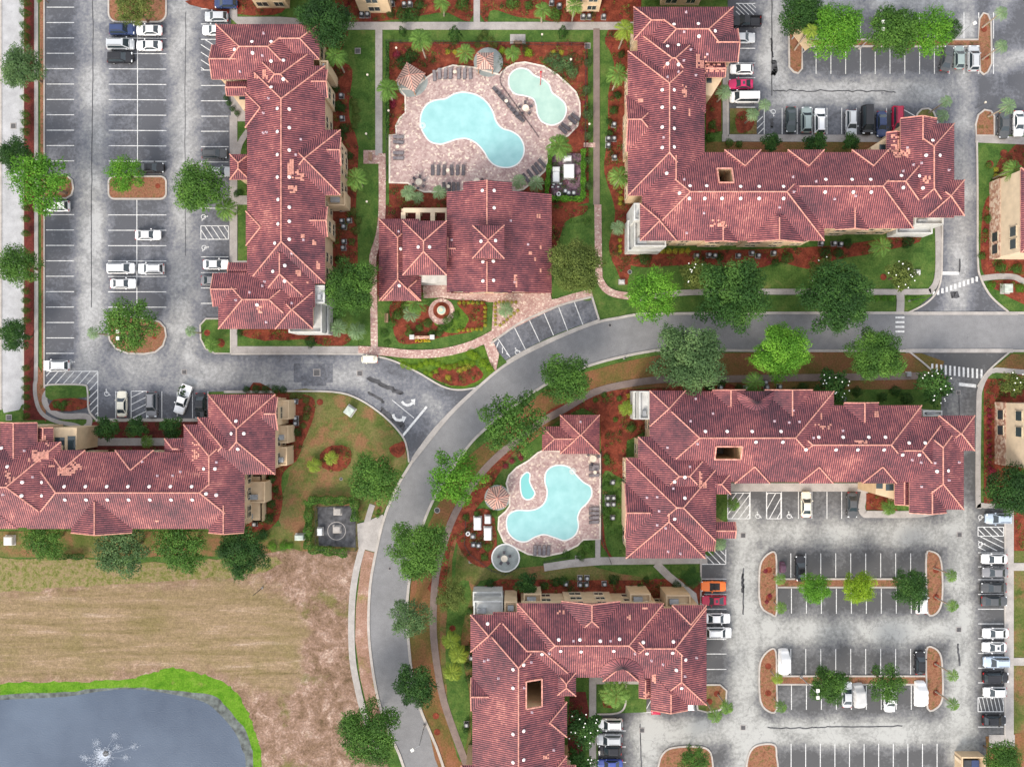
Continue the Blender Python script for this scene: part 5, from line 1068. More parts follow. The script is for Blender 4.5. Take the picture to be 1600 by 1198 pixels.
PAL = [(523, 86, 19, 7.5, 'palm leaning over the lawn beside the top of the long left block'), (556, 278, 19, 6, 'palm beside the widest bay of the long left block'), (605, 138, 19, 6, 'palm at the left fence of the large pool garden'), (657, 60, 20, 8, 'tall palm between the two conifers of the pool garden'),
 (727, 82, 17, 3.5, 'low palm immediately left of the fan shaped gazebo pad'), (801, 82, 14, 3, 'low palm right of the round pad gazebo'), (874, 228, 22, 5, 'palm at the gate of the white equipment yard'), (811, 283, 13, 3, 'small palm above the clubhouse, leftmost of the two', 'palm_grey'), (838, 286, 14, 3, 'small palm above the clubhouse, rightmost of the two', 'palm_grey'),
 (638, 300, 14, 3, 'pale palm left of the clubhouse colonnade', 'palm_grey'), (686, 300, 13, 3, 'pale palm above the clubhouse colonnade', 'palm_grey'), (653, 308, 11, 2, 'squat palm in the bed above the colonnade', 'palm_grey'),
 (977, 45, 18, 8, 'yellow-green palm touching the upper left corner of the L-shaped block', 'palm_yellow'), (966, 115, 19, 7.5, 'green palm left of the L-shaped block, second down'), (968, 275, 19, 6.5, 'green palm left of the L-shaped block above its white terrace'), (966, 355, 13, 3, 'small pale palm beside the white terrace steps', 'palm_grey'),
 (1132, 143, 14, 5, 'pale palm beside the white van', 'palm_grey'), (1196, 163, 11, 5, 'pale palm at the upper corner of the small island', 'palm_grey'), (1177, 178, 12, 5, 'pale palm at the centre of the small island', 'palm_grey'), (1268, 47, 13, 8, 'pale palm leaning over the sand coloured slab', 'palm_yellow'),
 (1567, 19, 12, 6, 'pale palm at the top of the right island, upper one', 'palm_grey'), (1567, 71, 12, 6, 'pale palm at the right island, lower one', 'palm_grey'), (1480, 158, 11, 6, 'palm over the half-round island, upper one', 'palm_grey'), (1474, 180, 12, 5, 'palm over the half-round island, lower one', 'palm_grey'), (1577, 164, 15, 6, 'palm shading the grey car at the right edge', 'palm_grey'), (1585, 265, 18, 6, 'palm in front of the stone clad block on the upper lawn'),
 (1378, 384, 18, 5, 'palm on the lawn below the L-shaped block'), (352, 326, 20, 5, 'palm beside the wheelchair bays of the left lot'), (144, 520, 11, 5, 'small palm crown over the drive lane left of the rounded island', 'palm_grey'), (297, 517, 10, 5, 'small palm crown over the drive lane beside the grass corner island', 'palm_grey'), (330, 538, 14, 2, 'squat palm on the grass corner island'),
 (528, 512, 16, 3, 'grey palm beside the white terrace of the left block', 'palm_grey'), (556, 517, 16, 2.5, 'grey palm between the white terrace and the paver walk', 'palm_grey'), (650, 472, 20, 4, 'palm between the clubhouse wing and the fountain'), (642, 490, 15, 3, 'lower palm in the bed left of the fountain', 'palm_grey'), (790, 483, 14, 2.5, 'small palm in the hedged bed right of the path', 'palm_grey'),
 (517, 716, 13, 1.6, 'low cycad palm in the red oval bed', 'palm_yellow'), (490, 727, 13, 1.6, 'low cycad palm on grass left of the oval bed', 'palm_yellow'), (1220, 905, 11, 4, 'small palm on the left island of the upper strip, upper one'), (1221, 950, 11, 4, 'small palm on the left island of the upper strip, lower one'),
 (1488, 900, 11, 6, 'palm leaning off the right island of the upper strip, upper one'), (1490, 947, 11, 6, 'palm leaning off the right island of the upper strip, lower one'), (1490, 1056, 11, 6, 'palm leaning off the right island of the lower strip, upper one'), (1491, 1101, 11, 6, 'palm leaning off the right island of the lower strip, lower one'),
 (1216, 1061, 10, 4, 'small palm on the left island of the lower strip, upper one', 'palm_yellow'), (1221, 1105, 11, 4, 'small palm on the left island of the lower strip, lower one'), (1136, 1106, 12, 6, 'palm beyond the grass island beside the block, right one'), (1118, 1119, 13, 6, 'palm beyond the grass island beside the block, left one'),
 (1391, 793, 14, 3, 'palm in the red bed at the end of the covered bays'), (1126, 850, 12, 3, 'pale palm at the corner of the hatched bay', 'palm_grey'), (1146, 788, 12, 3, 'thin dark palm over the hatched bay', 'palm_green'), (1180, 597, 18, 7, 'palm rising above the fan shaped roof'), (963, 1085, 26, 6, 'large arching palm in the bed beside the wheelchair bay'),
 (704, 1002, 16, 3, 'yellow-green palm on the lawn left of the bottom block, upper of three', 'palm_yellow'), (716, 1024, 17, 3, 'yellow-green palm on the lawn left of the bottom block, middle of three', 'palm_yellow'), (707, 1051, 17, 3, 'yellow-green palm on the lawn left of the bottom block, lowest of three', 'palm_yellow'),
 (980, 638, 14, 3, 'yellow palm left of the terrace near the pool house', 'palm_yellow'), (690+0, 4, 14, 5, 'palm in the bed at the top edge left of the path'), (848, 15, 15, 5, 'palm in the bed at the top edge right of the path'), (898, 8, 15, 6, 'palm in front of the upper right wall at the top edge'), (228, 690, 12, 2, 'small bright palm between the magnolias'), (1598, 745, 14, 4, 'palm above the fir-like tree at the right edge', 'palm_yellow')]
for p in PAL: palm(*p)
# ---- shrubs
def ball(seed, n=1100, leaf=.13, box=None):
    rnd = random.Random(seed); cards = []
    for _ in range(n):
        d = sph(rnd)
        if d.z < -.2: d.z = -d.z*.5
        bmp = 1+.12*math.sin(5*d.x+seed)+.1*math.cos(6*d.y)+.08*math.sin(9*d.z+3*d.x)
        p = d*(.72+.28*rnd.random())*bmp*.92; cards.append((p, d+sph(rnd)*.6, leaf*rnd.uniform(.7, 1.3), rnd.random()*.6+.4*max(0, d.z)*rnd.random()))
    return leafmesh('foliage', cards, seed)
BL = [ball(i) for i in range(3)]
def stemmesh():
    mb = MB(); mb.tube((0, 0, -.1), (0, 0, .5), .07, .04, n=5)
    for k in range(3): mb.tube((0, 0, .1), (math.cos(k*2.1)*.4, math.sin(k*2.1)*.4, .5), .04, .02, n=5)
    o = mb.build('stem', M['trunk_bark']); d = o.data; bpy.data.objects.remove(o); return d
SM = stemmesh()
def shrub(x, y, r, label, mat='leaf_dark', group=None, h=.8, nm='shrub', cat='shrub', ry=None):
    p = W(x, y, r/8.5*h*.6); rad = r/8.6; root = thing(nm, (p.x, p.y, .03), label, cat, group)
    f = bpy.data.objects.new('foliage', rt.choice(BL)); C.objects.link(f); f.parent = root; f.scale = (rad, (ry or r)/8.6, rad*h*(1 if h < 1.5 else 1)); f.location = (0, 0, rad*h*.25 if h < 1.5 else rad*h*.5); f.rotation_euler = (0, 0, rt.uniform(-.3, .3) if ry else rt.random()*6.28); setmat(f, M[mat])
    s_ = bpy.data.objects.new('stem', SM); C.objects.link(s_); s_.parent = root; s_.scale = (rad*.7, rad*.7, rad*h*.6)
ORD = ['first', 'second', 'third', 'fourth', 'fifth', 'sixth', 'seventh', 'eighth', 'ninth', 'tenth', 'eleventh', 'twelfth', 'thirteenth', 'fourteenth', 'fifteenth', 'sixteenth', 'seventeenth', 'eighteenth', 'nineteenth', 'twentieth', 'twenty-first', 'twenty-second', 'twenty-third', 'twenty-fourth', 'twenty-fifth', 'twenty-sixth', 'twenty-seventh', 'twenty-eighth', 'twenty-ninth', 'thirtieth']
def shrubs(pts, r, fmt, mat='leaf_dark', h=.8, **k):
    for i, q in enumerate(pts): shrub(q[0], q[1], q[2] if len(q) > 2 else r, fmt.format(ORD[i]), mat, fmt.format('').strip().replace('  ', ' '), h, **k)
shrubs([(40, y+rt.uniform(-2, 2), 8 if y < 60 else 7) for y in (5, 22, 40, 56, 68, 155, 178, 192, 208)]+[(41, y, 6.5) for y in (325, 342, 365, 455, 470, 485, 500, 575, 592, 606, 620, 635, 650)], 7, '{} pointed evergreen from the top in the hedge row along the left street', 'leaf_mid', 1.9, nm='columnar_shrub', cat='evergreen')
shrubs([(x, 55-6 if 0 else y, r) for x, y, r in ((629, 50, 8), (711, 56, 13), (879, 52, 10))], 9, '{} dark conifer from the left below the upper walk', 'leaf_dark', 2.2, nm='conifer', cat='conifer')
shrubs([(919, 97, 8), (917, 140, 9), (919, 178, 10), (919, 212, 8), (918, 250, 8), (919, 290, 8)], 9, '{} round bush from the top between pool fence and brown walk', 'leaf_grey', 1.2)
shrubs([(521, 125, 9), (524, 138, 9), (528, 165, 10), (534, 168, 8), (538, 200, 10), (533, 212, 9), (545, 243, 8), (530, 405, 8)], 9, '{} dark bush from the top along the long left block', 'leaf_dark')
shrubs([(553, 160, 8), (556, 172, 8), (556, 185, 8), (553, 197, 7), (552, 330, 8), (559, 345, 8), (556, 360, 8), (549, 378, 7)], 8, '{} light green bush from the top edging the beds of the long left block', 'leaf_olive', .6)
shrubs([(631, 97, 15), (642, 87, 12)], 12, '{} large dark bush left of the tilted gazebo', 'leaf_dark', .7)
shrubs([(867, 92, 14), (885, 97, 14), (895, 112, 12), (872, 105, 13), (855, 95, 8)], 12, '{} blue-green spreading bush above the wading pool', 'leaf_grey', .5)
shrubs([(750, 60, 6), (757, 52, 7), (766, 62, 7), (774, 70, 6), (746, 70, 6)], 6, '{} flowering bush around the top gazebo pad', 'leaf_olive', .7)
shrubs([(785, 78, 7), (826, 82, 8)], 7, '{} rounded bush right of the top gazebo', 'leaf_lime', .8)
shrubs([(620, 85, 8), (614, 158, 7), (613, 165, 6), (786, 76, 6), (893, 93, 5)], 7, '{} crimson bush in the large pool garden', 'leaf_red', .6)
shrubs([(700, 81, 5), (711, 81, 5), (720, 80, 4), (865, 82, 5), (877, 82, 5)], 5, '{} yellow flower clump in the large pool garden', 'leaf_yellow', .5)
shrubs([(628, 22, 13), (645, 21, 13), (610, 22, 8), (655, 7, 10)], 12, '{} clipped bush left of the top path', 'leaf_dark', .7)
shrubs([(722, 6, 13), (802, 2, 13), (826, 8, 9), (868, 22, 12)], 12, '{} bush in the top beds right of the pointed palms', 'leaf_mid', .8)
shrubs([(959, 172, 9), (952, 190, 6), (953, 208, 7), (971, 85, 7), (965, 148, 7)], 8, '{} bush from the left walk side of the L-shaped block', 'leaf_dark', .8)
shrubs([(970, 300-0, 4), (970, 310, 5), (969, 318, 4), (969, 375, 4), (969, 385, 4), (969, 372+20, 4)], 4, '{} yellow-green hedge plant beside the terrace of the L-shaped block', 'leaf_yellow', .9)
shrubs([(1035+10*k, 392, 5.5) for k in range(5)], 5, '{} yellow-green hedge plant below the L-shaped block', 'leaf_yellow', .8)
shrubs([(1008, 405, 12), (1125, 402, 8), (1231, 402, 11), (1212, 410, 8), (1290, 395, 12), (1310, 395, 10), (1325, 380, 9), (1420, 378, 11), (1392, 384, 0.01+5)], 10, '{} dark clipped bush from the left below the L-shaped block', 'leaf_dark', .8)
shrubs([(1113, 195, 8), (1140, 223, 8), (1155, 225, 7), (1110, 215, 9)], 8, '{} bush in the inner corner of the L-shaped block', 'leaf_mid', .8)
shrubs([(464, 675, 9), (423, 787, 9), (418, 810, 10), (412, 835, 10), (424, 748, 9), (430, 765, 7), (454, 700, 6)], 9, '{} dark round bush at the end wall of the patched block', 'leaf_dark', .8)
shrubs([(458, 618, 7), (468, 618, 7), (478, 625, 7), (480, 638, 7), (478, 652, 7), (474, 665, 6)], 7, '{} light bush edging the bed by the patched block', 'leaf_olive', .5)
shrubs([(385, 608, 7), (400, 608, 8), (415, 608, 8), (430, 608, 8), (442, 609, 7)], 8, '{} dark hedge bush above the patched block corner', 'leaf_dark', .7)
shrubs([(x, 868 if 0 else y, r) for x, y, r in ((425, 853, 0.01+9), (443, 853, 9), (452, 853, 7))], 8, '{} low bush beside the small utility cabinet near the field', 'leaf_bright', .5)
shrubs([(88, 632, 8), (97, 636, 7), (100, 630, 6)], 7, '{} bush inside the looping walk', 'leaf_mid', .6)
shrubs([(592, 788, 4), (592, 798, 4), (590, 806, 4)], 4, '{} bright bush of the short hedge by the driveway', 'leaf_bright', .9)
shrubs([(674, 522, 8), (686, 520, 8), (632, 478, 0.01+8), (622, 492, 10), (612, 540-35, 9), (600, 520, 8), (605, 535, 6), (640, 520, 9), (655, 512, 8), (668, 505, 9), (700, 500, 10), (712, 492, 8), (690, 512, 8)], 8, '{} shrub of the front garden around the fountain', 'leaf_mid', .6)
shrubs([(718+k*7, 473, 3.6) for k in range(6)]+[(758, 480+k*7, 3.6) for k in range(5)]+[(752-k*7, 514+.4*k, 3.6) for k in range(6)], 3.6, '{} yellow hedge plant around the open red bed', 'leaf_yellow', .8)
shrubs([(774, 474+k*6.5, 3.4) for k in range(6)]+[(780+k*6.5, 472, 3.4) for k in range(5)]+[(809-k*5.5, 485+k*4.6, 3.4) for k in range(6)], 3.4, '{} yellow hedge plant around the small bed right of the path', 'leaf_yellow', .8)
shrubs([(630+k*9, 570+4*math.sin(k), 6) for k in range(13)]+[(665+k*8, 582+3*math.sin(k*2), 5) for k in range(3)]+[(742, 556, 8), (755, 567, 9), (765, 575, 8), (735, 552, 8)], 7, '{} lush bright shrub in the teardrop garden at the junction', 'leaf_lime', .6)
shrubs([(718+7*k, 578-3*k, 6) for k in range(3)]+[(700, 590, 6)], 6, '{} yellow flowering clump in the teardrop garden', 'leaf_yellow', .5)
shrubs([(944, 617, 6), (968, 622, 6), (930, 625, 5), (962, 655, 0.01+5)], 6, '{} small round bush in the red bed above the pool house', 'leaf_mid', .7)
shrubs([(987, 668, 9), (948, 722, 6), (948, 713, 6)], 8, '{} rounded bush between pool house and the lower right block', 'leaf_mid', .8)
shrubs([(983, 628, 5), (983, 618, 5), (983, 640, 5)], 5, '{} yellow hedge plant beside the narrow terrace', 'leaf_yellow', .9)
shrubs([(948, 760, 9), (948, 800, 9), (950, 815, 8), (950, 748, 7)], 8, '{} clipped green bush beside the air conditioners near the lower pool', 'leaf_mid', .6)
shrubs([(762, 855, 8), (757, 870, 8), (771, 802, 7), (745, 802, 6), (728, 808, 7), (918, 855, 12), (908, 868, 9), (885, 866, 8)], 8, '{} bush around the lower pool deck', 'leaf_mid', .7)
shrubs([(812, 710, 6), (800, 720, 6), (790, 728, 6), (814, 716, 5)], 6, '{} crimson bush on the slope above the gazebo', 'leaf_red', .6)
shrubs([(766, 912, 9), (880, 908, 9), (868, 910, 9), (960, 906, 10), (988, 922, 9), (1000, 918, 8), (1058, 915, 9), (735, 955, 7), (1010, 905, 6), (850, 915, 8)], 9, '{} dark bush along the upper side of the bottom block', 'leaf_dark', .8)
shrubs([(730, 1015, 9), (732, 1040, 8), (733, 1060, 8), (728, 1140, 7)], 8, '{} dark bush at the left wall of the bottom block', 'leaf_dark', .8)
shrubs([(1110, 606, 9), (1128, 600, 8), (1255, 605, 10), (1400, 610, 10), (1418, 622, 12), (1380, 620, 9), (1340, 612, 10), (1240, 612, 8), (1155, 605, 7)], 9, '{} dark bush from the left above the lower right block', 'leaf_dark', .8)
shrubs([(1546, 640+i*9, 4.5) for i in range(16)], 4.5, '{} crimson shrub from the top in the strip by the right driveway', 'leaf_red', .8)
shrubs([(1550, 735, 7), (1556, 745, 7), (1549, 757, 8), (1555, 775, 8)], 7, '{} large crimson bush by the right driveway', 'leaf_red', .9)
shrubs([(1557, 265, 5), (1557, 275, 5), (1553, 285, 4)], 5, '{} yellow bush at the stone clad base of the upper lawn', 'leaf_yellow', .8)
shrubs([(1545, 258, 6), (1545, 342, 8), (1540, 360, 5), (1535, 400, 7), (1565, 418, 10), (1590, 420, 10)], 7, '{} green bush around the upper stone clad block', 'leaf_mid', .8)
shrubs([(1550, 446, 8), (1594, 450, 9), (1568, 448, 4)], 8, '{} bright bush beside the green transformer at the right edge', 'leaf_bright', .6)
shrubs([(1360+k*11, 466, 6) for k in range(4)]+[(1420, 466, 6), (1430, 468, 6), (1440, 466, 5)], 6, '{} bright low bush on the verge by the small crosswalk', 'leaf_bright', .45)
shrubs([(x, 612 if 0 else y, 4.5) for x, y in ((1210, 903), (0+1196, 892), (1203, 930), (1198, 940))], 4, '{} purple-brown ground shrub on the left planter island', 'leaf_red', .4)
shrubs([(502+i*0, y, 8) for i, y in enumerate((395, 0+418))], 8, '{} dark bush hidden behind the lower left block tree', 'leaf_dark')
shrubs([(x, y, 5.5) for x, y in ((353, 152), (357, 161), (363, 170), (370, 177))], 6, '{} bush of the curved hedge below the small entrance roof', 'leaf_dark', 1.0)
shrubs([(374, 300, 6), (369, 303, 6), (374, 520, 6), (485, 533, 11), (305-0, 0+705, 0.01+5)], 7, '{} clipped dark bush near the left block entrances', 'leaf_dark', .7)
# red mulch rings around the palms and young trees
mb = MB()
for (x, y, r) in [(1462, 890, 5), (1462, 932, 5), (1462, 1037, 5), (1462, 1081, 5), (1201, 890, 5), (1201, 933, 5), (1200, 1040, 5), (1200, 1082, 5), (1120, 1083, 5), (1108, 1095, 5), (1537, 46, 5), (1541, 90, 4), (500+190, 0+3, 3), (681, 1118, 5), (683, 1143, 5), (707, 981, 5), (1350, 390, 6), (1380, 433, 5), (324, 520, 5), (345, 536, 7), (242, 526, 4), (247, 291, 4), (500, 628, 5), (1568, 240, 6), (1546, 257, 6)]:
    n = len(mb.v); P = [W(*q) for q in circ(x, y, r, 14)]; z = .112 if x > 1100 or x < 360 else .062; mb.v += [(p.x, p.y, z) for p in P]; mb.f.append(tuple(range(n+13, n-1, -1)))
mb.build('mulch_rings', M['mulch'])['kind'] = 'structure'
# hedge of the equipment yards: clipped bushes standing shoulder to shoulder
def hedge(pts, w_, h, label, mat, dens=55, loc=None):
    dens *= 4
    rnd = random.Random(len(label)); cards = []; P = [W(x, y) for x, y in pts]; o0 = P[0]
    for a, b in zip(P, P[1:]):
        L = (b-a).length; d = (b-a).normalized(); nn = Vector((-d.y, d.x, 0))
        for _ in range(int(L*dens*w_)):
            s_ = rnd.uniform(-.1, 1.1) if 0 else rnd.random(); u = rnd.uniform(-1, 1); v = rnd.random(); k = .85+.2*math.sin(L*s_*2.3)
            if rnd.random() < .5: p = a+d*L*s_+nn*u*w_/2*k+Vector((0, 0, h*(.85+.15*rnd.random())*k)); nm = Vector((0, 0, 1))
            else: p = a+d*L*s_+nn*(1 if u > 0 else -1)*w_/2*(.8+.25*rnd.random())*k+Vector((0, 0, h*v)); nm = nn*(1 if u > 0 else -1)
            cards.append((p-o0, nm+sph(rnd)*.7, .22*rnd.uniform(.7, 1.4), rnd.random()))
    o = bpy.data.objects.new('hedge', leafmesh('hedge', cards)); C.objects.link(o); o.location = (o0.x, o0.y, .02); setmat(o, M[mat]); tag(o, label, 'hedge')
hedge([(545, 862), (484, 855), (485, 780), (556, 780), (557, 812)], 1.5, 1.8, 'thick flowering hedge round three sides of the dark equipment yard', 'leaf_mid')
hedge([(860, 236), (853, 312), (910, 313), (911, 236)], .9, 1.5, 'bright clipped hedge round the white equipment beside the clubhouse', 'leaf_bright', 75)
hedge([(607, 70), (607, 210)], .6, 1.6, 'narrow hedge along the left fence of the large pool garden', 'leaf_dark', 60)
hedge([(96, 868), (135, 868)], 1.0, 1.2, 'short dark hedge behind the block beside the palest tree', 'leaf_dark', 50)

# loose low planting growing through the mulch
NOGO = [deck1, deck2, circ(758, 96, 24), circ(641, 121, 26), circ(777, 777, 22), circ(790, 871, 24), circ(690, 487, 22), [(660, 440), (705, 436), (862, 456), (930, 456), (790, 515), (775, 580), (757, 535), (770, 472), (690, 466)]]
rb_ = random.Random(21); cards = {0: [], 1: [], 2: []}
def onwalk(x, y):
    for P, w_ in WALKS:
        for a, b in zip(P, P[1:]):
            dx, dy = b[0]-a[0], b[1]-a[1]; L = dx*dx+dy*dy
            if L < 1e-6: continue
            t = max(0, min(1, ((x-a[0])*dx+(y-a[1])*dy)/L))
            if math.hypot(x-a[0]-t*dx, y-a[1]-t*dy) < w_/2+3: return True
    return False
for P, z in BEDS:
    xs = [p[0] for p in P]; ys = [p[1] for p in P]; area = (max(xs)-min(xs))*(max(ys)-min(ys))
    for _ in range(int(area/42)):
        x, y = rb_.uniform(min(xs), max(xs)), rb_.uniform(min(ys), max(ys))
        if not (-10 < x < 1610 and -10 < y < 1210) or not pip(x, y, P): continue
        cl = math.sin(x*.11+3)*math.cos(y*.13)+.5*math.sin(x*.05+y*.07)
        if cl < rb_.uniform(-.6, .5): continue
        if onwalk(x, y) or any(pip(x, y, g) for g in NOGO): continue
        k = 0 if cl > .5 else 1 if rb_.random() < .8 else 2; r = rb_.uniform(.25, .62); g = W(x, y)
        for _q in range(int(26*r/.4)):
            d = sph(rb_); d.z = abs(d.z); cards[k].append((Vector((g.x, g.y, z))+d*r*Vector((1, 1, .8)).length/1.6, d+sph(rb_)*.5, .17*rb_.uniform(.7, 1.4), rb_.random()))
for k, nm, mt in ((0, 'low_planting', 'leaf_dark'), (1, 'low_planting', 'leaf_mid'), (2, 'low_planting', 'leaf_red')):
    o = bpy.data.objects.new(nm, leafmesh(nm, cards[k], k)); C.objects.link(o); setmat(o, M[mt])
    tag(o, ['dark green low plants spreading through the red mulch beds', 'mid green low plants scattered over the red mulch beds', 'crimson leaved low plants dotted over the red mulch beds'][k], 'ground cover', None, 'stuff')
# ================================================================ VEHICLES
def loft(secs, cap=True):
    """secs: (x, [(y,z)...]) rings"""
    vs, fs = [], []; n = len(secs[0][1])
    for x, ring in secs: vs += [(x, y, z) for y, z in ring]
    for i in range(len(secs)-1):
        for k in range(n): a, b = i*n+k, i*n+(k+1) % n; fs.append((a, b, b+n, a+n))
    if cap: fs += [tuple(range(n-1, -1, -1)), tuple(range((len(secs)-1)*n, len(secs)*n))]
    return vs, fs
CARK = {  # L, W, roof z, belt z, hood z, cabin base x0,x1 , roof x0,x1 (front positive), tail z
 'sedan': (4.75, 1.82, 1.42, .93, .90, 1.15, -1.75, .35, -.95, .93), 'coupe': (4.5, 1.82, 1.32, .88, .84, 1.0, -1.75, .15, -.75, .86), 'hatch': (4.3, 1.78, 1.48, .95, .92, 1.15, -1.95, .35, -1.45, .95),
 'suv': (4.75, 1.92, 1.72, 1.08, 1.06, 1.2, -2.25, .45, -1.9, 1.05), 'wagon': (4.7, 1.8, 1.48, .95, .92, 1.15, -2.2, .35, -1.85, .95), 'minivan': (5.05, 1.96, 1.75, 1.08, 1.0, 1.75, -2.4, .85, -2.15, 1.05), 'van': (5.3, 2.0, 2.0, 1.15, 1.1, 1.9, -2.6, 1.15, -2.5, 1.1),
 'pickup': (5.5, 1.98, 1.78, 1.12, 1.1, 1.35, -.75, .6, -.45, 1.08), 'convertible': (4.6, 1.85, 1.25, .90, .86, .75, -1.2, .25, -.9, .9), 'cart': (3.0, 1.35, 1.85, .7, .6, .95, -1.0, .7, -.9, .7)}
def car_proto(kind):
    L, Wd, zr, zb, zh, cx0, cx1, rx0, rx1, zt = CARK[kind]; w = Wd/2; h = L/2; P = {}
    def ring(ww, z0, z1, cr=.06): return [(-ww*.9, z0), (-ww, z0+.16), (-ww*1.0, z1-.24), (-ww*.93, z1-.07), (-ww*.72, z1), (0, z1+cr), (ww*.72, z1), (ww*.93, z1-.07), (ww*1.0, z1-.24), (ww, z0+.16), (ww*.9, z0)]
    if kind == 'pickup':
        secs = [(h, ring(w*.66, .45, .78)), (h-.12, ring(w*.86, .32, .95)), (h-.5, ring(w*.97, .28, zh-.02)), (cx0, ring(w, .28, zh+.04)), (cx1-.02, ring(w, .28, zb))]
        vs, fs = loft(secs); mb = MB(); mb.add(vs, fs); xr = -h
        mb.box(xr, -w*.97, .4, cx1-.03, w*.97, .68); mb.box(xr, -w*.98, .68, cx1-.03, -w*.98+.14, zb); mb.box(xr, w*.98-.14, .68, cx1-.03, w*.98, zb); mb.box(xr-.02, -w*.98+.145, .68, xr+.1, w*.98-.145, zb)
    else:
        secs = [(h, ring(w*.60, .42, .68, .02)), (h-.08, ring(w*.80, .30, .78)), (h-.38, ring(w*.95, .25, zh-.06)), (h-.9, ring(w, .25, zh)), (cx0, ring(w, .25, zb+.02)), (0, ring(w, .25, zb+.0)), (cx1, ring(w, .25, zt+.0)), (-h+.45, ring(w*.96, .26, zt-.01)), (-h+.1, ring(w*.84, .30, zt-.10)), (-h, ring(w*.66, .42, zt-.28, .02))]
        if kind in ('coupe', 'convertible', 'sedan'): secs[6] = (min(cx1, -h+.7), secs[6][1])
        vs, fs = loft(secs); mb = MB(); mb.add(vs, fs)
    if kind != 'cart':
        # cabin shell
        cw, rw = w*.90, w*.68; zc = zb-.02
        if kind == 'convertible':
            P['interior'] = ('interior', MB()); P['interior'][1].box(cx1+.1, -w*.68, zb+.02, cx0-.35, w*.68, zb+.09)
            se = MB()
            for y in (-.36, .36):
                se.box(-.15, y-.24, zb+.08, .35, y+.24, zb+.18); se.box(-.28, y-.24, zb+.1, -.14, y+.24, zb+.4)
            se.box(-1.0, -.6, zb+.08, -.6, .6, zb+.16); P['seats'] = ('interior', se)
            ws = MB(); ws.add([(cx0, -cw*.9, zb+.05), (cx0, cw*.9, zb+.05), (cx0-.45, rw, zb+.42), (cx0-.45, -rw, zb+.42)], [(0, 1, 2, 3)]); P['windshield'] = ('car_glass', ws)
        else:
            sec = [(cx0, [(-cw, zc), (cw, zc), (cw, zc+.01), (-cw, zc+.01)])]
            v = [(cx0, -cw, zc), (cx0, cw, zc), (cx1, cw, zc), (cx1, -cw, zc), (rx0, -rw, zr-.05), (rx0, rw, zr-.05), (rx1, rw, zr-.05), (rx1, -rw, zr-.05), (rx0-.25, -rw*.72, zr), (rx0-.25, rw*.72, zr), (rx1+.22, rw*.72, zr), (rx1+.22, -rw*.72, zr)]
            mb.add(v, [(0, 4, 5, 1), (1, 5, 6, 2), (2, 6, 7, 3), (3, 7, 4, 0), (4, 8, 9, 5), (5, 9, 10, 6), (6, 10, 11, 7), (7, 11, 8, 4), (8, 11, 10, 9)])
            def quad(a, b, c, d, inset=.08, off=.018):
                a, b, c, d = map(Vector, (a, b, c, d)); n_ = (b-a).cross(d-a).normalized(); ce = (a+b+c+d)/4
                q = [p+(ce-p)*(inset if True else 0)+n_*off for p in (a, b, c, d)]; m = MB(); m.add(q, [(0, 1, 2, 3)]); return m
            P['windshield'] = ('car_glass', quad(v[0], v[1], v[5], v[4], .10))
            P['rear_window'] = ('car_glass', quad(v[2], v[3], v[7], v[6], .12))
            P['side_window'] = ('car_glass', quad(v[1], v[2], v[6], v[5], .13)); P['side_window.'] = ('car_glass', quad(v[3], v[0], v[4], v[7], .13))
            if kind in ('suv', 'wagon', 'minivan'):
                rr_ = MB()
                P['roof_rail'] = ('metal_dark', rr_); rr_.box(rx1+.2, -rw*.86, zr-.01, rx0-.3, -rw*.86+.05, zr+.05); r2 = MB(); r2.box(rx1+.2, rw*.86-.05, zr-.01, rx0-.3, rw*.86, zr+.05); P['roof_rail.'] = ('metal_dark', r2)
            if kind == 'coupe':
                s_ = MB(); s_.box(rx0-.75, -rw*.45, zr-.02, rx0-.30, rw*.45, zr+.012); P['sunroof'] = ('car_glass', s_)
    else:
        for sx, sy in ((.8, .5), (.8, -.5), (-.8, .5), (-.8, -.5)): mb.tube((sx, sy, .6), (sx*.95, sy, 1.8), .03, n=5)
        mb.frus((-1.0, -.62, .95, .62), 1.78, (-.9, -.52, .85, .52), 1.86); s_ = MB(); s_.box(-.5, -.5, .72, 0, .5, .85); s_.box(-.62, -.5, .8, -.5, .5, 1.2); P['seats'] = ('interior', s_)
    P['body'] = ('paint', mb)
    for i, y in enumerate((-w*.72, w*.72)):
        a = MB(); a.box(h-.34, y-.2, zh-.26, h-.15, y+.2, zh-.13); P['headlight'+'.'*i] = ('head_lamp', a)
        b = MB(); b.box(-h+.02, y-.2, zt-.32, -h+.16, y+.2, zt-.16); P['tail_light'+'.'*i] = ('tail_lamp', b)
        c = MB(); s = 1 if y > 0 else -1; c.box(cx0-.55, min(s*w, s*(w+.2)), zb-.02, cx0-.35, max(s*w, s*(w+.2)), zb+.13); P['mirror'+'.'*i] = ('paint', c)
    return P
CARP = {}
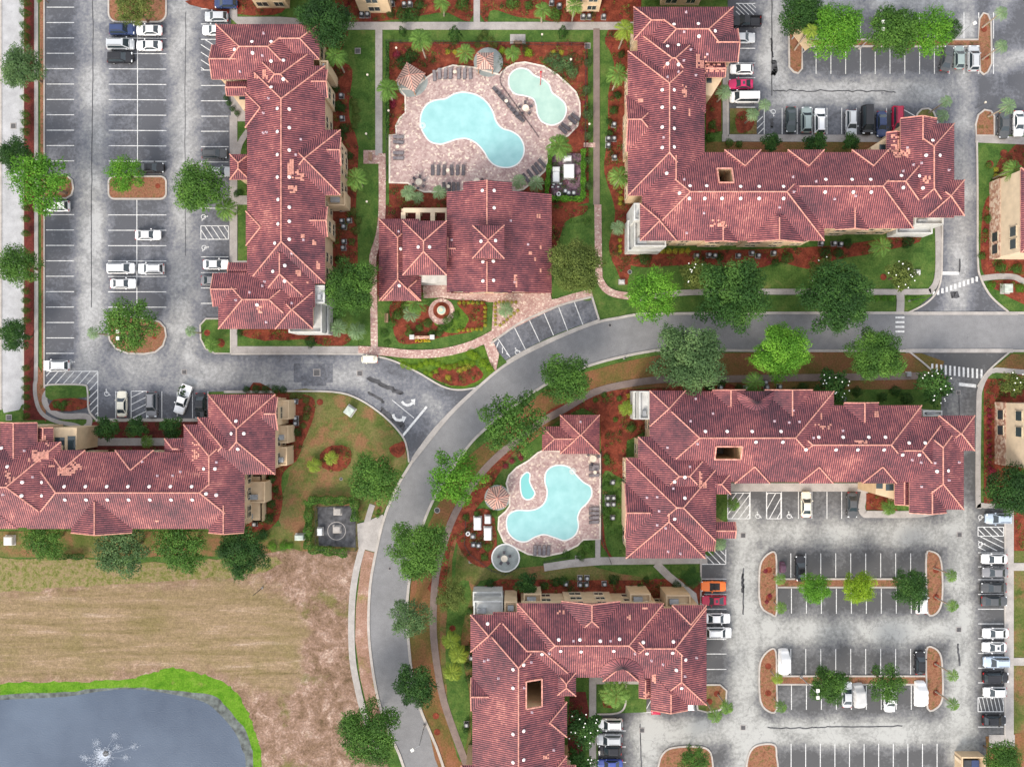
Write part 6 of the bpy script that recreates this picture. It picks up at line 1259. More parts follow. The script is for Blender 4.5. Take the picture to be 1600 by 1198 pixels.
def car(kind, x, y, heading, paint, label, group=None):
    """heading: direction the nose points in degrees (0 = right, 90 = up in the photo)"""
    nm = {'suv': 'suv', 'minivan': 'minivan', 'van': 'van', 'pickup': 'pickup_truck', 'cart': 'utility_cart'}.get(kind, 'parked_car'); cat = {'suv': 'car', 'minivan': 'minivan', 'van': 'van', 'pickup': 'pickup truck', 'cart': 'cart'}.get(kind, 'car')
    if kind not in CARP:
        CARP[kind] = []
        for part, (mt, mb) in car_proto(kind).items():
            o = mb.build(part.rstrip('.'), M['white_paint'] if mt == 'paint' else M[mt]); CARP[kind].append((part.rstrip('.'), o.data, mt)); bpy.data.objects.remove(o)
        t = MB(); t.tube((0, -.11, 0), (0, .11, 0), .33 if kind != 'cart' else .22, n=16); r = MB(); r.tube((0, -.118, 0), (0, .118, 0), .2, n=10)
        a = t.build('t', M['tyre']); b = r.build('r', M['rim']); CARP[kind+'w'] = (a.data, b.data); bpy.data.objects.remove(a); bpy.data.objects.remove(b)
    p = W(x, y, .8); root = thing(nm, (p.x, p.y, .012), label, cat, group, R(heading)); L, Wd = CARK[kind][:2]
    for part, me, mt in CARP[kind]:
        o = bpy.data.objects.new(part, me); C.objects.link(o); o.parent = root
        if mt == 'paint': setmat(o, M['paint_'+paint])
    for sx, sy in ((1, 1), (1, -1), (-1, 1), (-1, -1)):
        t = bpy.data.objects.new('wheel', CARP[kind+'w'][0]); C.objects.link(t); t.parent = root; t.location = (sx*L*.30, sy*(Wd/2-.10), .33 if kind != 'cart' else .22)
        r = bpy.data.objects.new('rim', CARP[kind+'w'][1]); C.objects.link(r); r.parent = t
    return root
CARS = [
 ('hatch', 353, 5, 180, 'navy', 'dark blue car cut by the top edge left of the long block'), ('hatch', 338, 26, 180, 'silver', 'silver hatchback second from the top beside the long block'), ('sedan', 336, 47, 180, 'white', 'white sedan half under the top corner of the long roof'),
 ('suv', 191, 46, 0, 'navy', 'navy blue suv below the topmost island'), ('sedan', 233, 47, 180, 'white', 'white sedan nose to nose with the navy suv'), ('minivan', 188, 69, 0, 'silver', 'silver minivan between the navy and the black suv'), ('sedan', 233, 71, 180, 'white', 'white sedan beside the silver minivan'), ('suv', 188, 90, 0, 'black', 'black suv lowest of the cars below the topmost island'),
 ('wagon', 335, 240, 0, 'charcoal', 'charcoal wagon beside the small entrance porch roof'), ('sedan', 236, 262, 0, 'black', 'black sedan above the middle island'), ('sedan', 342, 268, 0, 'silver', 'silver car half hidden by the dense round tree'),
 ('suv', 88, 322, 180, 'white', 'white suv parked alone below the half-round island'), ('sedan', 231, 367, 0, 'white', 'white sedan parked alone in the middle bays'), ('minivan', 189, 419, 0, 'white', 'white minivan side by side with a white suv'), ('suv', 236, 420, 180, 'white', 'white suv right of the white minivan'), ('sedan', 192, 443, 0, 'white', 'white sedan below the white minivan'),
 ('sedan', 337, 413, 0, 'white', 'white sedan beside the lower wheelchair bay'), ('sedan', 334, 438, 0, 'grey', 'grey car half under the lower left roof corner'), ('suv', 88, 571, 180, 'white', 'white suv above the striped corner of the left lot'),
 ('sedan', 190, 631, 90, 'cream', 'cream white sedan left of the striped bay'), ('suv', 237, 632, 270, 'grey', 'grey suv on the right of the striped bay'), ('pickup', 286, 624, 251, 'white', 'white pickup parked askew with a loaded bed'), ('sedan', 313, 634, 270, 'black', 'black sedan beside the askew white pickup'),
 ('cart', 577, 561, 180, 'cream', 'small cream cart driving at the edge of the teardrop garden'),
 ('pickup', 1166, 33, 180, 'black', 'black pickup truck at the top of the L-shaped block'), ('sedan', 1160, 59, 0, 'silver', 'pale silver sedan below the black pickup'), ('hatch', 1159, 108, 180, 'white', 'white hatchback above the magenta car'), ('coupe', 1158, 131, 180, 'magenta', 'magenta coupe beside the white van'), ('van', 1163, 152, 180, 'white', 'white van at the end of the row by the small island'),
 ('sedan', 1236, 187, 270, 'dkgreen', 'dark green sedan at the left of the upper right row'), ('suv', 1260, 187, 90, 'sage', 'grey suv between green sedan and white suv'), ('suv', 1281, 189, 90, 'white', 'white suv with dark roof glass in the upper right row'), ('suv', 1330, 192, 270, 'silver', 'silver suv left of the long black van'), ('van', 1355, 188, 270, 'black', 'long black van in the upper right row'), ('sedan', 1378, 194, 270, 'navy', 'dark blue sedan between black van and magenta van'), ('minivan', 1403, 187, 270, 'crimson', 'crimson minivan half under the roof of the L-shaped block'),
 ('sedan', 1480, 92, 78, 'charcoal', 'charcoal sedan leftmost of the three by the right island'), ('hatch', 1499, 90, 90, 'sage', 'sage green hatchback between charcoal and silver cars'), ('suv', 1521, 91, 90, 'silver', 'silver suv next to the right island'),
 ('sedan', 1569, 196, 270, 'charcoal', 'grey car shaded by a palm at the right edge'), ('sedan', 1592, 193, 270, 'white', 'white sedan cut by the right edge'),
 ('sedan', 1260, 788, 90, 'cream', 'cream sedan in the covered row right of the wheelchair bays'), ('sedan', 1332, 789, 270, 'charcoal', 'charcoal sedan at the end of the covered row'), ('suv', 1560, 810, 180, 'iceblue', 'ice blue suv below the right driveway'),
 ('convertible', 1115, 916, 180, 'orange', 'bright orange open topped convertible'), ('coupe', 1116, 938, 180, 'crimson', 'crimson coupe below the orange convertible'), ('sedan', 1121, 966, 0, 'white', 'white sedan below the crimson coupe'), ('suv', 1123, 988, 0, 'white', 'larger white suv lowest of the row beside the bottom block'),
 ('sedan', 1251, 888, 90, 'black', 'black sedan with its nose at the upper planter strip'), ('suv', 1440, 939, 90, 'white', 'white suv under the dark tree of the upper strip'),
 ('hatch', 1438, 1035, 90, 'black', 'black hatchback at the right end of the lower strip'), ('sedan', 1324, 1085, 90, 'silver', 'silver car hidden under the tree on the lower strip'), ('suv', 1390, 1092, 270, 'white', 'white suv under the loose tree of the lower strip'),
 ('sedan', 1554, 873, 180, 'white', 'white sedan topmost of the right column'), ('sedan', 1555, 894, 180, 'grey', 'grey sedan second in the right column'), ('sedan', 1553, 918, 180, 'charcoal', 'charcoal sedan with dark red lamps third in the right column'), ('sedan', 1554, 939, 0, 'charcoal', 'charcoal sedan fourth in the right column above the empty bay'),
 ('sedan', 1556, 989, 180, 'white', 'white sedan just below the empty bay of the right column'), ('coupe', 1554, 1011, 180, 'white', 'white coupe above the ice blue suv'), ('suv', 1557, 1034, 180, 'iceblue', 'ice blue suv in the middle of the right column'), ('suv', 1556, 1058, 0, 'black', 'black suv below the ice blue one in the right column'), ('hatch', 1555, 1081, 180, 'white', 'white hatchback above the hatched bay'), ('hatch', 1554, 1125, 0, 'black', 'black hatchback below the hatched bay'),
 ('suv', 953, 1131, 180, 'white', 'white suv uppermost beside the flowering magnolia at the bottom'), ('suv', 952, 1155, 180, 'silver', 'silver suv second in the bottom column'), ('hatch', 953, 1172, 180, 'black', 'black hatchback third in the bottom column'), ('sedan', 953, 1194, 180, 'blue', 'blue sedan cut by the bottom edge'), ('sedan', 1025, 1096, 90, 'crimson', 'dark red car mostly under the gable of the bottom block'), ('suv', 1077, 1090, 90, 'white', 'white suv mostly under the right eave of the bottom block')]
for k, x, y, hd, pc, lab in CARS: car(k, x, y, hd, pc, lab)
# load in the pickup bed
p = W(282, 611, 1.0); rr2 = random.Random(3); mb = MB()
for i in range(16):
    a, b = rr2.uniform(-.7, .7), rr2.uniform(-.9, .9); s_ = rr2.uniform(.1, .22); mb.frus((a-s_, b-s_, a+s_, b+s_), .7, (a-s_*.6, b-s_*.5, a+s_*.5, b+s_*.7), 1.0+rr2.random()*.3)
mb.build('cargo_heap', M['leaf_grey']).location = (p.x, p.y, 0); tag(bpy.data.objects['cargo_heap'], 'heap of mixed goods in the bed of the askew white pickup', 'cargo')
# cars under fabric covers
def covered(x, y, ln, wd, ht, mat, label, skew=0, nm='covered_car', cat='covered car'):
    vs, fs = [], []; nx, ny = 22, 12; rr3 = random.Random(int(x))
    for i in range(nx+1):
        for j in range(ny+1):
            u = i/nx*2-1; v = j/ny*2-1; e = (1-abs(u)**5)*(1-abs(v)**4); prof = .55+.45*max(0, min(1, (1-abs(u+.08)*1.25)*2.4)); z = ht*max(0.02, min(1, e*2.2))**.55*prof + .03*math.sin(9*u+3*v)*e
            vs.append((u*ln/2*(1-.05*abs(v)**3), v*wd/2*(1-.10*abs(u)**4)+.03*math.sin(14*u), z if e > .001 else .05))
    for i in range(nx):
        for j in range(ny): a = i*(ny+1)+j; fs.append((a, a+ny+1, a+ny+2, a+1))
    o = mk(nm, vs, fs, M[mat], None, None, True); p = W(x, y, .8); o.location = (p.x, p.y, .012); o.rotation_euler = (0, 0, R(90+skew)); tag(o, label, cat)
covered(1226, 1035, 4.9, 1.95, 1.7, 'paint_cover_white', 'boxy vehicle under a pale cover at the left end of the lower strip'); covered(1344, 1088, 4.7, 2.1, 1.4, 'paint_cover', 'grey covered car between two trees on the lower strip', 6)
covered(1440, 1085, 4.8, 2.1, 1.5, 'paint_cover_white', 'bright white covered car next to the lower right island'); covered(1224, 887, 2.1, 1.0, 1.0, 'paint_plum', 'small plum coloured covered motorcycle beside the black sedan', nm='covered_motorcycle', cat='motorcycle')
# ================================================================ POOL FURNITURE
def lounger_proto(mat):
    fr = MB()
    for y in (-.28, .28): fr.box(-.95, y-.025, .24, .95, y+.025, .30)
    legs = [(-.7, -.28), (-.7, .28), (.55, -.28), (.55, .28)]; fr.box(-.95, -.25, .24, -.9, .25, .3); fr.box(.9, -.25, .24, .95, .25, .3)
    st = MB(); st.add([(-.9, -.26, .31), (.3, -.26, .31), (.3, .26, .31), (-.9, .26, .31), (-.9, -.26, .33), (.3, -.26, .33), (.3, .26, .33), (-.9, .26, .33)], [(3, 2, 1, 0), (4, 5, 6, 7), (0, 1, 5, 4), (1, 2, 6, 5), (2, 3, 7, 6), (3, 0, 4, 7)])
    bk = MB(); bk.add([(.31, -.26, .31), (.95, -.26, .62), (.95, .26, .62), (.31, .26, .31), (.31, -.26, .34), (.95, -.26, .65), (.95, .26, .65), (.31, .26, .34)], [(3, 2, 1, 0), (4, 5, 6, 7), (0, 1, 5, 4), (1, 2, 6, 5), (2, 3, 7, 6), (3, 0, 4, 7)])
    lg = MB(); lg.box(-.025, -.025, 0, .025, .025, .24)
    return [('frame', fr, 'metal_dark', None), ('seat', st, mat, None), ('backrest', bk, mat, None)]+[('leg', lg, 'metal_dark', q) for q in legs]
LP = {}
def place_parts(key, maker, nm, x, y, z, rz, label, cat, group):
    if key not in LP:
        LP[key] = []; cache = {}
        for part, mb_, mt, off in maker():
            if id(mb_) not in cache: o = mb_.build(part, M[mt]); cache[id(mb_)] = o.data; bpy.data.objects.remove(o)
            LP[key].append((part, cache[id(mb_)], off))
    p = W(x, y, z); root = thing(nm, (p.x, p.y, z), label, cat, group, R(rz))
    for part, me, off in LP[key]:
        o = bpy.data.objects.new(part, me); C.objects.link(o); o.parent = root
        if off: o.location = (off[0], off[1], 0) if len(off) == 2 else off
    return root
def loungers(pts, rz, where, mat='sling_grey'):
    for i, (x, y) in enumerate(pts): place_parts('l'+mat, lambda: lounger_proto(mat), 'sun_lounger', x, y, .125, rz+random.uniform(-4, 4), '%s sun lounger %s' % (ORD[i], where), 'sun lounger', 'sun loungers '+where.split(' from ')[-1])
loungers([(679, 120), (687, 117), (696, 117), (704, 117), (717, 117), (726, 117), (735, 117)], 90, 'from the left along the top rim of the large deck', 'sling_grey')
loungers([(623, 215), (623, 223), (623, 240), (623, 248)], 180, 'from the top at the left edge of the large deck', 'sling_grey')
loungers([(776+4.6*k, 143+5.4*k) for k in range(9) if k != 4], -42, 'from the top along the slanting inner fence', 'sling_dark')
loungers([(676, 267), (685, 267), (694, 267), (706, 267), (715, 267), (724, 267)], 90, 'from the left on the middle of the large deck', 'sling_dark')
loungers([(694, 294), (702, 294), (709, 294), (716, 294)], 90, 'from the left close above the clubhouse roof', 'sling_dark')
loungers([(822, 279), (829, 273), (836, 267), (841, 262), (847, 256)], 130, 'from the lower left on the curved rim near the gate', 'sling_dark')
loungers([(879, 204), (884, 199), (894, 189), (899, 184)], 140, 'from the lower left beside the wading pool', 'sling_dark')
loungers([(928, 728), (928, 732.5), (928, 742)], 180, 'from the top at the upper right of the lower deck', 'sling_grey')
loungers([(928, 794), (928, 801), (928, 808), (928, 815)], 180, 'from the top at the lower right of the lower deck', 'sling_grey')
loungers([(836, 859), (843, 859), (850, 859), (857, 859)], 90, 'from the left at the bottom rim of the lower deck', 'sling_grey')
def table_proto(r=.45, mt='umbrella_cream'):
    a = MB(); a.cyl(0, 0, .70, .74, r, n=18); b = MB(); b.cyl(0, 0, 0, .70, .04, n=8); c = MB(); c.cyl(0, 0, 0, .06, r*.55, n=14); return [('table_top', a, mt, None), ('post', b, 'metal_dark', None), ('base', c, 'metal_dark', None)]
def chair_proto():
    s_ = MB(); s_.box(-.23, -.23, .42, .23, .23, .46); b = MB(); b.box(-.26, -.23, .46, -.21, .23, .88); l = MB(); l.box(-.02, -.02, 0, .02, .02, .42)
    return [('seat', s_, 'sling_dark', None), ('backrest', b, 'sling_dark', None)]+[('leg', l, 'metal_dark', (i, j)) for i in (-.2, .2) for j in (-.2, .2)]
for i, (x, y, lb) in enumerate([(711, 115, 'small round side table in the lounger row at the top rim'), (622, 231, 'small round side table between loungers at the left deck edge'), (791, 160, 'small round side table by the slanting inner fence'), (700, 268, 'small round side table in the middle lounger row'), (701, 293, 'small round side table above the clubhouse roof'), (891, 196, 'small round side table beside the wading pool loungers'), (929, 737, 'small round side table at the upper right of the lower deck')]):
    place_parts('ts', lambda: table_proto(.33), 'side_table', x, y, .125, 0, lb, 'table', 'round side tables')
for x, y, n, lb in ((655, 286, 6, 'the six seat table on the large deck'), (821, 171, 5, 'the table right of the slanting fence'), (788, 871, 5, 'the table on the round concrete pad'), (926, 716, 3, 'the table below the pool house'), (745, 285, 2, 'the small table above the clubhouse roof')):
    place_parts('tb', lambda: table_proto(.62), 'round_table', x, y, .13, 0, 'cream round table, '+lb, 'table', None)
    for k in range(n):
        a = 360*k/n+20; place_parts('ch', chair_proto, 'pool_chair', x+9*math.cos(R(a)), y-9*math.sin(R(a)), .13, a+180, '%s dark chair counter-clockwise round %s' % (ORD[k], lb), 'chair', 'chairs round '+lb)
# gazebos with striped tile roofs on posts
def gazebo(x, y, r, n, rot, label, z0=2.5, rise=1.1):
    c = W(x, y, z0); root = thing('gazebo', (c.x, c.y, .1), label, 'gazebo'); rr_ = r/8.65
    bm = bmesh.new(); ul = bm.loops.layers.uv.new('UVMap'); top = bm.verts.new((0, 0, z0+rise)); rg = [bm.verts.new((rr_*math.cos(R(rot)+6.2832*k/n), rr_*math.sin(R(rot)+6.2832*k/n), z0)) for k in range(n)]
    cp = MB()
    for k in range(n):
        a, b = rg[k], rg[(k+1) % n]; f = bm.faces.new((a, b, top)); e = (b.co-a.co).normalized(); nn = (b.co-a.co).cross(top.co-a.co).normalized(); v = nn.cross(e)
        for lp in f.loops: lp[ul].uv = ((lp.vert.co-a.co).dot(e)+50, (lp.vert.co-a.co).dot(v)+50)
        cp.tube(a.co, top.co, .06, n=5)
    low = [bm.verts.new((v.co.x, v.co.y, z0-.15)) for v in rg]
    for k in range(n): bm.faces.new((rg[k], low[k], low[(k+1) % n], rg[(k+1) % n]))
    rf = bobj('roof', bm, M['gazebo_tiles'], root); cp.build('ridge_caps', M['ridge_tiles'], rf)
    for k in range(n):
        a = R(rot)+6.2832*k/n; m = MB(); m.box(-.09, -.09, 0, .09, .09, z0-.02); o = m.build('post', M['wood'], root); o.location = (rr_*.84*math.cos(a), rr_*.84*math.sin(a), 0)
gazebo(641.5, 121, 24, 4, -8+22, 'square gazebo turned askew at the upper left of the large deck'); gazebo(758, 96, 18.5, 4, 45, 'square gazebo on the round pad at the top of the large deck'); gazebo(777, 777, 20, 6, 12, 'six sided striped gazebo left of the lower pool')
# fences
def fence(pts, label, h=1.35, nm='fence', mat='fence_black'):
    P = [W(*q) for q in pts]; o0 = P[0]; root = thing(nm, (o0.x, o0.y, 0), label, 'fence'); rl_ = MB(); pk = MB(); n = 0
    for a, b in zip(P, P[1:]):
        L = (b-a).length; d = (b-a).normalized()
        for z in (.25, h-.1): rl_.tube(a-o0+Vector((0, 0, z)), b-o0+Vector((0, 0, z)), .03, n=4)
        k = 0
        while k*.22 < L: q = a+d*k*.22-o0; pk.tube(q+Vector((0, 0, .05)), q+Vector((0, 0, h)), .011, n=3); k += 1
        m = max(1, round(L/2.6))
        for i in range(m):
            if n > 80: break
            q = a+(b-a)*i/m-o0; f = MB(); f.box(-.035, -.035, 0, .035, .035, h+.05); o = f.build('post', M[mat], root); o.location = q; n += 1
    rl_.build('rails', M[mat], root); pk.build('pickets', M[mat], root)
fence([(605, 283), (605, 68), (915, 72), (914, 225), (912, 316)], 'black picket fence enclosing the large pool garden', 1.4)
fence([(787, 110), (781, 125), (783, 134), (842, 216)], 'black inner fence slanting between the two upper pools', 1.1)
fence([(939, 705), (940, 842), (955, 880)], 'black fence at the right side of the lower deck', 1.2); fence([(728, 810), (726, 850), (735, 865), (768, 890), (790, 896), (812, 884)], 'black fence round the white pool equipment below the lower pool', 1.2)
fence([(850, 877), (886, 869)], 'short fence piece above the sloping walk', 1.0); fence([(861, 235), (861, 312), (905, 312)], 'black fence inside the bright clipped hedge', 1.2)
# ================================================================ EQUIPMENT
def ac_proto():
    a = MB(); a.box(-.38, -.38, .06, .38, .38, .80); b = MB(); b.cyl(0, 0, .80, .83, .30, n=14); c = MB(); c.cyl(0, 0, .83, .86, .11, n=8); d = MB(); d.box(-.48, -.48, 0, .48, .48, .06)
    return [('casing', a, 'metal_dark', None), ('fan_grille', b, 'metal_grey', None), ('fan_hub', c, 'white_plastic', None), ('pad', d, 'concrete', None)]
def acs(pts, where):
    for i, (x, y) in enumerate(pts): place_parts('ac', ac_proto, 'air_conditioner', x, y, .035, random.uniform(-6, 6), '%s dark air conditioner %s' % (ORD[i], where), 'air conditioner', 'air conditioners '+where.split(' from ')[-1])
acs([(534, 151), (535, 186), (535, 327), (535, 346), (546, 345), (538, 355), (538, 378), (537, 388)], 'from the top along the right wall of the long left block')
acs([(959, 196), (950, 218), (959, 218), (950, 228), (960, 247)], 'from the top on the left side of the L-shaped block')
acs([(1088, 400), (1107, 399), (1116, 400), (1153, 400), (1174, 396), (1184, 400), (1208, 396), (1282, 381), (1302, 381), (1312, 382)], 'from the left below the L-shaped block')
acs([(566, 25), (575, 25), (544, 25), (613, 7), (632, 9), (641, 8)], 'from the top edge bed left of the path'); acs([(874, 11), (911, 28), (920, 28), (943, 28), (862, 6)], 'from the top edge bed right of the path')
acs([(462, 627), (463, 653), (463, 661), (399, 818), (458, 628)], 'from the top at the end of the patched block'); acs([(957, 753), (949, 777), (958, 777), (949, 787), (958, 787), (957, 808)], 'from the top beside the black fence of the lower deck')
acs([(1195, 597), (1197, 605), (1165, 606), (1217, 604), (1125, 605), (1317, 623)], 'from the left above the lower right block'); acs([(906, 902), (917, 902), (906, 912), (916, 912), (884, 911), (944, 911)], 'from the left above the bottom block'); acs([(729, 1130), (737, 1026)], 'from the bottom at the left wall of the bottom block')
def cabinet(nm, cat, x, y, w_, d_, h_, rz, label, mat='cabinet_green', z=.0):
    p = W(x, y, h_); root = thing(nm, (p.x, p.y, z), label, cat, None, R(rz)); a = MB(); a.box(-w_/2, -d_/2, .08, w_/2, d_/2, h_-.08); a.build('casing', M[mat], root)
    b = MB(); b.frus((-w_/2-.05, -d_/2-.05, w_/2+.05, d_/2+.05), h_-.075, (-w_/2+.08, -d_/2+.08, w_/2-.08, d_/2-.08), h_+.03); b.build('lid', M[mat], root); c = MB(); c.box(-w_/2-.2, -d_/2-.2, 0, w_/2+.2, d_/2+.2, .08); c.build('pad', M['concrete_pale'], root)
cabinet('transformer', 'transformer', 545, 642, 1.4, 1.5, 1.2, -35, 'pale green transformer on the dry lawn left of the turn arrows'); cabinet('transformer', 'transformer', 1577, 450, 1.4, 1.5, 1.3, 0, 'green transformer between bright bushes at the right edge'); cabinet('transformer', 'transformer', 467, 840, 1.5, .9, 1.2, 0, 'white-green cabinet left of the hedged equipment yard'); cabinet('transformer', 'transformer', 12, 845, 1.5, 1.5, .9, 0, 'pale utility cabinet below the block at the left edge', 'white_stucco')
cabinet('utility_box', 'utility box', 972, 440, .8, .6, .6, 0, 'small pale utility box on the lawn near the pink path', 'white_stucco'); cabinet('utility_box', 'utility box', 1435, 425, .8, .7, .6, 0, 'small pale utility box beside the corner magnolia', 'white_stucco'); cabinet('utility_box', 'utility box', 1421, 585, .7, .7, .5, 0, 'small grey utility box near the lower crosswalk', 'metal_grey')
# hedged equipment yard by the field
patch('yard_floor', [(496, 792), (548, 790), (556, 800), (556, 855), (498, 852)], .05, M['dark_stain'])
for x, y, lb in ((527, 799, 'upper pale concrete lid in the dark yard'), (526, 827, 'lower pale concrete lid inside the ring in the dark yard')): cabinet('well_cover', 'well cover', x, y, 1.2, 1.1, .45, 0, lb, 'concrete_pale')
mb = MB(); ribbon(mb, circ(526, 829, 14), .12, .06, .0, True); mb.build('yard_ring', M['concrete'])['kind'] = 'structure'
cabinet('pump_unit', 'pump', 499, 831, .8, 1.2, .9, 0, 'white pump unit at the left of the dark yard', 'white_plastic'); fence([(496, 790), (557, 790), (558, 858), (496, 856), (496, 790)], 'thin fence round the dark equipment yard', 1.6)
# pool equipment (white heaters and filters)
for i, (x, y, a, b, lb) in enumerate([(887, 247, 1.3, .8, 'top white tank box beside the small white post'), (889, 267, 1.8, 2.4, 'largest white tank box in the yard beside the clubhouse'), (869, 264, 1.2, .7, 'flat white box left of the largest tank box'), (869, 276, 1.1, 1.8, 'tall white tank box left in the yard beside the clubhouse'),
   (746, 818, 1.2, 2.2, 'left white tank box below the lower gazebo'), (762, 812, .9, 1.3, 'small white tank box nearest the lower gazebo'), (762, 834, 1.2, 2.2, 'right white tank box next to the lower deck')]): cabinet('filter_tank', 'filter tank', x, y, a, b, 1.1, 0, lb, 'white_plastic', .05)
acs([(739, 837), (740, 850), (748, 851)], 'from the left among the white tanks of the lower deck'); acs([(888, 303), (896, 303), (883, 300)], 'from the right end of the yard beside the clubhouse')
for x, y, lb in ((731, 834, 'round white drum beside the fence below the gazebo'), (873, 303, 'round white drum next to the clubhouse yard units')):
    p = W(x, y, .8); t = thing('drum', (p.x, p.y, .05), lb, 'drum'); m = MB(); m.cyl(0, 0, 0, .7, .4, n=16); m.build('tank', M['white_plastic'], t); m = MB(); m.cyl(0, 0, .7, .78, .2, n=12); m.build('cap', M['metal_dark'], t)
mb_pipes = []
for (x, y) in ((866, 288), (873, 292), (870, 284), (864, 292), (877, 287)):
    p = W(x, y, .4); t = thing('pump', (p.x, p.y, .05), '%s small white pump below the tall tank box' % ORD[len(mb_pipes)], 'pump', 'small pumps in the clubhouse yard'); mb_pipes.append(1); m = MB(); m.tube((-.3, 0, .25), (.25, 0, .25), .14, n=10); m.build('motor', M['white_plastic'], t); m = MB(); m.cyl(.25, 0, 0, .5, .17, n=10); m.build('strainer', M['metal_dark'], t)
# fountain in front of the clubhouse
p = W(690, 485); t = thing('fountain', (p.x, p.y, .12), 'round stepped fountain on the paver circle before the clubhouse', 'fountain')
m = MB(); m.cyl(0, 0, 0, .06, 1.55, n=28); m.build('flower_ring', M['mulch'], t); m = MB(); m.cyl(0, 0, .05, .5, .85, .8, n=28); m.build('basin', M['stucco_pale'], t); m = MB(); m.cyl(0, 0, .50, .53, .68, n=24); m.build('water', M['kids_water'], t); m = MB(); m.cyl(0, 0, .5, 1.0, .16, .10, n=12); m.cyl(0, 0, 1.0, 1.1, .12, .35, n=16); m.build('spout', M['stucco_pale'], t)
# entrance monument
p = W(660, 527, .6); t = thing('entrance_monument', (p.x, p.y, .05), 'low entrance wall with two white pillars and yellow flowers on the front lawn', 'monument')
m = MB(); m.box(-1.5, -.25, 0, 1.5, .25, .9); m.build('wall', M['stone_cladding'], t)
for x in (-1.85, 1.85): m = MB(); m.box(x-.34, -.34, 0, x+.34, .34, 1.2); m.box(x-.42, -.42, 1.2, x+.42, .42, 1.32); m.build('pillar', M['white_stucco'], t)
m = MB(); rr4 = random.Random(2)
for _ in range(70): x, y = rr4.uniform(-1.4, 1.4), rr4.uniform(-.8, -.3); m.frus((x-.08, y-.08, x+.08, y+.08), .1, (x-.04, y-.04, x+.04, y+.04), .35)
o = m.build('flowers', M['yellow_flowers'], t); o['kind'] = 'stuff'
m = MB(); m.box(-.55, -.32, .3, .55, -.28, .75); m.build('name_panel', M['red_plastic'], t)
# benches, bridges, bins
def bench(x, y, rz, label, w_=1.6):
    p = W(x, y); t = thing('park_bench', (p.x, p.y, .04), label, 'bench', None, R(rz))
    m = MB(); [m.box(-w_/2, -.25+.13*k, .42, w_/2, -.15+.13*k, .46) for k in range(4)]; m.build('seat', M['wood'], t); m = MB(); [m.box(-w_/2, .28, .52+.14*k, w_/2, .32, .62+.14*k) for k in range(3)]; m.build('backrest', M['wood'], t)
    for s in (-1, 1): m = MB(); m.box(s*w_/2*.85-.04, -.22, 0, s*w_/2*.85+.04, .3, .42); m.build('leg', M['metal_dark'], t)
patch('bench_pad', [(568, 235), (592, 235), (592, 256), (568, 256)], .06, M['walk_pavers'], skirt=.05); patch('bench_pad', [(797, 54), (821, 54), (821, 69), (797, 69)], .06, M['concrete'], skirt=.05)
bench(580, 246, 90, 'wooden bench on the pad beside the left courtyard walk'); bench(809, 68, 180, 'wooden bench on the concrete pad above the pool garden'); bench(605, 497, 90, 'cream bench in the front garden left of the palm', 1.7)
m = MB(); p = W(1286-0, 56, .9); 
p = W(1262, 53, 5.0); t = thing('canopy', (p.x, p.y, 0), 'sand coloured slanted slab roof beside the vivid green island tree', 'canopy', None, R(-52)); m = MB(); m.box(-1.9, -.95, 2.8, 1.9, .95, 2.95); m.build('slab', M['stucco'], t)
for x in (-1.6, 1.6): m = MB(); m.box(x-.1, -.1, 0, x+.1, .1, 2.8); m.build('post', M['metal_grey'], t)
# street lamps with twin heads, single lamps
def lamp(x, y, h, label, twin=True, rz=0, arm=.6):
    p = W(x, y, h); t = thing('street_lamp', (p.x, p.y, .0), label, 'street lamp', None, R(rz)); m = MB(); m.tube((0, 0, 0), (0, 0, h), .09, .055, n=8); m.build('pole', M['metal_grey'], t); m = MB(); m.cyl(0, 0, 0, .5, .25, n=10); m.build('base', M['concrete'], t)
    m = MB(); m.tube((0, -arm if twin else 0, h-.05), (0, arm, h-.05), .04, n=6); m.build('arm', M['metal_grey'], t)
    for s in ((-1, 1) if twin else (1,)): m = MB(); m.box(-.26, s*arm-.28, h-.1, .26, s*arm+.28, h+.08); m.build('lamp_head', M['lamp_head'], t)
lamp(1380, 40, 9, 'twin headed lamp rising between the upper right trees'); lamp(184, 523, 8, 'twin headed lamp on the lower rounded island'); lamp(1278, 1084, 8, 'twin headed lamp beside the lower planter strip'); lamp(1517, 40, 8, 'single headed lamp near the right island', False, -60, .8); lamp(655, 1165, 8, 'curved arm street lamp over the road near the bottom', False, 120, 1.4)
for i, (x, y) in enumerate([(619, 75), (724, 75), (892, 93), (607, 173), (921, 194), (847, 54), (572, 209), (574, 117), (573, 315), (1540, 160)]):
    p = W(x, y, 3); t = thing('garden_lamp', (p.x, p.y, .03), ['cream garden lamp at the upper left fence corner of the pool garden', 'cream garden lamp left of the round pad gazebo', 'cream garden lamp above the wading pool', 'cream garden lamp on the left fence near the crimson bush', 'cream garden lamp beside the brown walk', 'cream garden lamp on grass right of the concrete pad bench', 'cream garden lamp on the courtyard lawn, middle one', 'cream garden lamp on the courtyard lawn, upper one', 'cream garden lamp on the courtyard lawn, lower one', 'cream garden lamp by the half-round right island'][i], 'lamp')
    m = MB(); m.tube((0, 0, 0), (0, 0, 2.7), .04, n=6); m.build('pole', M['metal_dark'], t); m = MB(); m.cyl(0, 0, 2.7, 3.0, .12, .2, n=10); m.build('lamp_head', M['umbrella_cream'], t)
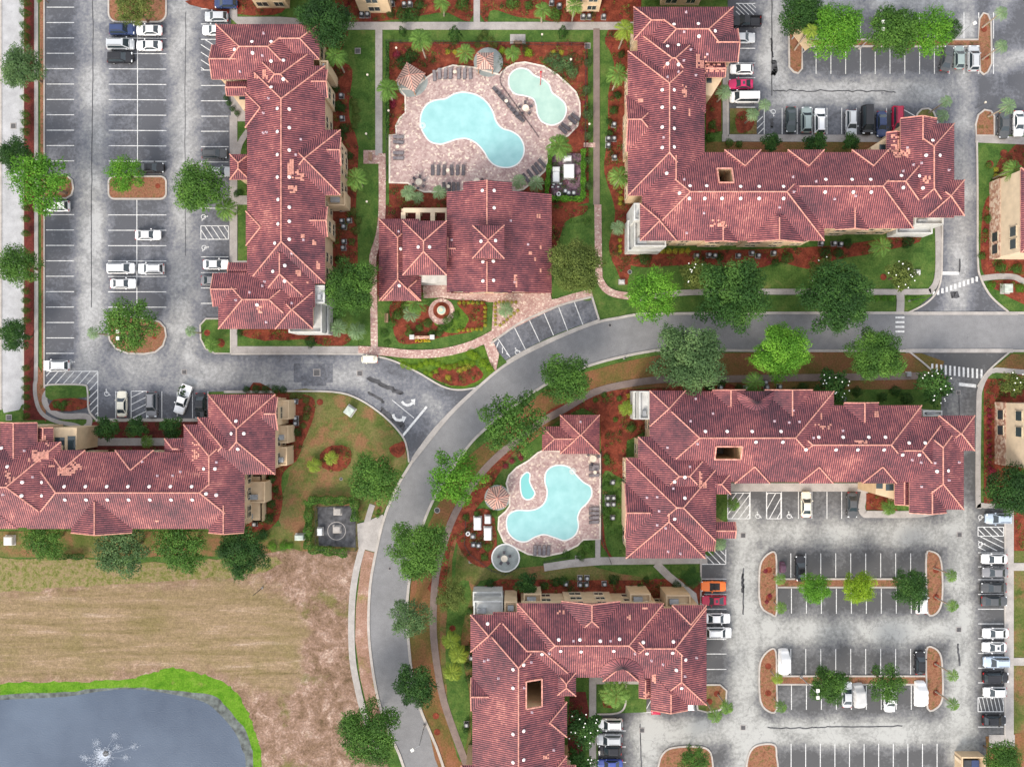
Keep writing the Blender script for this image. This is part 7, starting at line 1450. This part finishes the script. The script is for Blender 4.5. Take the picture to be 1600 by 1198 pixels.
# utility pole fallen/leaning look: slim poles on the field and verge
for x, y, h, lb in ((410, 918, 5, 'slim dark pole standing on the dry field'), (1420, 470, 6, 'slim pole beside the small crosswalk'), (975, 560, 5, 'slim pale sign pole on the verge above the red bed')):
    p = W(x, y); t = thing('pole', (p.x, p.y, 0), lb, 'pole'); m = MB(); m.tube((0, 0, 0), (0, 0, h), .07, .05, n=8); m.build('shaft', M['metal_dark'], t); m = MB(); m.cyl(0, 0, 0, .25, .2, n=8); m.build('base', M['concrete'], t)
# drains and manhole covers
DR = [(495, 582, 5, 0, 'square drain grate in the repaired asphalt patch'), (562, 583, 4, 0, 'small square drain right of the repaired patch'), (288, 581, 3.5, 0, 'square drain above the white pickup'), (21, 197, 4, 0, 'square drain on the left street, upper one'), (14, 652, 4, 0, 'square drain on the left street end'), (1498, 983, 3.5, 0, 'square drain right of the planter strips'), (1499, 835, 3.5, 0, 'square drain below the right driveway'), (1161, 836, 3.5, 0, 'square drain near the corner of the lower right block'), (1003, 1140, 3.5, 0, 'square drain on the bottom drive lane'), (1161, 1136, 3.5, 0, 'square drain left of the lowest seam'), (1497, 613, 3, 0, 'square drain below the lower crosswalk'), (953, 508, 2.5, 1, 'round manhole cover on the road bend'), (609, 888, 2.2, 1, 'round manhole cover beside the large road tree'), (559, 80, 4, 0, 'square drain in the courtyard lawn'), (903, 872, 4, 0, 'square dark drain above the sloping walk'), (737, 875, 4, 0, 'square orange rimmed drain left of the round pad'), (683, 797, 4, 1, 'round inlet cover on the verge kerb'), (918, 72, 4, 0, 'square box at the fence corner above the brown walk'), (984, 425, 3, 1, 'round lid on the lawn below the white terrace'), (533, 748, 2.2, 1, 'round lid on the dry lawn')]
for x, y, r, rd, lb in DR:
    p = W(x, y); t = thing('drain_cover', (p.x, p.y, .03), lb, 'drain'); q = r/8.5
    m = MB(); m.cyl(0, 0, 0, .03, q*1.15, n=18) if rd else m.box(-q*1.15, -q*1.15, 0, q*1.15, q*1.15, .03); m.build('rim', M['concrete'], t); m = MB(); m.cyl(0, 0, .03, .04, q*.9, n=18) if rd else [m.box(-q*.9, -q*.9+q*1.8*k/5, .03, q*.9, -q*.9+q*1.8*(k+.75)/5, .045) for k in range(5)]; m.build('grate', M['steel_drain'], t)
# waste enclosure bottom right
p = W(1512, 1186); t = thing('waste_enclosure', (p.x, p.y, 0), 'open topped sand coloured waste enclosure with open gates at the bottom', 'enclosure')
m = MB(); m.box(-2.4, 1.3, 0, 1.9, 1.55, 2.2); m.box(-2.4, -4, 0, -2.15, 1.3, 2.2); m.box(1.65, -4, 0, 1.9, 1.3, 2.2); m.build('wall', M['stucco'], t)
for x, a in ((1.95, -15), (-2.5, 10)): m = MB(); m.box(-.04, -1.7, .1, .04, 0, 2.0); o = m.build('gate', M['stucco_pale'], t); o.location = (x, .9, 0); o.rotation_euler = (0, 0, R(a+20 if x > 0 else a))
p = W(1511, 1189); t = thing('waste_container', (p.x, p.y, .02), 'dark waste container inside the sand coloured enclosure', 'dumpster'); m = MB(); m.frus((-1.3, -1.0, 1.3, .8), 0.1, (-1.35, -1.05, 1.35, .85), 1.3); m.build('bin', M['metal_dark'], t); m = MB(); m.box(-1.38, -1.08, 1.31, -.02, .88, 1.36); m.build('lid', M['metal_dark'], t); m = MB(); m.box(.02, -1.08, 1.31, 1.38, .88, 1.36); m.build('lid', M['paint_navy'], t)
# wading pool toys: red mushroom shower
p = W(845, 125, 2.5); t = thing('splash_post', (p.x, p.y, .12), 'red splash shower post standing in the wading pool', 'splash toy'); m = MB(); m.tube((0, 0, 0), (0, 0, 2.6), .07, n=8); m.build('post', M['red_plastic'], t); m = MB(); m.tube((0, 0, 2.6), (0, 1.2, 3.0), .08, n=8); m.build('spray_arm', M['red_plastic'], t); m = MB(); m.cyl(0, 1.2, 2.95, 3.15, .2, .05, n=12); m.build('nozzle', M['red_plastic'], t)
# pond fountain: float, jets and splashes
p = W(166, 1176); t = thing('pond_fountain', (p.x, p.y, .03), 'white spraying fountain near the bottom of the pond', 'fountain'); m = MB(); m.cyl(0, 0, 0, .25, .5, n=12); m.build('float', M['metal_dark'], t)
rr5 = random.Random(8)
for k, (dx, dy) in enumerate([(1.6, 3.2), (2.1, 1.2), (5.2, 1.3), (3.6, -.8), (-3.9, -.9), (-1.5, .4), (-1.7, 2.0), (-2.6, -3.0)]):
    m = MB(); L_ = 7; pr = Vector((0, 0, .3))
    for i in range(1, L_+1):
        u = i/L_; q = Vector((dx*u, dy*u, .3+2.4*u*(1-u)-.25*u)); m.tube(pr, q, .006+.006*u, .006+.007*u, n=4); pr = q
    m.build('jet', M['water_spray'], t)
    m = MB()
    for _ in range(170): a, b = rr5.gauss(dx, .42), rr5.gauss(dy, .36); s_ = rr5.uniform(.010, .036); m.frus((a-s_, b-s_, a+s_, b+s_), .02, (a-s_*.5, b-s_*.5, a+s_*.5, b+s_*.5), .05+s_)
    o = m.build('splash', M['water_spray'], t); o['kind'] = 'stuff'
m = MB()
for _ in range(1600):
    q_ = abs(rr5.gauss(0, 1)); a, b = rr5.gauss(-.75*q_, .45+.3*q_), rr5.gauss(-.9*q_, .45+.3*q_); s_ = rr5.uniform(.012, .05)
    m.frus((a-s_, b-s_, a+s_, b+s_), .02, (a-s_*.5, b-s_*.5, a+s_*.5, b+s_*.5), .05+s_)
o = m.build('foam', M['water_spray'], t); o['kind'] = 'stuff'
